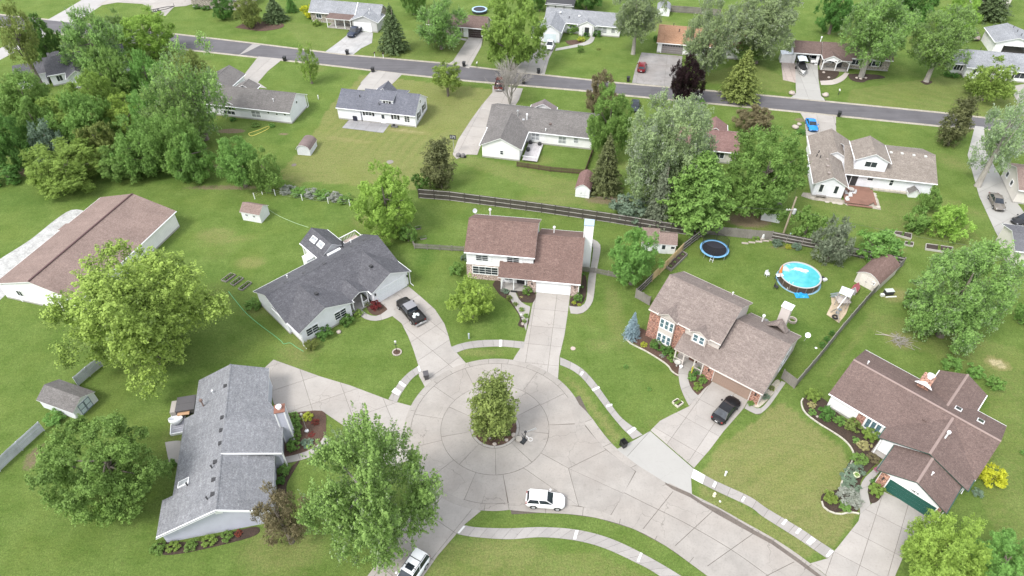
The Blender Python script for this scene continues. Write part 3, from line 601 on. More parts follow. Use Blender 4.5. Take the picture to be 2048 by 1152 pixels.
# splash stains as damp gutter silt along the right gutter
SILT = plain('gutter_silt', (0.12, 0.10, 0.085), .7, 0, .3)
o = struct('gutter_silt', strip('gutter_silt', GP([(1329, 965), (1345, 972), (1380, 987), (1404, 1004), (1440, 1020), (1507, 1060), (1545, 1081), (1600, 1120), (1650, 1158)]), GP([(1332, 970), (1345, 979), (1380, 995), (1402, 1009), (1436, 1030), (1503, 1067), (1542, 1088), (1596, 1126), (1646, 1163)]), .0565, SILT))
# mulch / planting beds
for q, m in [([(1033, 586), (1036, 592), (1040, 602), (1052, 605), (1067, 604), (1071, 588), (1055, 580), (1040, 580)], MULCHD), ([(1140, 612), (1155, 613), (1165, 606), (1172, 590), (1173, 560), (1167, 545), (1162, 570), (1156, 590), (1141, 596)], MULCHD),
             ([(985, 570), (1000, 590), (1015, 600), (1030, 618), (1040, 636), (1036, 650), (1048, 655), (1058, 645), (1052, 630), (1040, 618), (1028, 603), (1018, 590), (1017, 580), (995, 560)], MULCHD),
             ([(1250, 676), (1290, 700), (1330, 725), (1345, 745), (1356, 752), (1370, 728), (1345, 715), (1310, 680), (1290, 660), (1262, 655)], MULCH),
             ([(1376, 755), (1380, 770), (1394, 790), (1408, 778), (1424, 762), (1410, 745), (1390, 738)], MULCH), ([(1494, 805), (1512, 815), (1522, 812), (1540, 795), (1560, 768), (1552, 760), (1530, 785), (1508, 800)], gravel('pale_gravel', (.34, .31, .25), (.5, .46, .38), 8)),
             ([(1605, 800), (1612, 825), (1640, 850), (1680, 875), (1700, 893), (1706, 910), (1690, 940), (1682, 975), (1645, 988), (1645, 1010), (1665, 1025), (1690, 1022), (1716, 1022), (1718, 985), (1725, 955), (1755, 925), (1770, 900), (1740, 870), (1690, 840), (1650, 800), (1620, 790)], MULCHD),
             ([(1735, 975), (1741, 1005), (1756, 1002), (1765, 985), (1760, 965), (1748, 955)], MULCHD), ([(573, 828), (644, 822), (652, 850), (648, 880), (630, 898), (600, 908), (560, 912), (565, 870)], MULCH), ([(727, 600), (742, 590), (760, 605), (775, 620), (760, 630), (740, 626)], MULCH),
             ([(786, 704), (792, 700), (800, 702), (803, 706), (797, 710), (789, 709)], MULCH), ([(1636, 139), (1650, 141), (1672, 140), (1678, 147), (1668, 158), (1645, 162), (1638, 160)], MULCHD), ([(1695, 148), (1720, 148), (1755, 150), (1770, 156), (1738, 160), (1726, 165), (1710, 163), (1700, 158)], MULCHD),
             ([(1130, 82), (1150, 80), (1172, 80), (1160, 88), (1140, 90)], MULCH), ([(1840, 163), (1852, 160), (1865, 164), (1853, 170)], MULCHD), ([(300, 1095), (330, 1110), (400, 1100), (500, 1075), (520, 1060), (500, 1055), (400, 1082), (330, 1085)], MULCHD), ([(556, 940), (575, 940), (600, 920), (575, 965), (572, 990), (556, 990)], MULCHD),
             ([(470, 55), (500, 60), (530, 62), (565, 55), (560, 46), (500, 44)], MULCH), ([(1665, 800), (1660, 790), (1672, 785), (1690, 790)], MULCHD)]:
    bed('mulch_bed', q, m)
# ================================================================ BUILDINGS
WHITE = plain('white_trim', (0.80, 0.81, 0.82), .45, 0, .04)
DARKM = plain('dark_vent', (0.035, 0.035, 0.038), .6)
GALV = plain('galvanised', (0.55, 0.56, 0.57), .4, .6)
GLS = glass('window_glass'); GLSB = glass('blue_glass', (0.06, 0.10, 0.12), .06); GLSL = glass('curtained_glass', (0.20, 0.21, 0.22), .12)
SID_W = siding('white_siding', (0.84, 0.84, 0.85)); SID_BW = siding('cool_white_siding', (0.79, 0.80, 0.85)); SID_LB = siding('pale_blue_siding', (0.50, 0.51, 0.60))
SID_T = siding('taupe_siding', (0.56, 0.51, 0.48)); SID_C = siding('cream_siding', (0.66, 0.63, 0.58)); SID_G = siding('grey_siding', (0.50, 0.50, 0.50)); SID_V = siding('metal_ribbed_wall', (0.86, 0.85, 0.86), .3, True)
SH_BROWN = shingle('red_brown_shingle', (0.172, 0.113, 0.098), (0.215, 0.15, 0.132), (0.14, 0.092, 0.08))
SH_TAN = shingle('tan_shingle', (0.225, 0.185, 0.168), (0.29, 0.245, 0.22), (0.16, 0.13, 0.12))
SH_DG = shingle('charcoal_shingle', (0.100, 0.100, 0.112), (0.145, 0.145, 0.158), (0.08, 0.08, 0.09))
SH_G = shingle('grey_shingle', (0.215, 0.22, 0.235), (0.285, 0.29, 0.305), (0.165, 0.17, 0.185))
SH_LG = shingle('light_grey_shingle', (0.26, 0.27, 0.29), (0.33, 0.34, 0.36), (0.21, 0.22, 0.24))
SH_SL = shingle('slate_blue_shingle', (0.135, 0.14, 0.165), (0.175, 0.18, 0.21), (0.11, 0.115, 0.14))
SH_BR2 = shingle('brown_shingle', (0.150, 0.108, 0.097), (0.185, 0.137, 0.124), (0.132, 0.094, 0.085))
SH_BARN = shingle('barn_brown_shingle', (0.225, 0.168, 0.148), (0.262, 0.20, 0.178), (0.205, 0.15, 0.132))
SH_BG = shingle('beige_grey_shingle', (0.235, 0.205, 0.18), (0.31, 0.275, 0.245), (0.18, 0.155, 0.135))
SH_BG2 = shingle('brown_grey_shingle', (0.158, 0.148, 0.144), (0.205, 0.195, 0.19), (0.13, 0.122, 0.118))
SH_OR = shingle('orange_brown_shingle', (0.34, 0.20, 0.125), (0.42, 0.26, 0.17), (0.28, 0.16, 0.10))
SH_RED = shingle('dusty_red_shingle', (0.20, 0.125, 0.115), (0.245, 0.16, 0.148), (0.17, 0.10, 0.092))
BR_PALE = brick('pale_mixed_brick', (0.42, 0.27, 0.23), (0.58, 0.46, 0.41), (0.62, 0.57, 0.53))
BR_RED = brick('red_brick', (0.32, 0.13, 0.09), (0.46, 0.23, 0.17), (0.48, 0.42, 0.38))
BR_GREY = brick('grey_tan_brick', (0.30, 0.26, 0.22), (0.40, 0.36, 0.31), (0.45, 0.42, 0.38))
BR_ORG = brick('orange_brick', (0.34, 0.15, 0.10), (0.50, 0.27, 0.19), (0.42, 0.36, 0.32))
FOUND = plain('foundation', (0.36, 0.35, 0.33), .9, 0, .2)
FACE = {'S': 0, 'E': 90, 'N': 180, 'W': -90}
class House:
    def __init__(s, name, label, cat, org, ang, trim=WHITE):
        s.o, s.a, s.trim = org, R(ang), trim; s.root = thing(name, label, cat, org, s.a); s.u = (math.cos(s.a), math.sin(s.a)); s.roofs = []
    def local(s, X, Y): d = (X - s.o[0], Y - s.o[1]); return (d[0] * s.u[0] + d[1] * s.u[1], -d[0] * s.u[1] + d[1] * s.u[0])
    def px(s, x, y, z=0.0): return s.local(*G(x, y, z))
    def on(s, x, y, face, c):
        """local (along, z) of pixel on vertical plane: face S/N -> plane y=c; E/W -> plane x=c"""
        lo, hi = -1.0, 12.0; k = 1 if face in 'SN' else 0
        f = lambda z: s.px(x, y, z)[k] - c
        flo, fhi = f(lo), f(hi)
        for _ in range(40):
            m = (lo + hi) / 2
            if (f(m) > 0) == (flo > 0): lo = m
            else: hi = m
        q = s.px(x, y, lo); return (q[1 - k], lo)
    def gable(s, x0, x1, y0, y1, ze, zr, axis='x', ridge=None, mat=SH_G, oe=.42, og=.32, wall=SID_W, z0=0.0, walls=True, t=.12, name='roof', wname='wall', both=True):
        m = MB()
        if axis == 'x':
            r = (y0 + y1) / 2 if ridge is None else ridge
            m.slab3([(x0, y0, ze), (x1, y0, ze), (x1, r, zr), (x0, r, zr)], t); m.slab3([(x0, r, zr), (x1, r, zr), (x1, y1, ze), (x0, y1, ze)], t)
            m2 = MB().slab3([(x0 - .0, r - .14, zr + .035 - .14 * (zr - ze) / (r - y0)), (x1, r - .14, zr + .035 - .14 * (zr - ze) / (r - y0)), (x1, r, zr + .045), (x0, r, zr + .045)], .03, 0, 0)
            m2.slab3([(x0, r, zr + .045), (x1, r, zr + .045), (x1, r + .14, zr + .035 - .14 * (zr - ze) / (y1 - r)), (x0, r + .14, zr + .035 - .14 * (zr - ze) / (y1 - r))], .03, 0, 0)
        else:
            r = (x0 + x1) / 2 if ridge is None else ridge
            m.slab3([(x0, y0, ze), (r, y0, zr), (r, y1, zr), (x0, y1, ze)], t); m.slab3([(r, y0, zr), (x1, y0, ze), (x1, y1, ze), (r, y1, zr)], t)
            m2 = MB().slab3([(r - .14, y0, zr + .035 - .14 * (zr - ze) / (r - x0)), (r, y0, zr + .045), (r, y1, zr + .045), (r - .14, y1, zr + .035 - .14 * (zr - ze) / (r - x0))], .03, 0, 0)
            m2.slab3([(r, y0, zr + .045), (r + .14, y0, zr + .035 - .14 * (zr - ze) / (x1 - r)), (r + .14, y1, zr + .035 - .14 * (zr - ze) / (x1 - r)), (r, y1, zr + .045)], .03, 0, 0)
        ro = m.build(name, [mat, s.trim], s.root); s.roofs.append(ro)
        m2.build('ridge_cap', mat, ro)
        # gutters along eaves
        if axis == 'x':
            for yy in (y0 - .055, y1 + .055): MB().box(x0 + .02, x1 - .02, yy - .05, yy + .05, ze - .13, ze - .05).build('gutter', s.trim, ro)
        else:
            for xx in (x0 - .055, x1 + .055): MB().box(xx - .05, xx + .05, y0 + .02, y1 - .02, ze - .13, ze - .05).build('gutter', s.trim, ro)
        if walls:
            if axis == 'x':
                a, b = y0 + oe, y1 - oe; sl0 = (zr - ze) / (r - y0); sl1 = (zr - ze) / (y1 - r)
                prof = [(a, z0), (b, z0), (b, ze + sl1 * oe - t - .01), (r, zr - t - .01), (a, ze + sl0 * oe - t - .01)]
                e0, e1 = x0 + og, x1 - og; vs = [(e0, p[0], p[1]) for p in prof] + [(e1, p[0], p[1]) for p in prof]
            else:
                a, b = x0 + oe, x1 - oe; sl0 = (zr - ze) / (r - x0); sl1 = (zr - ze) / (x1 - r)
                prof = [(a, z0), (b, z0), (b, ze + sl1 * oe - t - .01), (r, zr - t - .01), (a, ze + sl0 * oe - t - .01)]
                e0, e1 = y0 + og, y1 - og; vs = [(p[0], e1, p[1]) for p in prof] + [(p[0], e0, p[1]) for p in prof]
            n = 5; f = [tuple(range(n)), tuple(range(n, 2 * n))[::-1]] + [((i + 1) % n, i, n + i, n + (i + 1) % n) for i in range(n)]
            wm = MB().add(vs, f); me = wm.mesh(wname, wall); 
            import bmesh
            bm = bmesh.new(); bm.from_mesh(me); bmesh.ops.recalc_face_normals(bm, faces=bm.faces); bm.to_mesh(me); bm.free()
            link(wname, me, s.root)
            if z0 == 0:
                if axis == 'x': MB().box(e0 - .015, e1 + .015, a - .015, b + .015, 0, .28).build('foundation', FOUND, s.root)
                else: MB().box(a - .015, b + .015, e0 - .015, e1 + .015, 0, .28).build('foundation', FOUND, s.root)
        return ro
    def slope(s, poly, mat, t=.12, name='roof'): return MB().slab3(poly, t).build(name, [mat, s.trim], s.root)
    def box(s, name, x0, x1, y0, y1, z0, z1, mat, **k): return MB().box(x0, x1, y0, y1, z0, z1).build(name, mat, s.root, **k)
    def place(s, me_builder, name, pos, face, mats, parent=None):
        o = link(name, me_builder, parent or s.root, pos); o.rotation_euler = (0, 0, R(FACE[face])); return o
    def window(s, along, z, face, c, w=1.1, h=1.2, cols=2, rows=1, gl=None, fr=None, name='window', shutters=None):
        gl = gl or GLS; fr = fr or WHITE; k = ('win', w, h, cols, rows, fr.name)
        if k not in _mats:
            m = MB(); m.box(-w / 2 - .09, w / 2 + .09, -.06, .01, -.1, 0).box(-w / 2 - .09, w / 2 + .09, -.06, .01, h, h + .09).box(-w / 2 - .09, -w / 2, -.05, .01, 0, h).box(w / 2, w / 2 + .09, -.05, .01, 0, h)
            for i in range(1, cols): x = -w / 2 + w * i / cols; m.box(x - .025, x + .025, -.045, .005, 0, h)
            for i in range(1, rows): zz = h * i / rows; m.box(-w / 2, w / 2, -.042, .004, zz - .018, zz + .018)
            m.box(-w / 2, w / 2, -.008, .004, 0, h)
            _mats[k] = m.mesh('window', fr); pw = w / cols - .05
            _mats[k + ('p',)] = MB().box(-pw / 2, pw / 2, -.016, -.009, .02, h - .02)
        p = (along, c, z) if face in 'SN' else (c, along, z)
        o = s.place(_mats[k], name, p, face, None)
        kk = k + (gl.name,)
        if kk not in _mats: _mats[kk] = _mats[k + ('p',)].mesh('pane', gl)
        for i in range(cols): link('pane', _mats[kk], o, (-w / 2 + w * (i + .5) / cols, 0, 0))
        if shutters:
            for sx in (-1, 1): MB().box(sx * (w / 2 + .32) - .2, sx * (w / 2 + .32) + .2, -.05, -.002, -.05, h + .05).build('shutter', shutters, o)
        return o
    def winpx(s, x, y, face, c, w=1.1, h=1.2, **k):
        a, z = s.on(x, y, face, c); return s.window(a, z - h / 2, face, c, w, h, **k)
    def garage_door(s, along, face, c, w=4.9, h=2.15, mat=WHITE, sec=4, cols=8, lights=False):
        p = (along, c, 0) if face in 'SN' else (c, along, 0)
        m = MB().box(-w / 2 - .12, -w / 2, -.04, .01, 0, h + .12).box(w / 2, w / 2 + .12, -.04, .01, 0, h + .12).box(-w / 2, w / 2, -.04, .01, h, h + .12).box(-w / 2, w / 2, -.006, .005, 0, h)
        o = s.place(m.mesh('garage_door', s.trim), 'garage_door', p, face, None)
        hh = h / sec; pm = MB().box(-w / 2 + .01, w / 2 - .01, -.03, -.012, .012, hh - .012)
        for i in range(cols): x = -w / 2 + w * (i + .5) / cols; pm.box(x - w / cols / 2 + .07, x + w / cols / 2 - .07, -.04, -.028, .09, hh - .09)
        me = pm.mesh('door_panel', mat)
        for i in range(sec): link('door_panel', me, o, (0, 0, .02 + i * hh))
        if lights:
            lm = MB()
            for i in range(cols): x = -w / 2 + w * (i + .5) / cols; lm.box(x - .17, x + .17, -.045, -.035, .12, hh - .12)
            lm.build('door_light', GLS, o, (0, 0, .02 + 3 * hh if sec == 4 else hh))
        return o
    def door(s, along, face, c, w=.95, h=2.1, mat=WHITE, z=0.0, pane=True):
        p = (along, c, z) if face in 'SN' else (c, along, z)
        o = s.place(MB().box(-w / 2 - .08, w / 2 + .08, -.05, .01, 0, h + .08).mesh('door', mat), 'door', p, face, None)
        if pane: MB().box(-w / 2 + .15, w / 2 - .15, -.07, -.045, h * .5, h - .15).build('pane', GLS, o)
        MB().box(w / 2 - .16, w / 2 - .1, -.1, -.045, 1.0, 1.06).build('handle', GALV, o); return o
    def roofz(s, x, y): return None
    def vent(s, x, y, z, kind='box', mat=None):
        m = MB()
        if kind == 'box': m.box(-.22, .22, -.22, .22, -.1, .12); m.box(-.17, .17, -.25, -.2, -.02, .1); nm = 'roof_vent'; mt = mat or DARKM
        elif kind == 'pipe': m.cyl(0, 0, -.3, .45, .07, 8); m.cyl(0, 0, .38, .5, .11, 8); nm = 'vent_pipe'; mt = mat or WHITE
        elif kind == 'tall': m.cyl(0, 0, -.3, 1.0, .09, 8); m.cyl(0, 0, .95, 1.15, .2, 10); m.cyl(0, 0, 1.15, 1.25, .13, 10); nm = 'flue_pipe'; mt = mat or GALV
        return m.build(nm, mt, s.root, (x, y, z))
    def ventpx(s, x, y, zf, kind='box', mat=None):
        """zf(lx, ly) -> roof height; finds the roof point under the pixel"""
        z = 3.0
        for _ in range(30): lx, ly = s.px(x, y, z); z = z * .5 + .5 * zf(lx, ly)
        return s.vent(lx, ly, z, kind, mat)
    def skylight(s, x, y, zf, w=.7, l=1.1, axis='y', gl=None):
        z = 3.0
        for _ in range(30): lx, ly = s.px(x, y, z); z = z * .5 + .5 * zf(lx, ly)
        e = .1; dzx = (zf(lx + e, ly) - zf(lx - e, ly)) / (2 * e); dzy = (zf(lx, ly + e) - zf(lx, ly - e)) / (2 * e)
        hw, hl = (w / 2, l / 2) if axis == 'y' else (l / 2, w / 2)
        P = lambda a, b, h: (lx + a, ly + b, z + a * dzx + b * dzy + h)
        o = MB().slab3([P(-hw, -hl, .13), P(hw, -hl, .13), P(hw, hl, .13), P(-hw, hl, .13)], .2, 0, 0).build('skylight', WHITE, s.root)
        MB().slab3([P(-hw + .09, -hl + .09, .145), P(hw - .09, -hl + .09, .145), P(hw - .09, hl - .09, .145), P(-hw + .09, hl - .09, .145)], .01, 0, 0).build('pane', gl or GLSL, o); return o
    def downspout(s, x, y, z1): MB().box(x - .045, x + .045, y - .045, y + .045, .1, z1).bar((x, y, .12), (x, y - .7, .06), .08).build('downspout', s.trim, s.root)
    def lamp(s, along, z, face, c):
        p = (along, c, z) if face in 'SN' else (c, along, z); s.place(MB().box(-.07, .07, -.16, 0, 0, .3).box(-.1, .1, -.2, .0, .28, .34).mesh('wall_lamp', DARKM), 'wall_lamp', p, face, None)
def tent(y0, r, y1, ze, zr):
    return lambda v: ze + (zr - ze) * ((v - y0) / (r - y0) if v < r else (y1 - v) / (y1 - r))

# ---------------------------------------------------------------- H3 two-storey house with red-brown roof, centre
h = House('two_storey_house', 'white two-storey house with red-brown shingle roof and pale brick front above the cul-de-sac', 'house', (3.56, 72.61), -7.64)
OV = .4
h.gable(-10.75, -.5, 1.4, 10.6, 5.3, 8.0, 'x', 6.0, SH_BROWN, wall=SID_W, og=.25)
# low wing
h.gable(-.6, 6.3, -.35, 11.8, 2.62, 6.2, 'x', 5.72, SH_BROWN, wall=SID_W, og=.25)
h.slope([(-5.6, -.352, 2.622), (-.602, -.352, 2.622), (-.602, 1.86, 3.925), (-5.6, 1.86, 3.925)], SH_BROWN)
h.box('soffit_wall', -5.35, -.62, 1.5, 1.79, 0, 2.6, SID_W)
h.box('brick_wall', -10.53, -5.3, 1.74, 1.9, 0, 2.85, BR_PALE); h.box('brick_wall', -10.56, -10.42, 1.72, 9, 0, 2.85, BR_PALE)
h.box('belt_board', -10.56, -.7, 1.68, 1.83, 2.86, 3.0, WHITE)
for a, b in ((-1.35, -.12), (4.95, 6.05)): h.box('brick_wall', a, b, -.06, .1, 0, 2.35, BR_PALE)
h.garage_door(2.42, 'S', .04, 4.7, 2.15, WHITE); h.lamp(-.7, 1.6, 'S', -.07); h.lamp(5.5, 1.6, 'S', -.07)
h.winpx(964, 516, 'S', 1.8, 1.75, 1.0, cols=2, rows=3, shutters=WHITE); h.winpx(1026, 519.5, 'S', 1.8, 1.75, .95, cols=2, rows=3, shutters=WHITE)
h.winpx(970.5, 541, 'S', 1.73, 3.7, 1.35, cols=4, rows=3)
h.box('porch_floor', -5.3, -1.4, -.1, 1.6, 0, .12, CONC)
for x in (-5.15, -3.35, -1.65): h.box('porch_post', x - .07, x + .07, -.08, .06, .12, 2.42, WHITE)
h.box('porch_beam', -5.35, -1.4, -.08, .06, 2.42, 2.58, WHITE); h.door(-2.5, 'S', 1.48, 1.0, 2.1, DARKM)
for i in range(9): h.box('railing_slat', -5.18, -5.12, .1 + i * .16, .16 + i * .16, .15, .95, WHITE)
h.window(-4.3, 0.6, 'S', 1.48, 1.2, 1.4)
z1 = lambda x, y: tent(-.35, 5.72, 11.8, 2.62, 6.2)(y)
z2 = lambda x, y: tent(1.4, 6.0, 10.6, 5.3, 8.0)(y)
h.ventpx(1108, 466, z1, 'tall', WHITE)
h.vent(-8.3, 10.2, 5.6, 'tall', WHITE)
# chimney
c = MB().box(6.1, 7.35, 6.6, 7.9, 0, 7.9).build('chimney', SID_W, h.root); MB().box(6.0, 7.45, 6.5, 8.0, 7.9, 8.02).build('chimney_cap', plain('blue_cap', (.35, .45, .55), .4), c); 
for q in ((6.1, 6.6), (7.35, 6.6), (7.35, 7.9)): MB().box(q[0] - .07, q[0] + .07, q[1] - .07, q[1] + .07, 0, 7.88).build('corner_board', WHITE, c)
h.downspout(6.05, -.15, 2.5)
H3 = h
# ---------------------------------------------------------------- H4 tan house
h = House('two_storey_house', 'two-storey house with mottled tan shingle roof, red brick and taupe siding front, brown garage door', 'house', (25.55, 55.98), -38.4, trim=plain('taupe_trim', (.58, .53, .50), .5, 0, .05))
h.gable(-10.85, -.6, 1.4, 10.9, 5.3, 8.0, 'x', 6.15, SH_TAN, wall=SID_T, og=.25)
h.gable(-.72, 6.35, -.35, 11.95, 2.62, 6.2, 'x', 5.8, SH_TAN, wall=SID_T, og=.25)
h.slope([(-5.7, -.352, 2.622), (-.722, -.352, 2.622), (-.722, 1.86, 3.9), (-5.7, 1.86, 3.9)], SH_TAN)
h.box('brick_wall', -10.7, -9.0, 1.74, 1.92, 0, 5.28, BR_RED); h.box('brick_wall', -6.9, -5.55, 1.74, 1.92, 0, 5.28, BR_RED)
h.box('brick_wall', -10.72, -10.58, 1.72, 10, 0, 2.7, BR_RED)
h.box('bay_wall', -9.0, -6.9, 1.35, 1.9, 0, 5.35, SID_T)
h.gable(-9.35, -6.55, 1.05, 3.4, 5.42, 6.35, 'y', None, SH_TAN, wall=SID_T, oe=.35, og=.3, z0=5.0)
h.gable(-4.75, -2.15, 1.05, 3.2, 5.0 + .3, 6.05, 'y', None, SH_TAN, wall=SID_T, oe=.3, og=.3, z0=3.3)
for dx in (-.68, 0, .68):
    for z in (.75, 3.35): h.window(-7.95 + dx, z, 'S', 1.345, .48, 1.45, cols=1, rows=2, gl=GLSB)
for dx in (-.42, .42): h.window(-3.45 + dx, 3.85, 'S', 1.34, .58, 1.15, cols=1, rows=2, gl=GLSB)
h.garage_door(2.4, 'S', .04, 4.85, 2.15, plain('brown_garage_paint', (.28, .20, .16), .6, 0, .1))
for a, b in ((-1.45, -.12), (4.95, 6.05)): h.box('brick_wall', a, b, -.06, .1, 0, 2.35, BR_RED)
h.lamp(-.75, 1.6, 'S', -.07); h.lamp(5.5, 1.6, 'S', -.07)
h.box('porch_floor', -5.6, -1.5, -.15, 1.7, 0, .12, CONC); h.box('soffit_wall', -5.5, -.75, 1.5, 1.83, 0, 2.7, SID_T)
for x in (-5.45, -4.25, -2.75, -1.6): h.box('porch_post', x - .08, x + .08, -.16, .0, .12, 2.42, h.trim)
for a, b in ((-5.37, -4.33), (-2.67, -1.68)):
    h.box('porch_rail', a, b, -.12, -.05, .92, 1.0, h.trim)
    for i in range(7): x = a + .08 + (b - a - .16) * i / 6; h.box('railing_slat', x - .02, x + .02, -.105, -.065, .14, .92, h.trim)
h.door(-3.5, 'S', 1.48, 1.0, 2.1, plain('front_door_brown', (.12, .06, .04), .4))
z1 = lambda x, y: tent(-.35, 5.8, 11.95, 2.62, 6.2)(y)
z2 = lambda x, y: tent(1.4, 6.15, 10.9, 5.3, 8.0)(y)
h.ventpx(1417, 577, z2, 'box', SH_TAN); h.ventpx(1465, 590, z2, 'pipe'); h.ventpx(1524, 643, z1, 'tall', WHITE)
for p in ((1532, 641), (1575, 661)): h.ventpx(p[0], p[1], z1, 'box', plain('slate_vent', (.2, .2, .2), .7))
c = MB().box(2.9, 4.1, 11.2, 12.2, 0, 6.6).build('chimney', SID_T, h.root); MB().box(2.8, 4.2, 11.1, 12.3, 6.6, 6.7).build('chimney_cap', WHITE, c); MB().cyl(3.5, 11.7, 6.7, 7.05, .18, 10).build('flue_cap', WHITE, c)
MB().slab3([(2.2, 9.4, 4.15), (3.5, 9.4, 4.9), (3.5, 11, 4.9), (2.2, 11, 3.5)], .1).slab3([(3.5, 9.4, 4.9), (4.8, 9.4, 4.15), (4.8, 11, 3.5), (3.5, 11, 4.9)], .1).build('chimney_cricket', [SH_TAN, SH_TAN], h.root)
# east gable windows with pointed transoms
h.window(6.3, 1.0, 'E', 6.12, .8, 1.5, cols=1); h.window(8.0, 1.0, 'E', 6.12, 1.7, 2.0, cols=2); h.box('louver', 6.1, 6.16, 3.3, 4.4, 2.6, 3.4, h.trim)
h.box('corner_board', 6.06, 6.14, -.02, .12, 0, 2.5, h.trim)
d = MB(); d.lathe([(.04, .0), (.2, .03), (.35, .1), (.33, .11), (.0, .03)], 20); o = d.build('satellite_dish', WHITE, h.root, (7.05, 11.55, 3.6)); o.rotation_euler = (R(35), R(15), 0); MB().bar((6.9, 11.6, 2.4), (7.05, 11.55, 3.6), .06).build('dish_mast', GALV, h.root)
h.downspout(6.05, 11.6, 2.5)
H4 = h
# ---------------------------------------------------------------- H5 brown ranch
TG = plain('dark_green_trim', (.02, .07, .055), .5)
h = House('ranch_house', 'brown-roofed ranch house with dark green garage door, green trim and orange brick piers', 'house', (42.11, 55.46), -45.09, trim=WHITE)
h.gable(-.2, 16.6, -5.1, 4.95, 2.55, 4.65, 'x', 0, SH_BR2, wall=SID_W)
h.trim = TG
h.gable(6.8, 16.45, -7.1, -.3, 2.56, 4.5, 'y', 11.7, SH_BR2, wall=SID_W, og=.4)
h.gable(8.5, 15.8, -11.35, -6.5, 2.5, 4.2, 'y', 12.15, SH_BR2, wall=SID_W, og=.3)
h.trim = WHITE
h.gable(7.9, 13.4, 1.2, 8.3, 2.5, 3.95, 'y', 10.6, SH_BR2, wall=SID_W)
GREEN = plain('green_garage_paint', (.012, .085, .066), .5, 0, .12)
h.garage_door(12.45, 'S', -11.04, 4.9, 2.1, GREEN)
for a, b in ((8.98, 9.88), (15.02, 15.35)): h.box('brick_wall', a, b, -11.12, -10.9, 0, 2.45, BR_ORG)
h.box('brick_wall', 15.35, 15.41, -11.1, -9.8, 0, 1.1, BR_ORG)
h.lamp(9.4, 1.5, 'S', -11.13); h.lamp(15.2, 1.5, 'S', -11.13)
text_mesh('10818', .36, DARKM, h.root, (12.45, -11.075, 2.42), (R(90), 0, 0), 'house_number', .015)
a = h.px(1719, 843, .8)[0]
h.box('brick_wall', 3.6, 4.5, -4.75, -4.6, 0, 2.6, BR_RED)
for x in (4.95, 5.55, 6.15): h.window(x, .35, 'S', -4.7, .5, 2.0, cols=1, gl=GLSB)
h.box('porch_floor', 6.9, 8.8, -7.3, -4.6, 0, .1, CONC); h.box('porch_post', 7.05, 7.2, -7.25, -7.1, .1, 2.4, WHITE); h.door(7.9, 'S', -4.7, 1.0, 2.1, DARKM, z=.1)
zm = lambda x, y: tent(-5.1, 0, 4.95, 2.55, 4.65)(y); zw = lambda x, y: tent(6.8, 11.7, 16.45, 2.56, 4.5)(x); zg = lambda x, y: tent(8.5, 12.15, 15.8, 2.5, 4.2)(x)
h.skylight(1916.5, 818, zm, .75, .95, 'y', GLS); h.skylight(1961, 842.5, zm, .75, .95, 'y', GLS)
h.ventpx(1735, 728, zm, 'pipe'); h.ventpx(1850, 839, zm, 'box', SH_BR2); h.ventpx(1890, 876, zw, 'tall', WHITE); h.ventpx(1863, 950, zg, 'pipe')
cx_, cy_ = h.px(1852, 760, 4.6)
c = MB().box(cx_ - .55, cx_ + .75, cy_ - .4, cy_ + .8, 0, 5.0).build('chimney', BR_ORG, h.root); MB().lathe([(.28, 5.0), (.28, 5.3), (.4, 5.35), (.4, 5.5), (0, 5.62)], 14, cx_ + .2, cy_ + .2).build('flue_cap', WHITE, c)
MB().slab3([(cx_ - .9, cy_ - .7, 4.25), (cx_ + .2, cy_ - 1.0, 4.65), (cx_ + .2, cy_ - .35, 4.75), (cx_ - .6, cy_ - .35, 4.3)], .08).slab3([(cx_ + .2, cy_ - 1.0, 4.65), (cx_ + 1.1, cy_ - .7, 4.25), (cx_ + .8, cy_ - .35, 4.3), (cx_ + .2, cy_ - .35, 4.75)], .08).build('chimney_cricket', [WHITE, WHITE], h.root)
h.window(11, .6, 'N', 8.0, 2.4, 1.4); h.downspout(16.3, -4.9, 2.4); h.downspout(15.6, -10.9, 2.3)
H5 = h
CAP = plain('tan_ridge_cap', (.27, .205, .185), .9, 0, .12, 9.0)
for o in list(C.objects):
    if o.name.startswith('ridge_cap') and o.parent in h.roofs: o.data.materials[0] = CAP; o.scale = (1, 1, 1.004)
# ---------------------------------------------------------------- H1 grey roof lower left
h = House('ranch_house', 'long grey-shingled house with pale blue siding and tall corner chimney at lower left', 'house', (-29.93, 35.4), 102.66)
h.slope([(0, 0, 4.8), (0, -5.1, 2.6), (6.8, -5.1, 2.6), (6.8, 0, 4.8)], SH_G)
h.slope([(6.8, 0, 4.8), (6.8, -4.15, 3.01), (19.8, -4.15, 3.01), (19.8, 0, 4.8)][::1], SH_G)
h.slope([(6.75, -.02, 4.93), (6.72, -6.0, 3.05), (11.5, -6.0, 3.05), (11.5, -.02, 4.93)], SH_G)
MB().slab3([(11.5, -.2, 4.87), (11.5, -6.0, 3.05), (14.6, -4.2, 2.98)], .12).build('roof', [SH_G, WHITE], h.root)
h.slope([(14.6, 0, 4.8), (19.8, 0, 4.8), (19.8, 4.25, 2.86), (14.6, 4.25, 2.86)], SH_G)
h.slope([(4.2, 0, 4.8), (14.6, 0, 4.8), (14.6, 5.45, 2.32), (4.2, 5.45, 2.32)], SH_G)
h.slope([(-.25, 0, 4.8), (4.2, 0, 4.8), (4.2, 6.6, 1.98), (-.25, 6.6, 1.98)], SH_G)
MB().slab3([(0, -.14, 4.78), (0, 0, 4.86), (19.8, 0, 4.86), (19.8, -.14, 4.78)], .04).slab3([(0, 0, 4.86), (0, .14, 4.78), (19.8, .14, 4.78), (19.8, 0, 4.86)], .04).build('ridge_cap', [SH_G, SH_G], h.root)
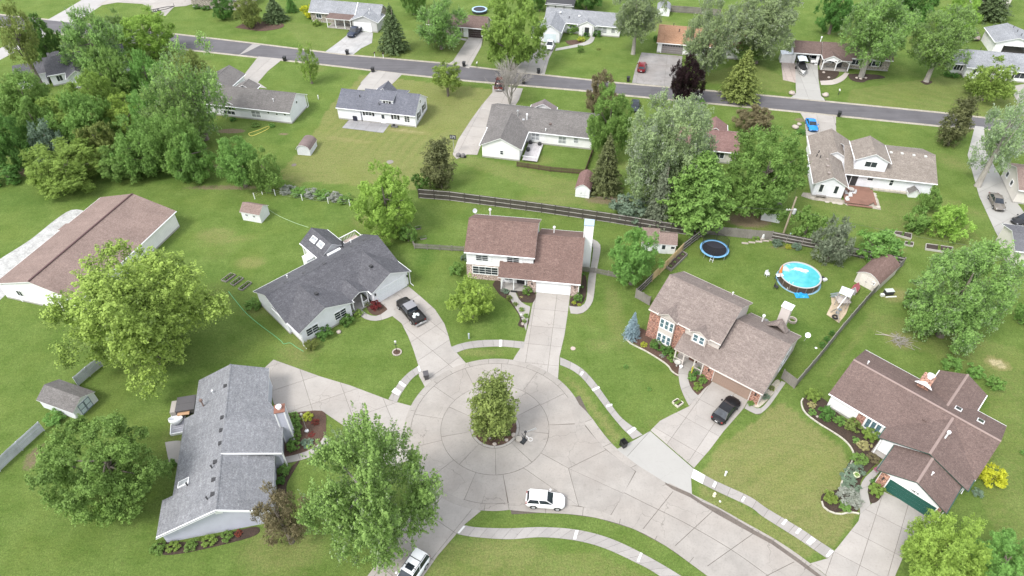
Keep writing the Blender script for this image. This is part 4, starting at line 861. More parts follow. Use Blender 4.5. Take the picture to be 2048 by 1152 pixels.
def wallprism(h, prof, e0, e1, axis, mat, name='wall'):
    import bmesh
    vs = [(e0, p[0], p[1]) for p in prof] + [(e1, p[0], p[1]) for p in prof] if axis == 'x' else [(p[0], e0, p[1]) for p in prof] + [(p[0], e1, p[1]) for p in prof]
    n = len(prof); me = MB().add(vs, [tuple(range(n)), tuple(range(n, 2 * n))[::-1]] + [((i + 1) % n, i, n + i, n + (i + 1) % n) for i in range(n)]).mesh(name, mat)
    bm = bmesh.new(); bm.from_mesh(me); bmesh.ops.recalc_face_normals(bm, faces=bm.faces); bm.to_mesh(me); bm.free(); return link(name, me, h.root)
wallprism(h, [(-4.75, 0), (6.2, 0), (6.2, 1.95), (0, 4.6), (-4.75, 2.55)], .3, 4.0, 'x', SID_LB)
wallprism(h, [(-4.75, 0), (5.1, 0), (5.1, 2.25), (0, 4.58), (-4.75, 2.5)], 3.9, 6.9, 'x', SID_LB)
wallprism(h, [(-5.5, 0), (5.1, 0), (5.1, 2.25), (0, 4.6), (-5.5, 3.0)], 7.0, 11.3, 'x', SID_LB)
wallprism(h, [(-3.8, 0), (5.1, 0), (5.1, 2.25), (0, 4.58), (-3.8, 2.9)], 11.2, 14.4, 'x', SID_LB); wallprism(h, [(-3.8, 0), (3.9, 0), (3.9, 2.8), (0, 4.58), (-3.8, 2.9)], 14.3, 19.5, 'x', SID_LB)
wallprism(h, [(-5.95, 3.05), (-5.95, 2.8), (0, 4.7), (0, 4.95)], 6.66, 6.74, 'x', WHITE, 'rake_board')
wallprism(h, [(-5.1, 2.62), (-5.1, 2.38), (0, 4.58), (6.6, 1.76), (6.6, 2.0), (0, 4.83)], -.12, -.01, 'x', WHITE, 'rake_board')
h.garage_door(17.0, 'W' if False else 'S', -3.84, 4.6, 2.2, plain('blue_grey_door', (.45, .48, .53), .5))
c = MB().box(10.3, 11.3, -6.7, -5.7, 0, 5.7).build('chimney', SID_LB, h.root)
for q in ((10.3, -6.7), (11.3, -6.7), (10.3, -5.7)): MB().box(q[0] - .07, q[0] + .07, q[1] - .07, q[1] + .07, 0, 5.68).build('corner_board', WHITE, c)
MB().box(10.2, 11.4, -6.8, -5.6, 5.7, 5.8).build('chimney_crown', plain('rusty_cap', (.22, .10, .07), .7), c); MB().lathe([(.25, 5.8), (.25, 6.05), (.33, 6.1), (.33, 6.2), (.18, 6.25), (.18, 6.35), (0, 6.4)], 14, 10.8, -6.2).build('flue_cap', WHITE, c)
ze = lambda x, y: 4.8 - (.431 * -y if y < 0 else .455 * y)
for p in ((451, 772), (445, 835), (443, 860.5), (441, 886.5), (430.5, 924), (427.5, 959.5), (425.5, 988.5)): h.ventpx(p[0], p[1], ze, 'box')
h.ventpx(424, 936, ze, 'pipe', DARKM); h.ventpx(375, 971, ze, 'pipe', DARKM); h.ventpx(415, 999, ze, 'pipe', DARKM); h.ventpx(426, 786, ze, 'pipe'); h.ventpx(407, 812, ze, 'tall', plain('brown_flue', (.2, .14, .12), .5))
h.skylight(367, 966, ze, 1.3, .75, 'x', GLSL)
h.box('post', 6.9, 7.05, -6.0, -5.85, 0, 2.9, WHITE); h.box('gable_vent', .25, .31, -.35, .35, 3.55, 4.2, WHITE)
for x in (1.5, 4.5): h.window(-5 + x * 0, .9, 'W', .29, 1.2, 1.2) if False else None
H1 = h
# ---------------------------------------------------------------- H2 charcoal roof
h = House('ranch_house', 'white ranch house with charcoal roof, two front gables and a skylit rear wing', 'house', (-32.97, 67.32), 44.19)
h.gable(-.55, 18.1, -4.5, 4.3, 2.6, 4.8, 'x', 0, SH_DG, wall=SID_BW)
h.gable(-.3, 8.35, -7.4, -.4, 2.6, 4.4, 'y', 4.1, SH_DG, wall=SID_BW, og=.35)
h.gable(11.1, 18.0, -7.75, -.4, 2.6, 4.35, 'y', 14.6, SH_DG, wall=SID_BW, og=.35)
h.gable(8.3, 11.15, -6.9, -3.5, 2.62, 3.3, 'y', 9.75, SH_DG, walls=False)
h.gable(9.9, 14.75, 3.6, 9.2, 2.6, 4.25, 'y', 12.3, SH_DG, wall=SID_W)
h.box('porch_floor', 8.2, 11.3, -6.9, -4.2, 0, .12, CONC)
for x in (8.5, 10.0, 10.95): h.box('porch_post', x - .07, x + .07, -6.75, -6.6, .12, 2.45, WHITE)
for i in range(7): h.box('railing_slat', 10.1 + i * .13, 10.14 + i * .13, -6.7, -6.66, .15, .95, WHITE)
h.box('porch_rail', 10.05, 10.95, -6.72, -6.64, .95, 1.02, WHITE)
h.door(9.4, 'S', -4.12, 1.0, 2.1, WHITE, z=.1)
h.winpx(625, 660, 'S', -7.06, 1.8, 1.25, cols=2, rows=3); h.winpx(681, 628, 'S', -7.06, 1.8, 1.25, cols=2, rows=3)
h.garage_door(14.6, 'S', -7.42, 5.0, 2.15, plain('white_garage', (.74, .77, .80), .5)); h.lamp(11.75, 1.7, 'S', -7.43); h.lamp(17.4, 1.7, 'S', -7.43)
zm = lambda x, y: tent(-4.5, 0, 4.3, 2.6, 4.8)(y); zs = lambda x, y: tent(9.9, 12.3, 14.75, 2.6, 4.25)(x)
for p in ((572, 565), (609, 546), (648, 527), (705, 493), (730.5, 480.5)): h.ventpx(p[0], p[1], zm, 'box', plain('charcoal_vent', (.06, .06, .065), .6))
h.ventpx(575, 556, zm, 'pipe'); h.ventpx(686, 495, zm, 'tall', DARKM); h.ventpx(702, 485, zm, 'pipe')
h.vent(13.6, -4.4, 4.2, 'box', DARKM); h.vent(4.9, -4.0, 4.25, 'box', DARKM)
h.skylight(627.5, 480, zs, .75, 1.3, 'y', GLSL); h.skylight(641.5, 490, zs, .75, 1.3, 'y', GLSL)
h.box('roof_step', 10.8, 13.0, 2.35, 2.75, 3.3, 3.75, WHITE)
px_, py_ = h.px(614, 527); h.box('wing_post', 9.95, 10.1, 8.5, 8.7, 0, 2.55, WHITE)
c = h.box('white_chase', 8.6, 9.75, 5.2, 6.6, 0, 2.3, WHITE)
h.box('deck', 14.6, 18.5, 4.0, 7.4, .1, .55, wood('pinkish_deck', (.42, .33, .30), (.55, .46, .42)));
for i in range(14): h.box('railing_slat', 14.8 + i * .27, 14.86 + i * .27, 7.3, 7.36, .55, 1.4, WHITE)
h.box('deck_rail', 14.7, 18.5, 7.26, 7.4, 1.4, 1.48, WHITE); h.box('deck_rail', 18.42, 18.5, 4.3, 7.26, 1.4, 1.48, WHITE); h.box('sill_ledge', -.2, .6, -6.98, -6.9, 1.2, 1.3, WHITE)
h.downspout(-.1, -7.3, 2.5); h.downspout(17.9, -7.4, 2.5)
H2 = h
# ---------------------------------------------------------------- H6 barn
h = House('pole_barn', 'large white pole barn with long dusty brown roof behind the left maple', 'barn', (-66.37, 70.08), 74.59)
h.gable(-.7, 21.1, -7.35, 6.9, 3.0, 5.0, 'x', -.1, SH_BARN, wall=SID_V, oe=.25, og=.3)
h.slope([(12.0, 6.6, 3.08), (13.8, 6.6, 3.08), (13.8, 7.5, 2.84), (12.0, 7.5, 2.84)], SH_BARN)
MB().box(-.6, 21.0, -.22, .02, 5.02, 5.12).build('ridge_vent', plain('dark_ridge', (.08, .04, .04), .7), h.root)
h.window(3.5, 1.2, 'W', -.42, .9, 1.0); h.door(-4.5, 'W', -.42); MB().bar((-.45, 6.0, 2.9), (-.5, 3.8, .1), .09).build('downspout', WHITE, h.root)
# ---------------------------------------------------------------- H7
BLK = plain('black_shutter', (.02, .02, .022), .5)
h = House('cottage', 'white cottage with slate-blue roof, one dormer and black shutters behind a grey stone patio', 'house', (-34.68, 123.57), -12.12)
h.gable(-.15, 4.95, -.3, 7.4, 2.6, 4.8, 'x', 3.55, SH_SL, wall=SID_BW, oe=.3, og=.15)
h.gable(4.9, 16.35, -.32, 7.75, 2.6, 5.2, 'x', 3.72, SH_SL, wall=SID_BW, oe=.32, og=.2)
h.slope([(8.75, 1.25, 4.45), (11.5, 1.25, 4.45), (11.5, 3.9, 5.24), (8.75, 3.9, 5.24)], SH_SL, .12)
wallprism(h, [(1.5, 3.3), (3.6, 3.3), (3.6, 5.0), (1.5, 4.38)], 8.95, 11.3, 'x', SID_BW, 'dormer')
h.gable(5.2, 9.4, 5.8, 9.2, 2.7, 4.55, 'y', 7.9 - .2, SH_SL, wall=SID_BW); h.slope([(9.3, 7.4, 2.95), (11.9, 7.4, 2.95), (11.9, 9.8, 2.55), (9.3, 9.8, 2.55)], SH_SL, .12)
h.window(10.1, 3.5, 'S', 1.49, .5, .8, cols=1, rows=2, shutters=BLK)
h.winpx(737, 226.5, 'S', 0.0, 1.3, .9, cols=2, rows=2, shutters=BLK); h.winpx(790.5, 233.5, 'S', 0.0, .6, 1.0, cols=1, rows=2, shutters=BLK); h.winpx(814, 238, 'S', 0.0, 1.0, 1.3, cols=2, rows=3)
h.door(9.5, 'S', 0.0, .9, 2.0, WHITE, z=.15)
h.window(2.2, .9, 'E', 16.17, 1.0, 1.3, cols=1, rows=2, shutters=BLK); h.window(5.4, .9, 'E', 16.17, 1.0, 1.3, cols=1, rows=2, shutters=BLK); h.window(3.7, 3.3, 'E', 16.17, .5, .7, cols=1)
h.vent(4.2, 2.2, 4.0, 'pipe', DARKM); h.vent(8.6, 1.0, 3.5, 'pipe', DARKM); h.box('house_corner', 16.1, 16.19, -.03, .06, 0, 2.5, WHITE)
# ---------------------------------------------------------------- H8
h = House('ranch_house', 'white L-shaped ranch house with grey-brown roof and a small railed deck', 'house', (3.35, 113.92), -12.16)
h.gable(-8.45, 12.0, .0, 9.6, 2.6, 4.85, 'x', 4.8, SH_BG2, wall=SID_W)
h.gable(-8.1, -.25, -6.65, 3.0, 2.6, 4.5, 'y', -4.15, SH_BG2, wall=SID_W)
h.gable(-1.7, 3.5, 8.6, 10.6, 2.6, 4.0, 'y', .9, shingle('taupe_shingle', (.18, .16, .16), (.25, .22, .215), (.17, .14, .14)), wall=SID_W)
h.window(-4.0, 1.0, 'S', -6.34, .55, .8, cols=1, rows=2); h.winpx(1071, 273, 'S', .41, 1.4, 1.4, cols=2, rows=2, gl=GLSL); h.winpx(1124.5, 280, 'S', .41, 1.4, 1.4, cols=2, rows=2, gl=GLSL); h.winpx(1152, 281, 'S', .41, .8, 1.0, cols=1, rows=2, gl=GLSL)
zm = lambda x, y: tent(0, 4.8, 9.6, 2.6, 4.85)(y)
h.ventpx(1035.5, 232, zm, 'tall'); h.ventpx(1054, 239, zm, 'tall', WHITE); h.ventpx(1047, 239.5, zm, 'box', GALV); h.ventpx(1101, 248, zm, 'box', plain('brown_vent', (.12, .09, .08), .6)); h.ventpx(1091.5, 262, zm, 'pipe')
DK = wood('grey_deck_boards', (.42, .40, .42), (.52, .50, .50))
for i in range(14): h.box('deck_board', -.15 + i * .2, .03 + i * .2, -6.3, -.1, .32, .36, DK)
for a, b, c_, d_ in ((2.55, 2.62, -6.3, -2.6), (-.1, 2.6, -6.32, -6.25)): h.box('deck_rail', a, b, c_, d_, 1.15, 1.22, WHITE)
for i in range(14): h.box('railing_slat', 2.56, 2.61, -6.3 + i * .27, -6.25 + i * .27, .36, 1.15, WHITE)
# ---------------------------------------------------------------- H9
h = House('ranch_house', 'pale blue-white ranch house with grey-brown roof and arched windows', 'house', (-43.44, 119.95), -12.2)
h.gable(-19.8, -.2, 1.1, 9.1, 2.6, 4.85, 'x', 5.1, SH_BG2, wall=SID_BW)
h.gable(-23.6, -17.0, 8.0, 14.9, 2.6, 4.3, 'y', -20.3, SH_BG2, wall=SID_BW); h.gable(-16.2, -11.4, 8.0, 10.8, 2.6, 3.75, 'y', -13.7, SH_BG2, wall=SID_BW)
m = MB(); arch = []
for x0, z0_, hh in ((-.95, 0, 1.1), (0, 0, 1.55), (.95, 0, 1.1)): pass
h.winpx(459, 225, 'S', 1.51, 2.4, .75, cols=3, rows=1, name='window')
a_, z_ = h.on(460, 216, 'S', 1.51)
pts = [(-1.2, 0)] + [(-1.2 * math.cos(t) , .15 + 1.25 * math.sin(t)) for t in np.linspace(0, math.pi, 11)] + [(1.2, 0)]
fr = MB().add([(p[0] * 1.08, 0, p[1] * 1.08) for p in pts] + [(p[0] * 1.08, -.05, p[1] * 1.08) for p in pts], [tuple(range(len(pts), 2 * len(pts)))] + [(i, i + 1, len(pts) + i + 1, len(pts) + i) for i in range(len(pts) - 1)])
o = fr.build('arched_window', WHITE, h.root, (a_, 1.51, z_ - .35)); MB().add([(p[0], -.06, p[1] + .03) for p in pts], [tuple(range(len(pts)))]).build('pane', GLS, o)
MB().box(-.43, -.35, -.09, -.062, 0, 1.3).box(.35, .43, -.09, -.062, 0, 1.3).bar((-.4, -.075, .6), (0, -.075, 1.1), .06).bar((.4, -.075, .6), (0, -.075, 1.1), .06).build('muntin', WHITE, o)
h.winpx(512, 228, 'S', 1.51, 1.9, 1.3, cols=2, rows=2, gl=GLSL); h.winpx(510, 221, 'S', 1.51, 1.5, .12, cols=1)
for p in ((536.8, 225.5), (553.5, 228), (569.8, 229.4)): h.winpx(p[0], p[1], 'S', 1.51, .4, .35, cols=1)
h.window(4.9, 2.7, 'E', -.5, .5, .5, cols=1); h.vent(-4.3, 3.0, 3.75, 'pipe')
h.downspout(-.35, 8.9, 2.5)
# ---------------------------------------------------------------- H10
h = House('split_level_house', 'large white house with mottled beige-grey roof, raised gabled upper room and red-brown deck', 'house', (55.98, 95.49), -12.2)
h.gable(-5.15, .5, .1, 9.5, 2.6, 4.25, 'y', -2.4, SH_BG, wall=SID_BW)
h.gable(-4.6, 2.75, 8.1, 16.3, 2.65, 4.6, 'y', -.9, SH_BG, wall=SID_W)
h.gable(.4, 15.4, 4.45, 16.0, 2.6, 4.85, 'x', 10.2, SH_BG, wall=SID_BW)
h.gable(1.5, 7.35, 5.35, 11.6, 5.0, 6.45, 'y', 4.4, SH_BG, wall=SID_BW, z0=2.6)
h.winpx(1600 + 962 / 6.775, 250 + 535 / 6.775, 'S', 5.66, 1.9, 1.0, cols=2); h.window(-3.6, 1.0, 'S', .41, .6, 1.5, cols=1); h.window(-1.2, 1.0, 'S', .41, .6, 1.5, cols=1)
h.winpx(1741.5, 356.5, 'S', 4.88, .9, .9, cols=1, rows=2); h.winpx(1783, 365, 'S', 4.88, .55, 1.2, cols=1, rows=2)
h.box('patio_door', .75, 2.9, 4.78, 4.87, .35, 2.35, DARKM); h.box('door_frame', 1.78, 1.86, 4.74, 4.77, .35, 2.35, WHITE)
zl = lambda x, y: tent(-5.15, -2.4, .5, 2.6, 4.25)(x); zr_ = lambda x, y: tent(4.45, 10.2, 16, 2.6, 4.85)(y)
for p in ((1662.5, 271), (1666, 301.5), (1655, 318.5), (1656, 332), (1658, 346)): h.ventpx(p[0], p[1], lambda x, y: 4.1, 'box', plain('taupe_vent', (.28, .24, .22), .7))
for p in ((1782, 305), (1804, 307), (1827.5, 310.5), (1851, 313)): h.ventpx(p[0], p[1], zr_, 'box', plain('pale_vent', (.5, .5, .48), .6))
for p in ((1637, 306), (1633, 313), (1640, 316)): h.ventpx(p[0], p[1], zl, 'pipe', DARKM)
RD = wood('red_brown_deck', (.185, .095, .068), (.25, .135, .10))
x0_, y0_ = .45, -.9
for i in range(22):
    yy = y0_ + i * .25; x1_ = 5.3 if i > 3 else 4.3 + i * .25
    if yy < 4.6: h.box('deck_board', .5, x1_, yy, yy + .235, .3, .36, RD)
h.box('deck_step', .9, 4.9, -1.35, -.95, .12, .2, RD); h.box('deck_step', 5.35, 5.75, -.3, 4.2, .12, .2, RD)
fl = struct('flagstone_path', None)
FS = concrete('flagstone', (.50, .46, .40), 1.2)
sheet('gravel_bed', GP([(1602, 392), (1625, 400), (1690, 408), (1762, 420), (1756, 398), (1744, 382), (1735, 380), (1740, 405), (1700, 402), (1640, 392), (1622, 386), (1606, 385)]), .012, gravel('tan_gravel', (.30, .27, .22), (.42, .38, .32), 8), fl)
for p in ((1654, 404), (1668, 406), (1680, 407), (1698, 409), (1716, 411), (1730, 412), (1746, 398), (1748, 392), (1748, 404), (1745, 388), (1640, 399), (1625, 396), (1756, 414)):
    x, y = G(*p); r_ = random.uniform(.35, .65); slab_obj([(x + r_ * math.cos(a) * random.uniform(.8, 1.2), y + r_ * .7 * math.sin(a)) for a in np.linspace(0, 6.28, 7)[:-1]], fl, FS, z1=.06, name='flagstone')
for x in np.arange(5.9, 12.5, .9): h.box('foundation_stone', x, x + .84, 4.35, 4.8, 0, .3, FS)
# ---------------------------------------------------------------- far row
h = House('ranch_house', 'light grey roofed ranch house with brown porch roof and white garage door', 'house', (-40.26, 169.24), -12.2)
h.gable(-11.5, 7.5, 1.35, 7.2, 2.6, 4.75, 'x', 4.3, SH_LG, wall=BR_GREY); h.gable(.85, 8.05, -1.7, 3.6, 2.6, 4.0, 'y', 4.45, SH_LG, wall=SID_G)
h.trim = WHITE; h.slope([(-5.8, -1.2, 2.42), (.85, -1.2, 2.42), (.85, 1.6, 2.75), (-5.8, 1.6, 2.75)], SH_BR2, .12)
for x in (-5.6, -3.4, -1.0, .6): h.box('porch_post', x - .08, x + .08, -1.1, -.95, 0, 2.3, WHITE)
h.box('porch_floor', -5.7, .8, -1.15, 1.6, 0, .12, CONC); h.garage_door(3.95, 'S', -1.4, 4.3, 2.1, WHITE, cols=6); MB().box(.9, 1.1, 1.2, 4.3, 3.0, 4.85).build('firebreak', WHITE, h.root) if False else None
h.window(-9.0, 1.1, 'S', 1.75, 1.3, 1.0); h.window(-3.5, 1.0, 'S', 1.75, 1.6, 1.2); h.vent(5.3, .3, 3.7, 'pipe'); h.vent(4.7, 2.2, 3.9, 'pipe')
MB().bar((1.0, 1.35, 2.7), (1.0, 4.3, 4.85), .14, .1).build('roof_divider', WHITE, h.root)
h = House('ranch_house', 'small brown-roofed house with black-brown garage door behind the silver maple', 'house', (-10.55, 163.81), -12.2)
h.gable(-10.5, 4.6, -.65, 4.9, 2.5, 4.45, 'x', 2.1, SH_BR2, wall=BR_GREY); h.garage_door(2.0, 'S', -.25, 4.0, 2.1, plain('black_brown_door', (.05, .035, .035), .5)); h.window(-2.5, 1, 'S', -.24, 1.4, 1.1); h.window(-7, 1, 'S', -.24, 1.6, 1.1); h.box('wall_pier', -1.2, -.1, -.27, -.2, 0, 2.2, WHITE)
h = House('ranch_house', 'white house with grey shingle roof, single garage bay and two round bushes beside its door', 'house', (7.85, 160.45), -12.2)
h.gable(-1.4, 17.5, 6.3, 12.6, 2.6, 4.8, 'x', 9.4, SH_LG, wall=SID_W); h.gable(-1.6, 3.9, 0, 9.3, 2.6, 4.3, 'y', 1.2, SH_LG, wall=SID_BW); h.gable(7.0, 11.4, 5.6, 8.0, 2.6, 3.7, 'y', 9.2, SH_LG, wall=SID_W, og=.25)
h.box('annex', -3.6, -1.2, 2.0, 5.5, 0, 2.2, SID_BW); h.slope([(-3.9, 1.8, 2.3), (-1.2, 1.8, 3.0), (-1.2, 5.7, 3.0), (-3.9, 5.7, 2.3)], SH_LG, .12)
h.garage_door(1.2, 'S', .3, 2.9, 2.1, plain('pale_blue_door', (.62, .70, .74), .5), cols=4)
h.door(9.3, 'S', 5.84, .9, 2.05, DARKM); h.window(7.6, .9, 'S', 5.84, .6, 1.3, cols=1, gl=GLSL) if False else None; h.window(5.6, .9, 'S', 6.7, 1.3, 1.3, rows=3, gl=GLSL); h.window(12.9, .8, 'S', 6.7, 2.2, 1.4, rows=3, gl=GLSL); h.window(15.6, 1, 'S', 6.7, .9, 1.1, cols=1, gl=GLSL)
h.box('porch_column', 8.1, 8.25, 5.6, 5.75, 0, 2.5, WHITE); h.box('porch_column', 10.4, 10.55, 5.6, 5.75, 0, 2.5, WHITE)
h.vent(2.3, 8.3, 4.3, 'box', WHITE); h.vent(7.0, 8.0, 3.9, 'box', WHITE); h.vent(4.6, 7.4, 3.4, 'pipe', DARKM)
h = House('ranch_house', 'ranch house with orange-brown roof and grey garage door behind the cracked grey driveway', 'house', (34.0, 154.36), -12.2)
h.gable(-.55, 19.2, 0, 11, 2.55, 4.55, 'x', 5.5, SH_OR, wall=SID_W); h.garage_door(3.2, 'S', .42, 4.9, 2.15, plain('grey_garage', (.22, .20, .20), .5), lights=True)
for x in (10.5, 14.5): h.window(x, 1, 'S', .42, 1.8, 1.1)
h.vent(4.2, 3.8, 4.1, 'pipe', DARKM); h.vent(2.8, 6.5, 4.3, 'pipe', DARKM)
# carport house
h = House('ranch_house', 'brown-roofed house with open double carport and arched white porch', 'house', (64.23, 150.18), -9.5)
h.gable(-.6, 5.4, -1.45, 3.1, 2.6, 4.5, 'x', .82, SH_BR2, walls=False); h.gable(5.4, 20.6, -2.3, 3.6, 2.6, 4.65, 'x', .65, SH_BR2, wall=BR_GREY)
h.gable(5.5, 9.6, -3.9, -.8, 2.5, 3.5, 'y', 7.4, SH_BR2, wall=SID_W, z0=2.2)
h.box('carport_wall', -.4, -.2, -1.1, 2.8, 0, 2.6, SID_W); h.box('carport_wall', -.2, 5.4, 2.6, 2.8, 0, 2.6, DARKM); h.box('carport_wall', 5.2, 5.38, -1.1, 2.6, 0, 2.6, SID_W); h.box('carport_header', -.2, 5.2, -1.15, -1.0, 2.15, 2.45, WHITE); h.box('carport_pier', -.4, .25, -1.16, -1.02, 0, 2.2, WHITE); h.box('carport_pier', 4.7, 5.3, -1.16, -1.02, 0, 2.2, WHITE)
h.box('porch_floor', 5.6, 11.5, -3.8, -1.9, 0, .15, CONC)
for i, x in enumerate((5.75, 8.6, 11.3)): h.box('porch_column', x - .09, x + .09, -3.78, -3.6, .15, 2.3, WHITE)
for a_, b_ in ((5.75, 8.6), (8.6, 11.3)):
    c_ = (a_ + b_) / 2; rr = (b_ - a_) / 2; m = MB()
    for k in range(10): t0, t1 = math.pi * k / 10, math.pi * (k + 1) / 10; m.bar((c_ - rr * math.cos(t0), -3.7, 1.35 + .95 * math.sin(t0)), (c_ - rr * math.cos(t1), -3.7, 1.35 + .95 * math.sin(t1)), .14, .12)
    m.build('porch_arch', WHITE, h.root)
h.slope([(8.8, -3.9, 2.5), (11.7, -3.9, 2.5), (11.7, -1.8, 2.8), (8.8, -1.8, 2.8)], SH_BR2, .12)
h.window(7.2, 1.1, 'S', -1.9, 1.5, 1.1, shutters=BLK); h.door(9.7, 'S', -1.9, 1, 2, DARKM); h.window(13, 1, 'S', -1.9, 1.6, 1.1, shutters=BLK); h.window(17.3, 1, 'S', -1.9, 1.6, 1.1, shutters=BLK)
h.box('lean_to', -2.9, -.45, -1.2, .9, 0, 1.9, SID_W); h.slope([(-3.0, -1.3, 1.95), (-.42, -1.3, 2.2), (-.42, 1.0, 2.2), (-3.0, 1.0, 1.95)], plain('white_metal', (.75, .80, .86), .4), .06)
h.vent(5.0, .85, 4.5, 'tall', WHITE)
# grey house far right
h = House('ranch_house', 'grey-roofed white house with black shutters behind the round green tree at far right', 'house', (97.4, 144.13), -12.2)
h.gable(2.0, 17, -2.2, 7.0, 2.5, 4.6, 'x', 2.4, SH_LG, wall=SID_W); h.gable(-.2, 2.6, -.6, 4.6, 2.4, 3.6, 'x', 2.0, SH_LG, wall=SID_W)
h.winpx(1913, 141, 'S', -1.78, 1.4, 1.1, shutters=BLK) if False else h.window(.9, .9, 'S', -.19, 1.2, 1.2, shutters=BLK); h.door(4.0, 'S', -1.79, .95, 2.05, WHITE); h.window(6.2, .9, 'S', -1.79, 1.2, 1.1, shutters=BLK); h.window(13.2, .9, 'S', -1.79, 2.0, 1.2, shutters=BLK); h.window(10, .9, 'S', -1.79, 1.2, 1.1)
h.vent(5.2, 2.9, 4.5, 'pipe', DARKM); h.vent(9, 3.2, 4.4, 'pipe')
h = House('detached_garage', 'white detached double garage with open door and grey roof, top right corner', 'garage', (97.4, 144.13), -12.2)
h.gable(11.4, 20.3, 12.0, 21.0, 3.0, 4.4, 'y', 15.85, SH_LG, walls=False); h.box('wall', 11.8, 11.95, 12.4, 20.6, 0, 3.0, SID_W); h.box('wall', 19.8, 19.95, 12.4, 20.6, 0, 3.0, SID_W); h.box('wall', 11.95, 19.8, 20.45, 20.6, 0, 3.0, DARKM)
h.box('wall', 11.95, 13.6, 12.4, 12.55, 0, 3.0, SID_W); wallprism(h, [(11.8, 2.4), (19.95, 2.4), (19.95, 2.95), (15.85, 4.2), (11.8, 2.95)], 12.36, 12.39, 'y', SID_W); h.box('door_header', 13.6, 19.8, 12.3, 12.35, 2.3, 2.5, WHITE); h.box('garage_floor', 11.95, 19.8, 12.4, 20.4, 0, .05, CONC); h.vent(16.6, 18.8, 4.1, 'pipe', DARKM); h.vent(16.8, 16.6, 4.1, 'pipe', DARKM); h.vent(17, 14.4, 4.1, 'pipe', DARKM)
h = House('ranch_house', 'dusty red-roofed house mostly hidden between silver maple and dark maple', 'house', (35.12, 107.2), -12.2)
h.gable(-11, 5.7, .3, 8.1, 2.6, 4.6, 'x', 4.2, SH_RED, wall=SID_C); h.gable(-1.0, 3.8, 6.0, 10.4, 2.6, 4.1, 'y', 1.4, SH_RED, wall=SID_C); h.window(2.5, 1, 'S', .72, 1.5, 1.1)
h = House('ranch_house', 'cream-walled brown-roofed house at the right edge beside the long driveway', 'house', G(2000, 354), -15)
h.gable(-.3, 12, -8.5, .4, 2.8, 4.5, 'x', -4.0, SH_BARN, wall=SID_C); h.window(-1.9, 1.3, 'W', .01, .9, .9, cols=1); h.window(-4.6, 1.3, 'W', .01, .9, .9, cols=1)
g0 = G(2003.5, 446.7, 3.0)
h = House('detached_garage', 'grey-roofed cream garage at the right edge, below the cream house', 'garage', g0, -12.8)
h.gable(0, 9, -6.9, 0, 3.0, 4.2, 'x', None, shingle('mid_grey_shingle', (.13, .13, .145), (.17, .17, .19), (.11, .11, .12)), wall=SID_C); h.garage_door(4.6, 'S', -6.5, 4.8, 2.2, WHITE)
# hidden houses on the left and small roofs at the top edge
h = House('house', 'charcoal-roofed house glimpsed between the left woods', 'house', G(105, 175), 28)
h.gable(0, 16, 0, 9, 2.6, 4.8, 'x', None, SH_DG, wall=SID_BW); h.gable(3.5, 8.0, -3.5, 2, 2.6, 4.0, 'y', None, SH_DG, wall=SID_BW)
h.slope([(1.0, 5.2, 4.4), (3.4, 5.2, 4.4), (3.4, 6.4, 5.0), (1.0, 6.4, 5.0)], SH_DG, .1); h.window(2, .9, 'S', .42); h.box('addition', -6, -.5, 2, 7, 0, 2.6, SID_BW); h.slope([(-6.3, 1.7, 2.7), (-.1, 1.7, 2.7), (-.1, 7.3, 3.3), (-6.3, 7.3, 3.3)], SH_DG)
h = House('house', 'pale building with dark posts behind the grey shingled house at the top edge', 'house', G(1093, 30), -12.2)
h.box('wall', 0, 6.5, 0, 6, 0, 3.0, SID_G); h.slope([(-.4, -.4, 2.9), (7, -.4, 2.9), (7, 6.5, 3.9), (-.4, 6.5, 3.9)], DARKM)
for x in (.2, 2.2, 4.4): h.box('post', x, x + .15, -.35, -.2, 0, 2.8, DARKM)
h = House('house', 'brown-roofed building beyond the concrete parking at the top left edge', 'house', G(380, 17), -10)
h.gable(0, 15, .5, 9.5, 3.0, 5.0, 'x', None, SH_BARN, wall=BR_GREY)
h = House('house', 'pinkish building half hidden by trees at the top right edge', 'house', G(1945, 14), -12.2)
h.gable(0, 9, 0, 8, 4.5, 6.2, 'y', None, SH_RED, wall=SID_C); h.window(2, 2.6, 'S', .33, 1.2, 1.2); h.window(6, 2.6, 'S', .33, 1.2, 1.2)
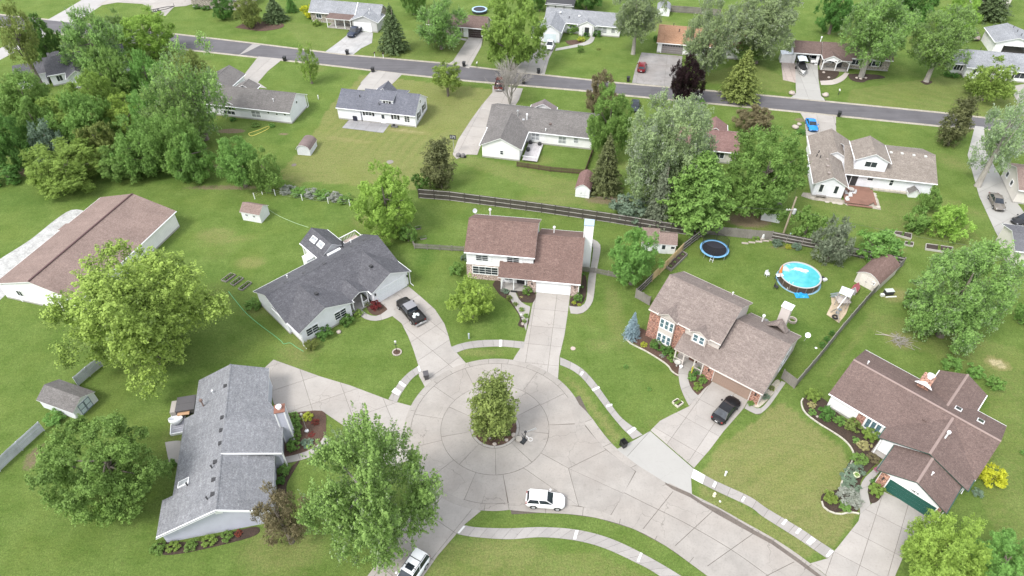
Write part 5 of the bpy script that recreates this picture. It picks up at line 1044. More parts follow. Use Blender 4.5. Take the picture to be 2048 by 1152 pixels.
# ---------------------------------------------------------------- sheds
def shed(label, fl, fr, depth, hw, prof, wall, roof, oh=.15, group=None, name='shed', doors=None, wins=(), trim=WHITE, cat='shed', ramp=False):
    A, B = Vector(G(*fl)), Vector(G(*fr)); d = (B - A); W = d.length; a = math.atan2(d.y, d.x)
    h = House(name, label, cat, tuple(A), math.degrees(a), trim)
    P = {'gambrel': [(0, 0), (0, hw), (.06, hw + .30), (.27, hw + .72), (.5, hw + .95), (.73, hw + .72), (.94, hw + .30), (1, hw), (1, 0)],
         'arch': [(0, 0), (0, hw)] + [(.5 - .5 * math.cos(t), hw + .85 * math.sin(t)) for t in np.linspace(.25, math.pi - .25, 9)] + [(1, hw), (1, 0)],
         'gable': [(0, 0), (0, hw), (.5, hw + .75), (1, hw), (1, 0)]}
    if prof == 'side':     # ridge parallel to front
        m_ = depth / 2; wallprism(h, [(0, 0), (depth, 0), (depth, hw), (m_, hw + .8), (0, hw)], .0, W, 'x', wall)
        for q in ([(-oh, -oh, hw - .02), (W + oh, -oh, hw - .02), (W + oh, m_, hw + .95), (-oh, m_, hw + .95)], [(-oh, m_, hw + .95), (W + oh, m_, hw + .95), (W + oh, depth + oh, hw - .02), (-oh, depth + oh, hw - .02)]): MB().slab3(q, .08).build('roof', [roof, trim], h.root)
    else:
        pr = [(x * W, z) for x, z in P[prof]]; wallprism(h, pr, 0, depth, 'y', wall); top = [p for p in pr if p[1] >= hw - 1e-6]
        m = MB()
        for i in range(len(top) - 1):
            (x0, z0), (x1, z1) = top[i], top[i + 1]
            if i == 0: x0 -= oh; z0 -= oh * .6
            if i == len(top) - 2: x1 += oh; z1 -= oh * .6
            m.slab3([(x0, -oh, z0 + .07), (x1, -oh, z1 + .07), (x1, depth + oh, z1 + .07), (x0, depth + oh, z0 + .07)], .07)
        m.build('roof', [roof, trim], h.root)
    if doors: 
        x, w_, z_, mt = doors
        for k in (0, 1): o = MB().box(x - w_ / 2 + k * w_ / 2 + .02, x + k * w_ / 2 - .02, -.05, -.005, .05, z_).build('door', mt, h.root); MB().box(x + (k - .5) * .14 - .03, x + (k - .5) * .14 + .03, -.09, -.05, z_ * .5, z_ * .5 + .08).build('handle', DARKM, o)
    for wv in wins: h.window(*wv)
    return h
SW = plain('white_board', (.76, .78, .80), .6, 0, .06)
h = shed('small white shed with pinkish-brown roof and two little windows on the lawn below the woods', (486.7, 440), (523.5, 446.5), 2.6, 1.75, 'side', siding('white_vertical_board', (.76, .77, .79), .4, True), SH_BARN, wins=[(.95, .95, 'S', 0, .4, .45), (2.3, .95, 'S', 0, .4, .45)])
shed('arched white shed with dark brown roof standing in the mown yard', (596, 309.5), (621.5, 311.5), 3.5, 1.25, 'arch', plain('weathered_white', (.62, .64, .68), .8, 0, .2), wood('brown_weathered', (.14, .105, .10), (.21, .16, .15)))
shed('small barn-shaped shed with dull red roof beside the dark cedar', (1150, 393), (1178, 397), 4.6, 1.7, 'gambrel', SW, SH_RED, doors=(1.0, 1.3, 1.7, SW))
shed('white gambrel shed under the dark maple by the utility pole', (1521, 440), (1558.3, 446.6), 3.4, 1.2, 'gambrel', SW, SH_BG2, doors=(1.5, 1.6, 1.5, SW))
h = shed('white shed with pinkish roof half hidden by the green tree', (1317, 506), (1349, 508.5), 3.0, 1.9, 'side', SW, SH_BARN, wins=[(2.0, 1.0, 'S', 0, .6, .5, 1)])
h.door(.6, 'S', -.01, .8, 1.8, SW); MB().box(-2.6, 0, .3, 2.8, 0, 1.8).build('side_room', SW, h.root); MB().slab3([(-2.8, -.1, 1.85), (.0, -.1, 1.85), (0, 3.0, 2.5), (-2.8, 3.0, 2.5)], .08).build('roof', [SH_BARN, WHITE], h.root)
h = shed('cream barn shed with brown roof and double doors in the pool yard corner', (1708, 563), (1750, 585.5), 6.0, 1.75, 'gambrel', siding('cream_board', (.62, .58, .53), .3, True), SH_BROWN, doors=(1.55, 2.0, 1.9, plain('cream_door', (.66, .62, .57), .6)))
h.window(2.5, 1.15, 'S', -.0, .35, .4, 2)
shed('grey-roofed pale blue shed beside the slatted fence at the left', (88, 815), (157, 840), 3.2, 1.6, 'side', SID_LB if False else siding('bluegrey_board', (.72, .73, .78), .3, True), SH_BG2)
h7 = [o for o in bpy.data.objects if o.get('label', '').startswith('grey-roofed pale blue shed')][0]
W7 = (Vector(G(157, 840)) - Vector(G(88, 815))).length
for k in (0, 1):
    y_ = .75 + k * .85; o = MB().box(0, .04, y_, y_ + .8, .1, 1.75).build('door', plain('shed_blue_door', (.52, .59, .66), .6), h7, (W7 + .005, 0, 0)); MB().box(.04, .07, y_, y_ + .06, .1, 1.75).box(.04, .07, y_ + .74, y_ + .8, .1, 1.75).box(.04, .07, y_ + .06, y_ + .74, .1, .17).box(.04, .07, y_ + .06, y_ + .74, 1.68, 1.75).box(.04, .07, y_ + .06, y_ + .74, .85, .92).build('door_frame', plain('shed_dark_trim', (.10, .14, .18), .6), o)
h = shed('far white gambrel shed by the wooden fence at the top edge', (1313, 31), (1338, 33), 4.4, 1.5, 'gambrel', SW, SH_LG, doors=(1.5, 1.6, 1.6, SW))
shed('tiny white dog house with grey roof against the white house wall', (1816, 394.5), (1836, 396), 1.3, .8, 'gable', SW, SH_BG2, name='dog_house', cat='dog house')
# double doors on the pale blue shed (its gable side faces the camera's right)
# ================================================================ TREES AND PLANTS
BARK = wood('bark', (0.13, 0.105, 0.085), (0.24, 0.21, 0.18), (5, 5, 1)); BARKL = wood('grey_bark', (0.25, 0.23, 0.20), (0.38, 0.36, 0.33), (5, 5, 1))
def leafmat(name, c1, c2, back, hue=0.025, transl=0.33):
    if name in _mats: return _mats[name]
    b = NB(name); at = b.n('ShaderNodeAttribute', attribute_name='tone').outputs['Fac']; r = b.rnd(); g = b.n('ShaderNodeNewGeometry')
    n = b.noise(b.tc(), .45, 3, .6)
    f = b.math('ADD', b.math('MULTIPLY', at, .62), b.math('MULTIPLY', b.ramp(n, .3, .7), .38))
    c = b.mix(f, tuple(v * .62 for v in c1), tuple(v * 1.08 for v in c2)); c = b.mix(g.outputs['Backfacing'], c, b.mix(.4, back, c)) if back else c  # low tone darkened: shade inside the leaf clusters put into the colour
    hv = b.n('ShaderNodeHueSaturation'); b.l(c, hv.inputs['Color']); b.l(b.math('ADD', b.math('MULTIPLY', r, hue), .5 - hue / 2), hv.inputs['Hue']); b.l(b.math('ADD', b.math('MULTIPLY', r, .22), .89), hv.inputs['Value'])
    b.l(hv.outputs[0], b.bsdf.inputs['Base Color']); b.set(b.bsdf, Roughness=.6); b.bsdf.inputs['Specular IOR Level'].default_value = .25
    tr = b.n('ShaderNodeBsdfTranslucent'); b.l(hv.outputs[0], tr.inputs['Color']); mx = b.n('ShaderNodeMixShader'); mx.inputs[0].default_value = transl
    b.l(b.bsdf.outputs[0], mx.inputs[1]); b.l(tr.outputs[0], mx.inputs[2]); b.l(mx.outputs[0], b.out.inputs['Surface'])
    _mats[name] = b.m; return b.m
LM = {
 'green':   leafmat('leaf_green', (0.135, 0.264, 0.066), (0.288, 0.490, 0.119), None),
 'bright':  leafmat('leaf_bright', (0.197, 0.347, 0.061), (0.434, 0.621, 0.125), None),
 'yellowg': leafmat('leaf_yellow_green', (0.194, 0.294, 0.051), (0.460, 0.586, 0.135), (.26, .33, .13)),
 'silver':  leafmat('leaf_silver', (0.136, 0.264, 0.061), (0.319, 0.478, 0.135), (.36, .42, .28)),
 'silver2': leafmat('leaf_silver_pale', (0.166, 0.264, 0.108), (0.392, 0.510, 0.244), (.52, .56, .49)),
 'dark':    leafmat('leaf_dark', (0.084, 0.185, 0.049), (0.178, 0.358, 0.077), None),
 'olive':   leafmat('leaf_olive', (0.149, 0.210, 0.060), (0.333, 0.409, 0.112), None),
 'brown':   leafmat('leaf_brown_olive', (0.166, 0.146, 0.078), (0.324, 0.284, 0.156), None),
 'cedar':   leafmat('leaf_cedar', (0.102, 0.133, 0.056), (0.230, 0.256, 0.107), None),
 'purple':  leafmat('leaf_purple', (0.012, 0.006, 0.007), (0.040, 0.018, 0.020), None),
 'spruce':  leafmat('needle_spruce', (0.082, 0.133, 0.056), (0.191, 0.269, 0.116), None),
 'greyspr': leafmat('needle_grey', (0.138, 0.172, 0.108), (0.294, 0.334, 0.226), None),
 'blue':    leafmat('needle_blue', (0.176, 0.264, 0.294), (0.412, 0.548, 0.608), None),
 'gold':    leafmat('leaf_gold', (.55, .56, .035), (.74, .74, .07), None),
 'goldg':   leafmat('leaf_gold_green', (0.274, 0.372, 0.048), (0.666, 0.700, 0.098), None),
 'cream':   leafmat('leaf_cream', (0.405, 0.378, 0.135), (0.630, 0.594, 0.306), None),
 'white':   leafmat('flower_white', (0.144, 0.180, 0.108), (0.540, 0.558, 0.504), None),
 'red':     leafmat('leaf_red', (0.176, 0.039, 0.033), (0.330, 0.077, 0.061), None),
 'pink':    leafmat('flower_pink', (0.588, 0.118, 0.236), (0.700, 0.274, 0.392), None),
 'sage':    leafmat('leaf_sage', (0.141, 0.227, 0.152), (0.301, 0.409, 0.290), None),
 'pineg':   leafmat('needle_pine', (.105, .175, .052), (.240, .345, .105), None),
 'lime':    leafmat('leaf_lime', (0.200, 0.324, 0.066), (0.345, 0.500, 0.110), None),
}
def leaf_mesh(name, cen, nrm, size, tone, mat, aspect=1.0, rng=None):
    """one diamond leaf spray per centre"""
    n = len(cen); nrm = nrm / np.linalg.norm(nrm, axis=1, keepdims=True)
    rv = rng.normal(size=(n, 3)); t = np.cross(nrm, rv); t /= np.linalg.norm(t, axis=1, keepdims=True); b = np.cross(nrm, t); s = size[:, None]
    v = np.stack([cen - t * s * .5, cen - b * s * .32 * aspect + nrm * s * .10, cen + t * s * .5, cen + b * s * .32 * aspect + nrm * s * .10], 1).reshape(-1, 3)
    me = bpy.data.meshes.new(name); me.vertices.add(4 * n); me.vertices.foreach_set('co', v.ravel()); me.loops.add(4 * n); me.loops.foreach_set('vertex_index', np.arange(4 * n))
    me.polygons.add(n); me.polygons.foreach_set('loop_start', np.arange(0, 4 * n, 4)); me.update(calc_edges=True)
    at = me.attributes.new('tone', 'FLOAT', 'FACE'); at.data.foreach_set('value', tone.astype(np.float32)); me.materials.append(mat); return me
def crown_mesh(kind, seed, mat):
    """crown points in a unit box: radius 1, z 0..1"""
    rng = np.random.default_rng(seed); C_, N_, S_, T_ = [], [], [], []
    P = {'maple': dict(lob=62, lr=(.19, .31), tips=34, lv=37, ls=.030, up=.5, jit=.046, tl=.12, hole=.06), 'round': dict(lob=84, lr=(.14, .24), tips=27, lv=36, ls=.029, up=.3, jit=.036, tl=.06, hole=.0),
         'feather': dict(lob=66, lr=(.14, .26), tips=30, lv=38, ls=.029, up=.85, jit=.032, tl=.20, hole=.12), 'sparse': dict(lob=46, lr=(.15, .26), tips=22, lv=19, ls=.041, up=.6, jit=.05, tl=.17, hole=.25),
         'bush': dict(lob=20, lr=(.26, .38), tips=18, lv=18, ls=.088, up=.25, jit=.07, tl=.08, hole=0), 'small': dict(lob=38, lr=(.20, .32), tips=22, lv=24, ls=.052, up=.45, jit=.06, tl=.13, hole=.05), 'column': dict(lob=34, lr=(.32, .5), tips=16, lv=24, ls=.078, up=.6, jit=.09, tl=.16, hole=0)}[kind]
    lobes = []; n0 = P['lob']
    for i in range(n0):
        z = 1 - 2 * (i + .5) / n0; a = i * 2.39996 + rng.normal() * .35; r_ = math.sqrt(1 - z * z); d = np.array([r_ * math.cos(a), r_ * math.sin(a), z]); d += rng.normal(size=3) * .12
        if kind == 'column': zz = (i + .5) / n0; rr = (.66 - .22 * abs(zz - .6)) * rng.uniform(.15, 1); p = np.array([rr * math.cos(a), rr * math.sin(a), (zz - .5) * 2])
        else: p = d * rng.uniform(.62, .92) if rng.random() > .26 else d * rng.uniform(.2, .55)
        if p[2] < -.2 and kind not in ('column', 'bush'): p[2] = -.2 + (p[2] + .2) * .75
        if rng.random() < P['hole']: continue
        lobes.append((p, rng.uniform(*P['lr']), rng.uniform(0, 1)))
    for p, lr, lt in lobes:
        for i in range(P['tips']):
            d = rng.normal(size=3); d /= np.linalg.norm(d); out = p / (np.linalg.norm(p) + .25)
            d = d + out * .7 + [0, 0, P['up'] * .5]; d /= np.linalg.norm(d)
            s0 = p + d * lr * rng.uniform(.35, .95); td = d * .75 + np.array([0, 0, P['up']]) * .6 + rng.normal(size=3) * .22 + out * .3; td /= np.linalg.norm(td); L = P['tl'] * rng.uniform(.6, 1.4)
            n = P['lv']; t = rng.uniform(0, 1, n); c = s0 + td * (t * L)[:, None] + rng.normal(size=(n, 3)) * (P['jit'] * (1.15 - t))[:, None]
            nn = rng.normal(size=(n, 3)) * .6 + d * .9 + rng.normal(size=3) * .45 + [0, 0, .5]
            C_.append(c); N_.append(nn); S_.append(P['ls'] * rng.uniform(.6, 1.35, n)); T_.append(np.clip(.22 * lt + .5 * t * rng.uniform(.6, 1.1) + rng.uniform(0, .42, n), 0, 1))  # tone rises to twig tips, so inner leaves are painted darker as shade
    c = np.concatenate(C_); rr = np.percentile(np.hypot(c[:, 0], c[:, 1]), 98.5); c[:, :2] /= rr; z0, z1 = np.percentile(c[:, 2], [.8, 99.3]); zf = lambda z: (z - z0) / (z1 - z0); c[:, 2] = zf(c[:, 2])
    return c, np.concatenate(N_), np.concatenate(S_), np.concatenate(T_), rng, [(np.array([l[0][0] / rr, l[0][1] / rr, zf(l[0][2])]), l[1]) for l in lobes]
def conifer_pts(seed, kind):
    rng = np.random.default_rng(seed); C_, N_, S_, T_ = [], [], [], []
    tiers = {'spruce': 26, 'pine': 20, 'shaggy': 24}[kind]; prof = {'spruce': lambda z: (1 - z) ** .85, 'pine': lambda z: min(1, 1.25 * (1 - z) ** .55) * (1 if z > .12 else .75), 'shaggy': lambda z: (1 - z) ** .75}[kind]
    for i in range(tiers):
        z = (i + rng.uniform(0, .7)) / tiers; z = z ** .92; R_ = prof(z)
        nb = max(5, int({'spruce': 15, 'pine': 10, 'shaggy': 13}[kind] * (R_ ** .6) + 2)); a0 = rng.uniform(0, 6.28)
        for j in range(nb):
            a = a0 + 6.283 * j / nb + rng.normal() * .14; Lb = R_ * rng.uniform(.72, 1.12); d = np.array([math.cos(a), math.sin(a), 0.])
            n = int({'spruce': 44, 'pine': 90, 'shaggy': 48}[kind] * (.3 + Lb)); t = rng.uniform(.12, 1, n) ** .75
            side = np.array([-d[1], d[0], 0.]); wd = (.16 if kind != 'pine' else .20) * (1.1 - t * .75)
            c = d * (t * Lb)[:, None] + side * (rng.normal(size=n) * wd * .55)[:, None]
            sag = {'spruce': -.085, 'pine': .07, 'shaggy': -.05}[kind]
            zz = z * .97 + sag * (t * Lb) * (1 if kind != 'pine' else 1) + rng.normal(size=n) * (.010 if kind != 'pine' else .016)
            if kind == 'spruce': zz += .05 * np.maximum(0, t - .75) 
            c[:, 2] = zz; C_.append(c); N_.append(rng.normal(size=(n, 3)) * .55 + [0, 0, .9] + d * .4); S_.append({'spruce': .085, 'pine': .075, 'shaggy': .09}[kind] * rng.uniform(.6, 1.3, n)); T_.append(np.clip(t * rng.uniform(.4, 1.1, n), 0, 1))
    # leader
    n = 40; c = rng.normal(size=(n, 3)) * .02; c[:, 2] = rng.uniform(.9, 1.02, n); C_.append(c); N_.append(rng.normal(size=(n, 3))); S_.append(np.full(n, .06)); T_.append(rng.uniform(.4, 1, n))
    return np.concatenate(C_), np.concatenate(N_), np.concatenate(S_), np.concatenate(T_), rng, []
_crowns = {}
SEEDS = {'maple': 3, 'round': 3, 'feather': 2, 'sparse': 2, 'bush': 3, 'small': 2, 'column': 1, 'spruce': 1, 'pine': 1, 'shaggy': 2}
HR = {'column': 3.4, 'spruce': 2.8, 'shaggy': 2.4, 'pine': 2.2, 'bush': 1.4}
def get_crown(kind, seed, mat=None):
    seed = seed % SEEDS[kind] + 1; k = (kind, seed); hr = HR.get(kind, 1.7)
    if k not in _crowns:
        c, n, s, t, rng, lobes = conifer_pts(seed, kind) if kind in ('spruce', 'pine', 'shaggy') else crown_mesh(kind, seed, mat)
        c = c.copy(); c[:, 2] *= hr
        _crowns[k] = (leaf_mesh('crown', c, n, s, t, LM['green'], 1.25 if kind not in ('spruce', 'shaggy', 'pine') else .85, rng), [(np.array([l[0][0], l[0][1], l[0][2] * hr]), l[1]) for l in lobes])
    return _crowns[k], hr
def setmat(o, m): o.material_slots[0].link = 'OBJECT'; o.material_slots[0].material = m; return o
def trunk_mb(H, zc, Rr, r0, lobes, seed, multi=1, forks=7):
    rng = random.Random(seed); m = MB()
    for q in range(multi):
        ox, oy = (0, 0) if multi == 1 else (rng.uniform(-.25, .25), rng.uniform(-.25, .25)); lx, ly = rng.uniform(-.12, .12) * Rr * multi, rng.uniform(-.12, .12) * Rr * multi
        zt = H * .72; pts = [(ox, oy, -.2), (ox, oy, .15), (ox + lx * .25, oy + ly * .25, zt * .35), (ox + lx * .6, oy + ly * .6, zt * .7), (ox + lx, oy + ly, zt)]
        rr = r0 / multi ** .5; m.tube(pts, [rr * 1.7, rr * 1.15, rr * .85, rr * .5, rr * .15], 7)
        for f in range(forks):
            if not lobes: break
            p, lr = lobes[rng.randrange(len(lobes))]; zz = rng.uniform(.22, .6) * H; s = zz / zt
            st = (ox + lx * s, oy + ly * s, zz); en = (p[0] * Rr, p[1] * Rr, max(zz + .4, zc + p[2] * Rr)); md = tuple(st[i] * .5 + en[i] * .5 + (0, 0, -.25)[i] for i in range(3))
            m.tube([st, md, en], [rr * .45, rr * .27, rr * .06], 5, cap=False)
    return m
_tn = [0]
def tree(label, cat, x0, x1, y0, y1, kind='maple', mat='green', clear=.18, name=None, group=None, base=None, seed=None, bark=None, multi=1, tw=None, bare=False):
    """tree whose crown covers photo columns x0..x1 and rows y0..y1; size and place are solved from that"""
    cxp, cyp = (x0 + x1) / 2, (y0 + y1) / 2; con = kind in ('spruce', 'pine', 'shaggy'); hc = 4.0; Rr = 3; Rv = 3
    for _ in range(25):
        v = (cyp - 576) / FPX; phi = PITCH + math.atan(v); depth = (CAMH - hc) / (math.sin(PITCH) + v * math.cos(PITCH)); s = FPX / depth
        Rr = (x1 - x0) / 2 / s; hh = (y1 - y0) / 2 / s * math.cos(math.atan(v))
        if con:   # cone: image height ~ H cos(phi) + R sin(phi)
            Hc = max(1.1 * Rr, (2 * hh - Rr * math.sin(phi)) / math.cos(phi)); Rv = Hc / 2
        else: Rv = math.sqrt(max((.42 * Rr) ** 2, hh ** 2 - (Rr * math.sin(phi)) ** 2)) / math.cos(phi); Rv = min(Rv, (1.25 if kind != 'sparse' else 1.5) * Rr if kind != 'column' else 4 * Rr)
        z0 = clear * 2 * Rv / (1 - clear) if not con else clear * 2 * Rv; hc = .5 * hc + .5 * (z0 + Rv)
    if con:
        bx, by = G(cxp, y0, z0 + 2 * Rv)     # apex row pins the axis
    else: bx, by = G(cxp, cyp, hc)
    if base: bx, by = G(*base)
    _tn[0] += 1; seed = seed if seed is not None else (_tn[0] % 3) + 1
    (me, lobes), hr = get_crown(kind, seed)
    name = name or 'tree'; root = thing(name, label, cat, (bx, by), 0, group); sc = Rr * (.93 if not con else 1.0); zs = 2 * Rv / hr * (.97 if not con else 1.0)
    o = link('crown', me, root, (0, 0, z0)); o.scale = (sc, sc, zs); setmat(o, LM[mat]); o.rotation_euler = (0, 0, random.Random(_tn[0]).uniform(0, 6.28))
    H = z0 + 2 * Rv; r0 = tw or max(.05, .028 * H)
    lb = []
    a = o.rotation_euler[2]
    for p, lr in lobes: q = (p[0] * math.cos(a) - p[1] * math.sin(a), p[0] * math.sin(a) + p[1] * math.cos(a)); lb.append((np.array([q[0], q[1], p[2] * (2 * Rv / hr) / sc]), lr))
    trunk_mb(H if not con else H * 1.28, z0, sc, r0, lb, _tn[0], multi, 7 if H > 4 else 4).build('trunk', bark or BARK, root, smooth=True)
    return root
def T(*a, **k): return tree(*a, **k)
# the large ones near the cul-de-sac
T('huge yellow-green silver maple in front of the white pole barn', 'tree', 92, 437, 472, 772, 'maple', 'yellowg', .10, name='maple_tree', seed=11)
T('dense round green tree at the lower left beside the grey-roofed house', 'tree', 70, 332, 803, 1058, 'round', 'green', .08, name='shade_tree', seed=12)
T('big silver maple with pale flecked leaves beside the lower driveway', 'tree', 588, 897, 790, 1145, 'feather', 'silver', .12, name='maple_tree', seed=13, bark=BARKL)
T('sparse brownish tree at the corner of the grey-roofed house', 'tree', 500, 622, 962, 1104, 'sparse', 'brown', .1, name='ornamental_tree', seed=14)
T('olive-green pine leaning out of the mulch island of the cul-de-sac', 'pine tree', 938, 1054, 740, 878, 'column', 'olive', .04, name='pine_tree', base=(990, 866), seed=15)
T('small bright yellow-green round tree in the centre front lawn', 'tree', 893, 996, 548, 642, 'small', 'bright', .12, name='ornamental_tree', seed=16)
T('medium green tree beside the white shed with pinkish roof', 'tree', 1215, 1327, 454, 570, 'round', 'green', .12, name='shade_tree', seed=17)
T('round light green tree at the left end of the dark fence', 'tree', 698, 844, 330, 472, 'round', 'bright', .06, name='shade_tree', seed=18)
T('small round shrub tree below the round light green tree', 'tree', 795, 835, 448, 485, 'bush', 'green', .05, name='shrub', seed=19)
T('dark olive cedar beside the scoreboard sign and long driveway', 'cedar tree', 840, 917, 277, 378, 'column', 'cedar', .03, name='cedar_tree', seed=20)
T('low dark green shrub at the foot of the dark olive cedar', 'shrub', 822, 862, 345, 386, 'bush', 'dark', .02, name='shrub')
T('blue spruce at the brick corner of the tan-roofed house', 'spruce tree', 1250, 1292, 624, 688, 'spruce', 'blue', .01, name='spruce_tree', seed=21)
T('broad silver maple with whitish leaves in the right-hand back yard', 'tree', 1828, 2038, 472, 697, 'maple', 'silver', .03, name='maple_tree', seed=22)
T('leafy tree at the right edge above the broad whitish maple', 'tree', 1800, 1880, 560, 625, 'bush', 'silver', .05, name='shrub', seed=23)
T('big bright green tree at the bottom right beside the ranch driveway', 'tree', 1803, 1985, 1018, 1185, 'maple', 'bright', .12, name='shade_tree', seed=16 + 8)
T('darker green tree in the bottom right corner', 'tree', 1940, 2085, 1050, 1200, 'round', 'green', .12, name='shade_tree', seed=12)
T('bushy tree at the right edge beside the lawn', 'tree', 2030, 2075, 600, 650, 'bush', 'green', .05, name='shrub')
# row behind the back fences
T('brownish-olive bushy tree next to the street behind the L-shaped house', 'tree', 1165, 1238, 133, 235, 'round', 'brown', .1, seed=25, name='shade_tree')
T('green tree overlapping the right end of the L-shaped white house', 'tree', 1166, 1275, 172, 310, 'round', 'green', .12, seed=17, name='shade_tree')
T('dark shaggy cedar between the dull red shed and silver maple', 'cedar tree', 1180, 1262, 268, 402, 'shaggy', 'cedar', .03, seed=26, name='cedar_tree')
T('tall silver maple with whitish leaf tops right of the shaggy cedar', 'tree', 1236, 1444, 185, 415, 'maple', 'silver2', .1, seed=11, name='maple_tree')
T('grey-green spruce behind the fence left of the big white pine', 'spruce tree', 1300, 1372, 322, 465, 'spruce', 'greyspr', .02, seed=27, name='spruce_tree')
T('big soft green white pine overhanging the fence corner', 'pine tree', 1338, 1492, 304, 492, 'pine', 'green', .04, seed=28, name='pine_tree')
T('large dark green maple left of the utility pole', 'tree', 1440, 1628, 250, 436, 'round', 'green', .06, seed=12, name='maple_tree')
T('low scrubby bush between the cedar and dark fence', 'shrub', 1212, 1300, 385, 446, 'bush', 'sage', .02, name='shrub')
T('green bushy tree behind the pool yard fence right of the utility pole', 'tree', 1582, 1652, 412, 484, 'bush', 'green', .04, name='shrub', seed=29)
T('grey-green juniper overhanging the pool yard fence', 'tree', 1628, 1714, 428, 530, 'small', 'greyspr', .02, name='juniper_tree', seed=30)
T('wide dark green bush behind the fence left of the cream barn shed', 'shrub', 1714, 1815, 458, 524, 'bush', 'green', .03, name='shrub', seed=31)
T('round leafy bush at the left of the three behind the raised beds', 'shrub', 1808, 1868, 412, 468, 'bush', 'green', .02, name='shrub', seed=29)
T('small green tree at the top of the three behind the raised beds', 'tree', 1836, 1888, 372, 424, 'small', 'green', .1, name='ornamental_tree')
T('bright green tree at the right of the three behind the raised beds', 'tree', 1862, 1950, 402, 478, 'small', 'bright', .1, name='ornamental_tree', seed=17)
T('pale airy silver maple hanging over the long concrete driveway', 'tree', 1870, 1995, 236, 402, 'sparse', 'silver2', .2, name='maple_tree', base=(1955, 372), seed=32, bark=BARKL)
T('narrow dark cedar behind the pale airy maple', 'cedar tree', 1885, 1952, 193, 292, 'column', 'cedar', .03, name='cedar_tree')
T('sparse leafy tree on the right edge above the cream house', 'tree', 1998, 2090, 182, 330, 'sparse', 'silver', .2, name='shade_tree', base=(2037, 306), seed=14, bark=BARKL)
# along the street
T('dark purple-leaved tree on the near side of the street', 'tree', 1336, 1414, 110, 208, 'maple', 'purple', .06, name='plum_tree', seed=25)
T('shaggy green spruce overhanging the street right of the purple tree', 'spruce tree', 1452, 1550, 96, 218, 'shaggy', 'olive', .02, name='spruce_tree', seed=33)
T('low rounded brownish tree below the street spruce', 'tree', 1466, 1558, 203, 268, 'round', 'brown', .05, name='ornamental_tree', seed=34)
T('small green bush at the foot of the dark purple tree', 'shrub', 1388, 1412, 196, 214, 'bush', 'green', .02, name='shrub')
T('pale silver maple with straight trunk in front of the grey shingled house', 'tree', 1205, 1316, -12, 98, 'maple', 'silver2', .3, name='maple_tree', base=(1266, 108), seed=13, bark=BARKL)
T('wide silver maple covering the left part of the orange-roofed house', 'tree', 1362, 1482, -8, 142, 'feather', 'silver2', .15, name='maple_tree', seed=22)
T('wide silver maple covering the right part of the orange-roofed house', 'tree', 1448, 1618, -30, 108, 'maple', 'silver2', .2, name='maple_tree', seed=35)
T('green leafy tree in front of the wide silver maples', 'tree', 1462, 1552, 62, 122, 'maple', 'silver', .15, name='shade_tree', seed=36)
T('big round maple with thick trunk hiding half of the carport house', 'tree', 1662, 1812, 4, 152, 'maple', 'silver', .25, name='maple_tree', base=(1722, 154), seed=37, bark=BARKL, tw=.55)
T('big round maple with pale flared trunk between carport house and grey-roofed house', 'tree', 1816, 1948, 16, 140, 'maple', 'silver', .25, name='maple_tree', base=(1852, 163), seed=11, bark=BARKL, tw=.5)
T('dark green tree at the top edge left of the big round maples', 'tree', 1632, 1718, -35, 62, 'round', 'dark', .1, name='shade_tree')
T('dark green tree at the top edge between the big round maples', 'tree', 1768, 1880, -40, 52, 'round', 'dark', .1, name='shade_tree')
T('bright green tree at the top edge beside the detached garage', 'tree', 1878, 1962, -10, 70, 'round', 'bright', .1, name='shade_tree')
T('dark evergreen at the top edge behind the detached garage', 'tree', 1958, 2060, -50, 52, 'shaggy', 'spruce', .03, name='spruce_tree')
T('small round green tree in front of the far right grey-roofed house', 'tree', 1934, 2036, 117, 200, 'small', 'lime', .1, name='ornamental_tree', seed=38)
T('large bright green tree between two far driveways', 'tree', 958, 1094, -15, 134, 'round', 'lime', .08, name='shade_tree', seed=39)
T('pale silver maple in front of the small brown-roofed house', 'tree', 820, 938, -14, 92, 'feather', 'silver', .12, name='maple_tree', seed=40)
T('tall shaggy spruce beside the cracked grey driveway', 'spruce tree', 741, 814, 8, 117, 'shaggy', 'spruce', .01, name='spruce_tree', seed=41)
T('small green multi-stemmed tree on the lawn below the street', 'tree', 856, 930, 124, 182, 'small', 'lime', .3, name='ornamental_tree', base=(897, 192), seed=42, multi=3)
T('thin young tree on the lawn above the pale blue-white house', 'tree', 590, 640, 82, 165, 'sparse', 'lime', .1, name='young_tree', seed=32)
T('round shade tree left of the two at the top edge', 'tree', 462, 525, -8, 54, 'round', 'olive', .05, name='shade_tree')
T('dark conifer right of the two at the top edge', 'tree', 512, 572, -6, 52, 'shaggy', 'spruce', .03, name='spruce_tree')
T('small dark tree at the top edge left of the olive shade tree', 'tree', 418, 468, -12, 38, 'round', 'dark', .05, name='shade_tree')
T('thin conifer at the top edge on the lawn', 'tree', 562, 592, -10, 28, 'shaggy', 'dark', .03, name='spruce_tree')
T('green hedge tree behind the tall shaggy spruce at the top edge', 'tree', 790, 860, -60, 25, 'round', 'green', .08, name='shade_tree')
T('dark tree behind the grey shingled house at the top edge', 'tree', 1135, 1215, -50, 18, 'round', 'dark', .08, name='shade_tree')
T('dark round tree at the top edge left of the dark-posted building', 'tree', 1062, 1098, -30, 20, 'round', 'dark', .08, name='shade_tree')
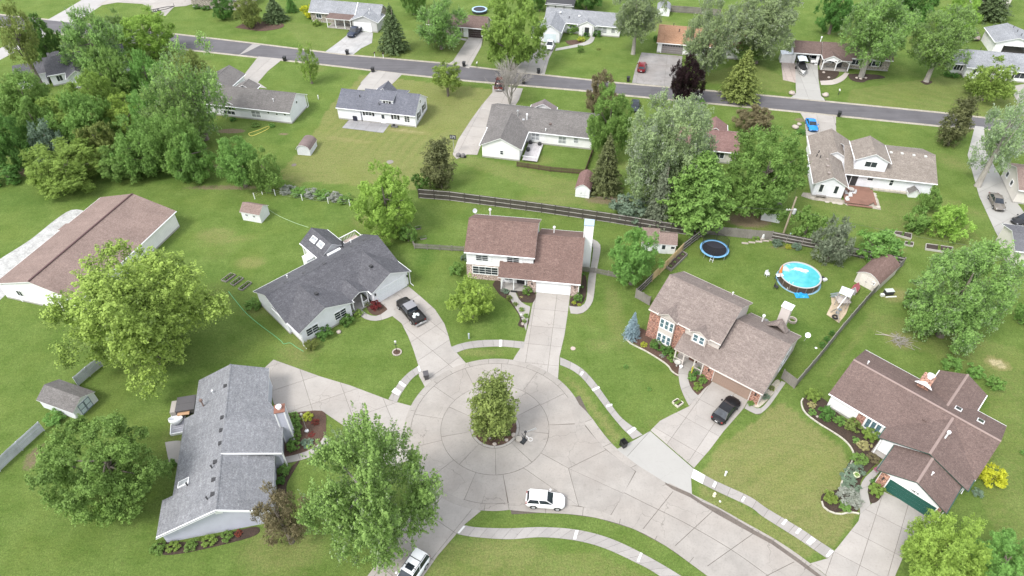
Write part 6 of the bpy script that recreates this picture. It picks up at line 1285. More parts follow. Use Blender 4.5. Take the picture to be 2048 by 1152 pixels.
# left woods
W_ = 'woods on the left'
for lb, a, kd, m_, cl, sd_ in [
    ('tall airy tree with dark leaning trunk at the left edge', (-20, 72, -10, 130), 'sparse', 'olive', .3, 14),
    ('dark green tree behind the tall airy tree at the upper left', (45, 125, -5, 165), 'round', 'dark', .1, 25),
    ('wide grey-green maple, largest crown of the upper left woods', (108, 252, 15, 150), 'feather', 'silver', .1, 13),
    ('green maple right of the wide grey-green maple in the upper left', (165, 282, 92, 205), 'feather', 'green', .12, 40),
    ('yellow-green tree top next to the concrete parking', (236, 352, 18, 108), 'round', 'bright', .1, 12),
    ('grey-green tree left of the yellow-green tree top', (190, 268, 20, 95), 'feather', 'silver', .1, 22),
    ('tallest willow-like tree in front of the pale blue-white house', (300, 452, 82, 268), 'sparse', 'silver', .12, 35),
    ('grey-green tree leaning below the tallest willow-like tree', (272, 420, 150, 300), 'feather', 'silver', .06, 22),
    ('loose green tree at the foot of the willow-like tree', (290, 408, 215, 352), 'maple', 'green', .05, 12),
    ('bushy tree at the left edge below the charcoal roof', (-25, 112, 138, 262), 'maple', 'green', .08, 11),
    ('bright bushy tree left of the hidden blue wall', (68, 205, 168, 275), 'maple', 'lime', .08, 24),
    ('dark leafy tree at the far left edge of the woods', (-30, 62, 215, 352), 'round', 'dark', .04, 17),
    ('mid green tree in the middle of the left woods', (105, 222, 178, 300), 'maple', 'green', .05, 37),
    ('bright round-topped tree right of the hidden blue wall', (208, 318, 182, 272), 'round', 'bright', .08, 39),
    ('dense green tree below the bright round-topped tree', (225, 345, 228, 352), 'maple', 'green', .04, 42),
    ('blue-green young tree in the left part of the woods', (55, 130, 235, 325), 'small', 'sage', .04, 18),
    ('wide low yellow-green tree spreading onto the barn lawn', (38, 216, 275, 388), 'round', 'lime', .02, 12),
    ('small yellow-green tree beside the wide low one', (150, 235, 235, 318), 'small', 'olive', .06, 16),
    ('dark green undergrowth tree at the foot of the willow-like tree', (325, 428, 262, 368), 'round', 'green', .03, 25),
    ('green tree at the right end of the woods', (425, 525, 268, 372), 'maple', 'green', .1, 42),
    ('smaller light tree at the right tip of the woods', (492, 566, 300, 384), 'small', 'green', .06, 38),
    ('green tree between the charcoal roof and the willow-like tree', (250, 330, 100, 200), 'feather', 'green', .08, 32 - 19),
    ('olive tree behind the willow-like tree near the street', (330, 430, 96, 185), 'feather', 'olive', .1, 40),
    ('green tree filling the woods behind the wide low yellow-green tree', (20, 120, 190, 300), 'round', 'green', .04, 31),
    ('green tree between bright round-topped tree and willow-like tree', (255, 350, 175, 290), 'round', 'green', .04, 18),
    ('green tree under the charcoal roof in the woods', (140, 240, 140, 250), 'round', 'lime', .05, 29),
    ('low leafy tree at the woods edge right of the wide low tree', (185, 290, 285, 365), 'round', 'green', .02, 24),
    ('dark bush at the very left of the woods edge', (-20, 45, 325, 372), 'bush', 'dark', .02, 19),
    ('bush between the wide low tree and dark undergrowth', (212, 262, 300, 356), 'bush', 'green', .02, 29)]:
    T(lb, 'tree', a[0], a[1], a[2], a[3], kd, m_, cl, name='woodland_tree', seed=sd_, group=W_)
# bare tree
def bare_tree(base, H, label):
    root = thing('bare_tree', label, 'tree', G(*base)); rng = random.Random(4); m = MB()
    def grow(p, d, L, r, lv):
        q = p + d * L; m.tube([p, p.lerp(q, .5) + Vector((rng.uniform(-.05, .05), rng.uniform(-.05, .05), 0)) * L, q], [r, r * .8, r * .6], 5, cap=False)
        if lv == 0: return
        for _ in range(4 if lv > 1 else 5):
            nd = (d + Vector((rng.uniform(-.75, .75), rng.uniform(-.75, .75), rng.uniform(-.1, .5)))).normalized(); grow(q if rng.random() < .6 else p.lerp(q, .6), nd, L * rng.uniform(.6, .85), r * .55, lv - 1)
    for k in range(4): grow(Vector((0, 0, 0)), Vector((rng.uniform(-.35, .35), rng.uniform(-.35, .35), 1)).normalized(), H * .33, .16, 4)
    m.build('trunk', BARKL, root)
bare_tree((1020, 210), 9.5, 'leafless grey tree beside the street driveway behind the L-shaped house')
# shrubs: label, px centre x, y, radius px, height factor, material
def shrub(label, x, y, r, hf=1.0, mat='green', cat='shrub', group=None, name='shrub', kind='bush', ry=None):
    s = scale_at(y); Rr = r / s; rw = (ry or r) / s; X, Y = G(x, y + r * .25); root = thing(name, label, cat, (X, Y), 0, group)
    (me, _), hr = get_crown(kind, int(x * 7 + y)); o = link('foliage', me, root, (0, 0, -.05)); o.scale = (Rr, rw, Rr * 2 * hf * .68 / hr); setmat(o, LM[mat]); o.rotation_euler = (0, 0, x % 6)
    m = MB(); [m.tube([(0, 0, 0), (Rr * .35 * math.cos(k * 2.1), Rr * .35 * math.sin(k * 2.1), Rr * .6 * hf)], [.03, .015], 4) for k in range(3)]; m.build('stem', BARK, root); return root
for a in [
    ('round clipped dark shrub in the mulch left of the centre garage door', 1054, 585, 11, 1.3, 'green'), ('round clipped shrub right of the centre garage door', 1155, 598, 10, 1.2, 'green'),
    ('weeping green shrub at the left brick corner of the centre house', 913, 542, 16, .9, 'green'), ('pale leafy shrub against the left side of the centre house', 930, 517, 9, 1, 'sage'),
    ('topmost ball shrub in the row along the centre front walk', 1018, 597, 7, 1, 'olive'), ('second ball shrub from the top along the centre front walk', 1031, 609, 6, 1, 'olive'), ('third ball shrub from the top along the centre front walk', 1043, 620, 6, 1, 'lime'), ('fourth ball shrub from the top along the centre front walk', 1052, 632, 6, 1, 'lime'), ('lowest small ball shrub beside the lawn lamp post', 1049, 643, 5, .9, 'lime'),
    ('pale yellow hosta at the foot of the round clipped dark shrub', 1043, 594, 3.5, .7, 'cream'), ('pale variegated hosta below the shrub right of the centre garage', 1148, 605, 5, .7, 'goldg'), ('pale hosta at the tip of the bed right of the centre garage', 1158, 609, 4, .6, 'goldg'),
    ('white flowering plant left of the centre porch', 1005, 580, 5, .7, 'white'), ('dark spiky plants in front of the centre porch', 1012, 583, 8, .6, 'sage'), ('small plant beside the garage side wall, upper', 1166, 548, 4, .8, 'green'), ('small plant beside the garage side wall, middle', 1164, 574, 4, .8, 'green'),
    ('red-leaved maple shrub in the bed by the pickup driveway', 752, 613, 12, .9, 'red'), ('green plants beside the charcoal house porch', 733, 607, 8, .8, 'olive'), ('loose yellowish shrub at the porch corner of the charcoal house', 716, 627, 11, .8, 'lime'),
    ('larger dark shrub against the front gable of the charcoal house', 692, 642, 17, .9, 'dark'), ('dark shrub left of the pair against the front gable', 650, 667, 18, .9, 'dark'), ('yellow-green shrub at the front corner of the charcoal house', 624, 693, 14, 1.1, 'olive'), ('dark green shrub at the back corner of the charcoal house', 507, 610, 17, .8, 'green'),
    ('low hedge shrub in front of the brick bay', 1312, 690, 15, .8, 'dark'), ('dark hedge shrub right of the one in front of the bay', 1332, 702, 13, .8, 'dark'), ('green shrub at the left end of the tan house porch', 1344, 716, 12, .9, 'green'), ('yellow low plant between blue spruce and hedge', 1287, 688, 8, .5, 'goldg'), ('white flowering low plant beside the hedge', 1325, 711, 6, .5, 'white'),
    ('topmost clipped ball beside the tan house walk', 1392, 744, 10, 1, 'dark'), ('left clipped ball beside the tan house walk', 1384, 757, 10, 1, 'green'), ('right clipped ball beside the tan house walk', 1404, 762, 9, .9, 'green'), ('lowest light green clipped ball beside the tan house walk', 1394, 775, 10, 1, 'lime'), ('clipped ball nearest the porch rail of the tan house', 1403, 748, 8, 1, 'green'),
    ('leafy plant at the right brick corner of the tan house', 1500, 807, 7, .9, 'green'), ('striped low plants beside the tan house side wall', 1530, 792, 9, .5, 'sage'), ('low plants beside the tan house side wall near the gate', 1543, 776, 7, .5, 'olive'),
    ('leafy shrub at the upper tip of the ranch garden bed', 1622, 792, 17, .9, 'lime'), ('cream-flowered shrub at the upper end of the ranch bed', 1622, 810, 9, .7, 'cream'), ('low green plant beside the upper cream-flowered shrub', 1624, 824, 9, .5, 'green'),
    ('dark clipped shrub first in the ranch hedge row', 1651, 828, 17, 1, 'dark'), ('round clipped shrub second in the ranch hedge row', 1676, 842, 12, 1, 'green'), ('brownish clipped shrub third in the ranch hedge row', 1702, 852, 17, 1, 'olive'), ('bright clipped oblong shrub last in the ranch hedge row', 1736, 870, 17, .9, 'lime'),
    ('large cream-yellow flowering shrub beside the ranch porch', 1727, 891, 14, .8, 'cream'), ('dark leafy plants below the cream-yellow shrub', 1716, 918, 17, .6, 'green'), ('brownish plants beside the ranch porch post', 1745, 916, 13, .6, 'brown'), ('low green plants at the bend of the ranch bed', 1711, 880, 9, .6, 'green'),
    ('grey-green groundcover patch in the upper ranch bed', 1712, 935, 18, .35, 'sage'), ('grey-green groundcover patch in the middle of the ranch bed', 1698, 952, 18, .35, 'sage'), ('blue-green groundcover patch in the lower ranch bed', 1700, 972, 19, .35, 'sage'),
    ('white-flowered roses filling the lower ranch bed', 1692, 990, 22, .6, 'white'), ('white-flowered roses nearest the driveway', 1706, 1002, 17, .55, 'white'), ('dark green plants at the bottom of the ranch bed', 1690, 1012, 14, .5, 'green'), ('round bright green shrub at the tip of the ranch bed', 1660, 997, 16, .95, 'lime'),
    ('round green shrub beside the ranch garage pier', 1748, 981, 16, 1, 'lime'), ('red-pink flowering plant at the ranch walk', 1752, 938, 6, .8, 'pink'), ('dark plants beside the orange brick pier', 1746, 962, 8, .6, 'dark'),
    ('bright golden-yellow round shrub at the right of the ranch house', 1977, 955, 27, 1.0, 'gold'), ('grey wispy shrub below the golden shrub', 1956, 985, 12, .5, 'sage'), ('green shrub left of three behind the ranch rear wing', 1902, 730, 20, .9, 'green'), ('green shrub in the middle of three behind the ranch rear wing', 1945, 745, 19, .9, 'green'), ('green shrub right of three behind the ranch rear wing', 1985, 772, 17, 1.2, 'green'), ('tiny green shrub on the right lawn', 2046, 905, 8, .8, 'green'),
    ('green clipped shrub at the top of the hedge by the tall chimney', 590, 838, 13, 1, 'green'), ('second clipped shrub of the hedge by the tall chimney', 592, 855, 13, 1, 'green'), ('third clipped shrub of the hedge by the tall chimney', 592, 872, 13, 1, 'green'), ('lowest clipped shrub of the hedge by the tall chimney', 587, 893, 14, 1, 'green'),
    ('yellow-flowered plants in the bed beside the hedge', 615, 832, 12, .6, 'goldg'), ('rusty red low plants in the bed edge', 632, 842, 9, .4, 'red'), ('grey-green low plants in the bed above the front walk', 615, 885, 13, .4, 'sage'), ('rusty low plant in the middle of the bed', 624, 868, 8, .3, 'red'),
    ('dark shrubs below the front walk of the grey house', 570, 940, 14, .8, 'green'), ('dark shrub at the lower wall of the grey house', 562, 962, 10, .8, 'dark'),
    ('leafy shrub at the south gable left end', 318, 1096, 16, .7, 'green'), ('leafy shrub at the south gable, second from left', 348, 1092, 14, .6, 'lime'), ('leafy shrub at the south gable, third from left', 384, 1088, 15, .6, 'green'), ('leafy shrub at the south gable, fourth from left', 420, 1080, 15, .6, 'lime'), ('leafy shrub at the south gable, fifth from left', 455, 1072, 13, .6, 'green'), ('reddish shrub at the south gable right end', 478, 1066, 9, .5, 'red'),
    ('overgrown shrub at the fence beside the pale blue shed', 112, 838, 22, .7, 'green'), ('small shrub at the back of the grey house deck', 340, 930, 14, .8, 'green'),
    ('yellow-leaved bush at the corner of the light grey house', 621, 30, 17, 1, 'gold'), ('round green bush below the yellow-leaved bush', 632, 48, 10, .8, 'lime'), ('rounded dark hedge beside the black-brown garage door', 931, 68, 7, 1.7, 'dark'), ('leafy bush in the corner of the grey shingled house', 1145, 62, 15, 1, 'green'),
    ('left ball bush at the door of the grey shingled house', 1172, 69, 9, .9, 'dark'), ('right ball bush at the door of the grey shingled house', 1194, 70, 10, .9, 'dark'), ('yellow-green perennials beside the curved front walk', 1162, 80, 9, .6, 'goldg'), ('small bush tree on the lawn of the grey shingled house', 1160, 103, 7, 1.5, 'green'), ('tiny plant bed on the lawn of the grey shingled house', 1197, 98, 5, .4, 'olive'),
    ('dark shrub beside the orange-roofed house garage', 1313, 80, 8, 1, 'dark'), ('boxwood row plant at the far right porch', 1895, 150, 9, .8, 'dark'), ('boxwood beside the far right white door', 1908, 153, 8, .8, 'dark'), ('green shrub at the top left brown-roofed building', 395, 14, 10, .6, 'dark'), ('second green shrub at the top left brown-roofed building', 412, 17, 9, .6, 'dark'),
    ('small shrub against the pale blue-white house wall', 466, 240, 7, .8, 'dark'), ('low plant at the pale blue-white house wall', 512, 250, 9, .5, 'green'), ('round shrub at the wall near the yellow hose', 545, 252, 7, .8, 'green'), ('low bush at the far right lawn tree', 1602, 265, 10, .7, 'dark'),
    ('pale green seedling on the lawn beside the curved walk', 1251, 733, 6, .8, 'green'), ('tiny seedling tree on the lawn above the flower box', 1298, 778, 5, .7, 'green'), ('green plants in the cul-de-sac island, left', 977, 872, 5, .5, 'lime'), ('dark green mound in the cul-de-sac island', 1016, 866, 7, .8, 'green'), ('small plants in the cul-de-sac island, middle', 993, 876, 5, .4, 'olive'), ('yellow-green plants in the cul-de-sac island, right', 1020, 852, 5, .5, 'goldg'),
    ('green garden plants along the pool yard fence, left', 1512, 475, 9, .7, 'lime'), ('grey shrub along the pool yard fence', 1553, 488, 11, .9, 'sage'), ('grey shrub along the pool yard fence near the juniper', 1592, 494, 10, .9, 'sage'), ('yellow-green plant along the pool yard fence', 1576, 494, 7, .6, 'goldg'), ('narrow dark arborvitae row beside the side fence, left', 1652, 680, 6, 1.6, 'dark'), ('narrow dark arborvitae row beside the side fence, right', 1662, 668, 6, 1.6, 'dark'), ('dark grass clump at the side fence', 1645, 690, 8, .8, 'dark')]:
    if True: shrub(*a)
# ================================================================ FENCES
WD_GREY = wood('weathered_fence', (.17, .155, .14), (.30, .28, .26), (11, 11, 1)); WD_DARK = wood('dark_fence', (.050, .042, .038), (.11, .095, .085), (11, 11, 1)); WD_RAIL = wood('pale_rail', (.34, .32, .30), (.50, .48, .45))
WD_BROWN = wood('brown_fence', (.075, .045, .032), (.13, .08, .06)); WD_NEW = wood('new_pine', (.50, .38, .20), (.66, .52, .30)); WD_BLUE = wood('silvered_fence', (.46, .48, .52), (.60, .62, .67))
def fence(name, label, pts, h, post, rail, board, sp=2.4, side=-1, rails=(.35, .95, 1.55), pw=.14, gap=.012, group=None, px=True, pointed=False, ph=None, rail_w=.09):
    P = [Vector(p) for p in (GP(pts) if px else pts)]; root = thing(name, label, 'fence', tuple(P[0]), 0, group); O = P[0]; bm = MB(); rng = random.Random(len(label))
    pm = MB().box(-.055, .055, -.055, .055, 0, (ph or h + .05)).mesh('post', post)
    first = True
    for a, b in zip(P[:-1], P[1:]):
        L = (b - a).length; n = max(1, round(L / sp)); u = (b - a) / L; nr = Vector((-u.y, u.x)) * side; an = math.atan2(u.y, u.x)
        for i in range(n + 1):
            if i == 0 and not first: continue
            q = a + u * (L * i / n) - O + nr * .06; link('post', pm, root, (q.x, q.y, 0), an)
        first = False
        for i in range(n):
            q0 = a + u * (L * i / n) - O; q1 = a + u * (L * (i + 1) / n) - O
            for z in rails:
                if z < h: MB().bar((q0.x + nr.x * .055 + u.x * .06, q0.y + nr.y * .055 + u.y * .06, z), (q1.x + nr.x * .055 - u.x * .06, q1.y + nr.y * .055 - u.y * .06, z), .04, rail_w).build('rail', rail, root)
        k = int(L / pw); 
        for i in range(k):
            c = a + u * ((i + .5) * L / k) - O; w2 = L / k / 2 - gap / 2; hh = h + rng.uniform(-.015, .015); t = .011
            p = [(c - u * w2 - nr * t), (c + u * w2 - nr * t), (c + u * w2 + nr * t), (c - u * w2 + nr * t)]; z1 = hh - (.05 if pointed else 0)
            vs = [(v.x, v.y, .04) for v in p] + [(v.x, v.y, z1) for v in p]
            if pointed:
                vs += [(c.x - nr.x * t, c.y - nr.y * t, hh + .03), (c.x + nr.x * t, c.y + nr.y * t, hh + .03)]
                bm.add(vs, [(0, 1, 5, 4), (1, 2, 6, 5), (2, 3, 7, 6), (3, 0, 4, 7), (4, 5, 8), (6, 7, 9), (5, 6, 9, 8), (7, 4, 8, 9)])
            else: bm.add(vs, [(0, 1, 5, 4), (1, 2, 6, 5), (2, 3, 7, 6), (3, 0, 4, 7), (4, 5, 6, 7)])
    o = bm.build('pickets', board, root); o['kind'] = 'stuff'; return root
fence('wooden_fence', 'long dark privacy fence with pale rails behind the centre house', [(838, 396), (900, 401), (1083, 425), (1220, 445), (1310, 460), (1405, 474)], 1.9, WD_DARK, WD_RAIL, WD_DARK, 2.5, -1, (.12, .95, 1.8), rail_w=.09)
fence('wooden_fence', 'grey board fence closing the back of the pool yard behind the trampoline', [(1409, 468), (1497, 477), (1541, 480)], 1.75, WD_GREY, WD_GREY, WD_GREY, 2.4, 1)
fence('wooden_fence', 'grey fence with dark boards and pale rails from the utility pole to the yard corner', [(1541, 480), (1633, 498), (1720, 516), (1803, 533)], 1.75, WD_GREY, WD_RAIL, WD_DARK, 2.4, -1, rail_w=.12)
fence('wooden_fence', 'long grey fence running diagonally down the right side of the pool yard', [(1803, 533), (1740, 595), (1680, 665), (1635, 722), (1588, 777)], 1.75, WD_GREY, WD_RAIL, WD_GREY, 2.4, -1)
fence('wooden_fence', 'short grey fence panel between the tan house and the diagonal fence', [(1588, 777), (1562, 757)], 1.75, WD_GREY, WD_GREY, WD_GREY, 1.5, -1)
fence('wooden_fence', 'short grey fence panel at the left corner of the tan house', [(1270, 595), (1298, 611)], 1.7, WD_GREY, WD_GREY, WD_GREY, 1.6, 1)
fence('wooden_fence', 'left side fence of the pool yard, lower part with pale rails', [(1270, 595), (1288, 578), (1303, 563)], 1.7, WD_GREY, WD_RAIL, WD_DARK, 2.4, -1)
fence('wooden_fence', 'fresh yellow pine section of the pool yard side fence', [(1303, 563), (1333, 535), (1364, 503)], 1.7, WD_NEW, WD_NEW, WD_NEW, 2.2, -1)
fence('wooden_fence', 'left side fence of the pool yard, upper part with pale rails', [(1364, 503), (1409, 468)], 1.7, WD_GREY, WD_RAIL, WD_DARK, 2.4, -1, rail_w=.12)
fence('picket_fence', 'low weathered picket fence left of the centre house', [(928, 503), (880, 500), (830, 497), (820, 476)], 1.05, WD_GREY, WD_GREY, WD_GREY, 2.4, 1, (.3, .8), .12, .05, pointed=True)
fence('picket_fence', 'weathered picket fence right of the centre house', [(1162, 543), (1188, 546), (1216, 552), (1270, 563)], 1.05, WD_GREY, WD_GREY, WD_GREY, 2.2, 1, (.3, .8), .12, .05, pointed=True)
fence('wooden_fence', 'silvery privacy fence lower left, below the pale blue shed', [(-40, 975), (0, 942), (45, 900), (88, 861)], 1.7, WD_BLUE, WD_BLUE, WD_BLUE, 2.4, -1, ph=1.75)
fence('wooden_fence', 'silvery privacy fence between pale blue shed and big maple', [(157, 772), (180, 752), (205, 732)], 1.7, WD_BLUE, WD_BLUE, WD_BLUE, 2.4, -1)
fence('picket_fence', 'brown picket fence enclosing the little yard of the L-shaped house', [(1034, 333), (1100, 343), (1169, 349), (1186, 302)], 1.05, WD_BROWN, WD_BROWN, WD_BROWN, 2.3, -1, (.3, .8), .13, .05)
fence('wooden_fence', 'distant grey wooden fence behind the white gambrel shed', [(1338, 24), (1385, 27), (1440, 32)], 1.7, WD_GREY, WD_GREY, WD_GREY, 2.4, -1)
wf = thing('wire_fence', 'wire fence on slim white posts at the edge of the woods', 'fence', G(510, 398)); o0 = G(510, 398)
for p in ((510, 398), (525, 389), (551, 391), (605, 401), (657, 407), (700, 412)):
    x, y = G(*p); MB().box(-.05, .05, -.05, .05, 0, 1.25).build('post', WHITE, wf, (x - o0[0], y - o0[1], 0))
m = MB(); q = [G(*p) for p in ((510, 398), (525, 389), (551, 391), (605, 401), (657, 407), (700, 412))]
for a, b in zip(q[:-1], q[1:]):
    for z in (.4, .8, 1.15): m.bar((a[0] - o0[0], a[1] - o0[1], z), (b[0] - o0[0], b[1] - o0[1], z), .012)
m.build('wire', GALV, wf)['kind'] = 'stuff'
for i, (x, y) in enumerate(((575, 380), (600, 384), (622, 387), (645, 390), (668, 393), (690, 398))): shrub('white-flowering thicket clump %s along the wire fence' % ('nearest the woods', 'second from the woods', 'third from the woods', 'fourth from the woods', 'fifth from the woods', 'nearest the round tree')[i], x, y, 17, .55, 'white' if i % 2 == 0 else 'green')

# ================================================================ VEHICLES
TYRE = plain('tyre_rubber', (.018, .018, .019), .85); RIM = plain('alloy_rim', (.50, .51, .52), .35, .5); CARG = glass('car_glass', (.012, .016, .022), .06); LAMP = glass('lamp_lens', (.22, .23, .25), .1); TAIL = glass('tail_lens', (.16, .01, .01), .15); PLATE = plain('number_plate', (.7, .7, .7), .4)
def car_mesh(L, W, belt, hood, deck, kind):
    """loft of cross-sections along the length (x forward)"""
    m = MB(); st = []; hl = L / 2
    xs = [-hl, -hl + .05, -hl + .22, -hl + .6, -hl * .45, 0, hl * .35, hl - 1.1, hl - .5, hl - .2, hl - .05, hl]
    if kind == 'pickup': xs = [v for v in xs if not -hl + 1.2 < v < -hl + 2.4] + [-hl + 1.94, -hl + 1.96]; xs.sort()
    for x in xs:
        e = abs(x) / hl; w = W / 2 * (1 - (.40 if x > 0 else .26) * max(0, (e - .70) / .30) ** 2.6) * (1 if x > -hl * .99 else .97)
        if x > hl - .3: zt = hood * (.90 if x < hl - .1 else .72)
        elif x > hl * .42: zt = hood + (belt - hood) * max(0, 1 - (x - hl * .42) / (hl * .5)) * .6
        elif x > (-hl * .5 if kind != 'pickup' else -hl + 1.95): zt = belt
        else: zt = deck if x > -hl + .1 else deck * .80
        zb = .22 if e < .93 else .32; st.append((x, w, zb, zt))
    n = 12
    for x, w, zb, zt in st:
        h = zt - zb; half = [(0, zb), (w * .86, zb), (w * .97, zb + .10), (w, zb + .42 * h), (w * .965, zb + .80 * h), (w * .88, zt - .015), (0, zt + .035)]
        sec = half + [(-a, b) for a, b in half[-2:0:-1]]; m.v += [(x, a, b) for a, b in sec]
    for i in range(len(st) - 1):
        for j in range(n): m.f.append((i * n + j, (i + 1) * n + j, (i + 1) * n + (j + 1) % n, i * n + (j + 1) % n)); m.mi.append(0)
    m.f.append(tuple(range(n))); m.f.append(tuple(range((len(st) - 1) * n, len(st) * n))[::-1]); m.mi += [0, 0]
    return m
def vehicle(label, cat, rear, front, side, col, kind='suv', L=4.3, W=1.82, H=1.6, name=None, wb=None, center=None, heading=None, roofcol=None, metal=0.0, rough=.28, extra=None, group=None):
    if center: X, Y = G(*center); an = R(heading)
    else:
        a, b = Vector(G(*rear)), Vector(G(*front)); an = math.atan2((b - a).y, (b - a).x); m_ = (a + b) / 2; nr = Vector((-math.sin(an), math.cos(an))) * (1 if side == 'R' else -1); c = m_ + nr * (W / 2 - .1); X, Y = c
    root = thing(name or 'parked_car', label, cat, (X, Y), an, group); pt = paint('paint_%s' % '_'.join('%.2f' % v for v in col), col, rough, metal)
    belt = {'suv': .98, 'sedan': .88, 'sport': .80, 'pickup': 1.08, 'van': 1.02}[kind]; hood = {'suv': .92, 'sedan': .76, 'sport': .66, 'pickup': 1.05, 'van': .9}[kind]; hl = L / 2; wb = wb or L * .61
    deck = {'suv': .98, 'sedan': .90, 'sport': .80, 'pickup': .72, 'van': 1.0}[kind]
    if kind == 'pickup':
        car = car_mesh(L, W, belt, hood, .62, kind); o = car.build('body', pt, root, smooth=True)
        xr = -hl + 1.95; bd = MB(); bd.box(-hl + .06, xr, W / 2 - .12, W / 2 - .03, .55, 1.15).box(-hl + .06, xr, -W / 2 + .03, -W / 2 + .12, .55, 1.15).box(-hl + .03, -hl + .11, -W / 2 + .12, W / 2 - .12, .5, 1.12); bd.build('bed', pt, root); MB().box(-hl + .11, xr, -W / 2 + .12, W / 2 - .12, .70, .78).build('bed_liner', TYRE, root)
        MB().box(-hl - .12, -hl + .03, -W / 2 + .15, W / 2 - .15, .38, .55).build('bumper', RIM, root)
    else: o = car_mesh(L, W, belt, hood, deck, kind).build('body', pt, root, smooth=True)
    # greenhouse
    c0, c1 = {'suv': (-hl + .12, hl * .40), 'van': (-hl + .12, hl * .46), 'sedan': (-hl + .62, hl * .42), 'sport': (-hl + .55, hl * .36), 'pickup': (-hl + 1.97, hl * .46)}[kind]
    t0, t1 = {'suv': (-hl + .42, hl * .40 - .72), 'van': (-hl + .35, hl * .46 - .75), 'sedan': (-hl + 1.45, hl * .42 - .85), 'sport': (-hl + 1.3, hl * .36 - .8), 'pickup': (-hl + 2.1, hl * .46 - .72)}[kind]
    wb_, wt = W / 2 - .10, W / 2 - .27; zr = H - .06; B = belt - .02
    V = lambda x, y, z: (x, y, z)
    gm = MB().add([V(c0, -wb_, B), V(c1, -wb_ * .93, B), V(c1, wb_ * .93, B), V(c0, wb_, B), V(t0, -wt, zr), V(t1, -wt, zr), V(t1, wt, zr), V(t0, wt, zr)], [(0, 1, 5, 4), (1, 2, 6, 5), (2, 3, 7, 6), (3, 0, 4, 7), (4, 5, 6, 7)]); gm.build('cabin', pt if roofcol is None else pt, root)
    def plate(nm, a, b, c_, d, ins=.07, t=.012, mt=CARG):
        P = [Vector(p) for p in (a, b, c_, d)]; ce = sum(P, Vector()) / 4; nrm = (P[1] - P[0]).cross(P[3] - P[0]).normalized()
        if nrm.dot(ce - Vector(((t0 + t1) / 2, 0, B))) < 0: nrm = -nrm
        Q = [p + (ce - p).normalized() * ins + nrm * t for p in P]; MB().add([tuple(p) for p in Q], [(0, 1, 2, 3)]).build(nm, mt, root)
    plate('windshield', V(c1, -wb_ * .93, B), V(c1, wb_ * .93, B), V(t1, wt, zr), V(t1, -wt, zr), .06); plate('rear_window', V(c0, -wb_, B), V(c0, wb_, B), V(t0, wt, zr), V(t0, -wt, zr), .12)
    for s in (-1, 1):
        xm = (c0 + c1) / 2; tm = (t0 + t1) / 2 + .05
        plate('side_window', V(xm, s * wb_ * .965, B), V(c1, s * wb_ * .93, B), V(t1, s * wt, zr), V(tm, s * wt, zr), .055); plate('side_window', V(c0, s * wb_, B), V(xm, s * wb_ * .965, B), V(tm, s * wt, zr), V(t0, s * wt, zr), .055)
    rm = MB(); nx, ny = 6, 6
    for i in range(nx + 1):
        for j in range(ny + 1): u, v = i / nx, j / ny; x = t0 - .05 + (t1 - t0 + .10) * u; y = (v * 2 - 1) * (wt + .03); rm.v.append((x, y, zr + .005 + .055 * (1 - (2 * u - 1) ** 4) * (1 - (2 * v - 1) ** 4)))
    for i in range(nx):
        for j in range(ny): rm.f.append((i * (ny + 1) + j, (i + 1) * (ny + 1) + j, (i + 1) * (ny + 1) + j + 1, i * (ny + 1) + j + 1)); rm.mi.append(0)
    rm.build('roof', paint('roof_%s' % '_'.join('%.2f' % v for v in roofcol), roofcol, .3) if roofcol else pt, root, smooth=True)
    r = .40 if kind == 'pickup' else (.35 if kind in ('suv', 'van') else .32); tm_ = _mats.get(('tyre', r)) or MB().lathe([(r * .62, -.1), (r * .97, -.1), (r, -.06), (r, .06), (r * .97, .1), (r * .62, .1)], 18).mesh('tyre', TYRE); _mats[('tyre', r)] = tm_
    rmm = _mats.get(('rim', r))
    if not rmm:
        q = MB().lathe([(0, .075), (r * .2, .08), (r * .2, .06), (r * .64, .055), (r * .66, .1), (r * .66, -.09), (0, -.09)], 18)
        for k in range(5): a_ = k * 1.2566; q.bar((0, 0, .085), (math.cos(a_) * r * .6, math.sin(a_) * r * .6, .08), .055, .02)
        rmm = _mats[('rim', r)] = q.mesh('rim', RIM)
    for sx in (-1, 1):
        for sy in (-1, 1):
            wx = sx * wb / 2 + (.05 if kind != 'pickup' else -.02); w_ = link('wheel', None, root, (wx, sy * (W / 2 - .09), r)); w_.rotation_euler = (R(-90) * sy, 0, 0); link('tyre', tm_, w_); link('rim', rmm, w_)
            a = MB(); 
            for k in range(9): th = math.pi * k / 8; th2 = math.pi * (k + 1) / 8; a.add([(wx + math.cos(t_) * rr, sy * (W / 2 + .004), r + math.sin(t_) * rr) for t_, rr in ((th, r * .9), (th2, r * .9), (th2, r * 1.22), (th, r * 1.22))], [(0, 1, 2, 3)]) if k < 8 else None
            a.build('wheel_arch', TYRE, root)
    for s in (-1, 1):
        MB().box(hl - .40, hl - .10, s * (W / 2 - .36) - .12, s * (W / 2 - .36) + .12, hood * .70, hood * .83).build('headlight', LAMP, root)
        MB().box(-hl + .02, -hl + .16, s * (W / 2 - .26) - .11, s * (W / 2 - .26) + .11, (1.0 if kind == 'pickup' else deck) * .72, (1.05 if kind == 'pickup' else deck) * .9).build('tail_light', TAIL, root)
        MB().box(c1 - .45, c1 - .28, s * (W / 2 + .10) - .09, s * (W / 2 + .10) + .09, B + .0, B + .16).build('mirror', pt if kind != 'pickup' else TYRE, root)
    MB().box(hl - .03, hl + .012, -W / 2 + .42, W / 2 - .42, .38, .55).build('grille', TYRE, root); MB().box(-hl - .015, -hl + .01, -.17, .17, .5, .62).build('number_plate', PLATE, root)
    if extra: extra(root, hl, W, H, t0, t1, wt, zr)
    return root
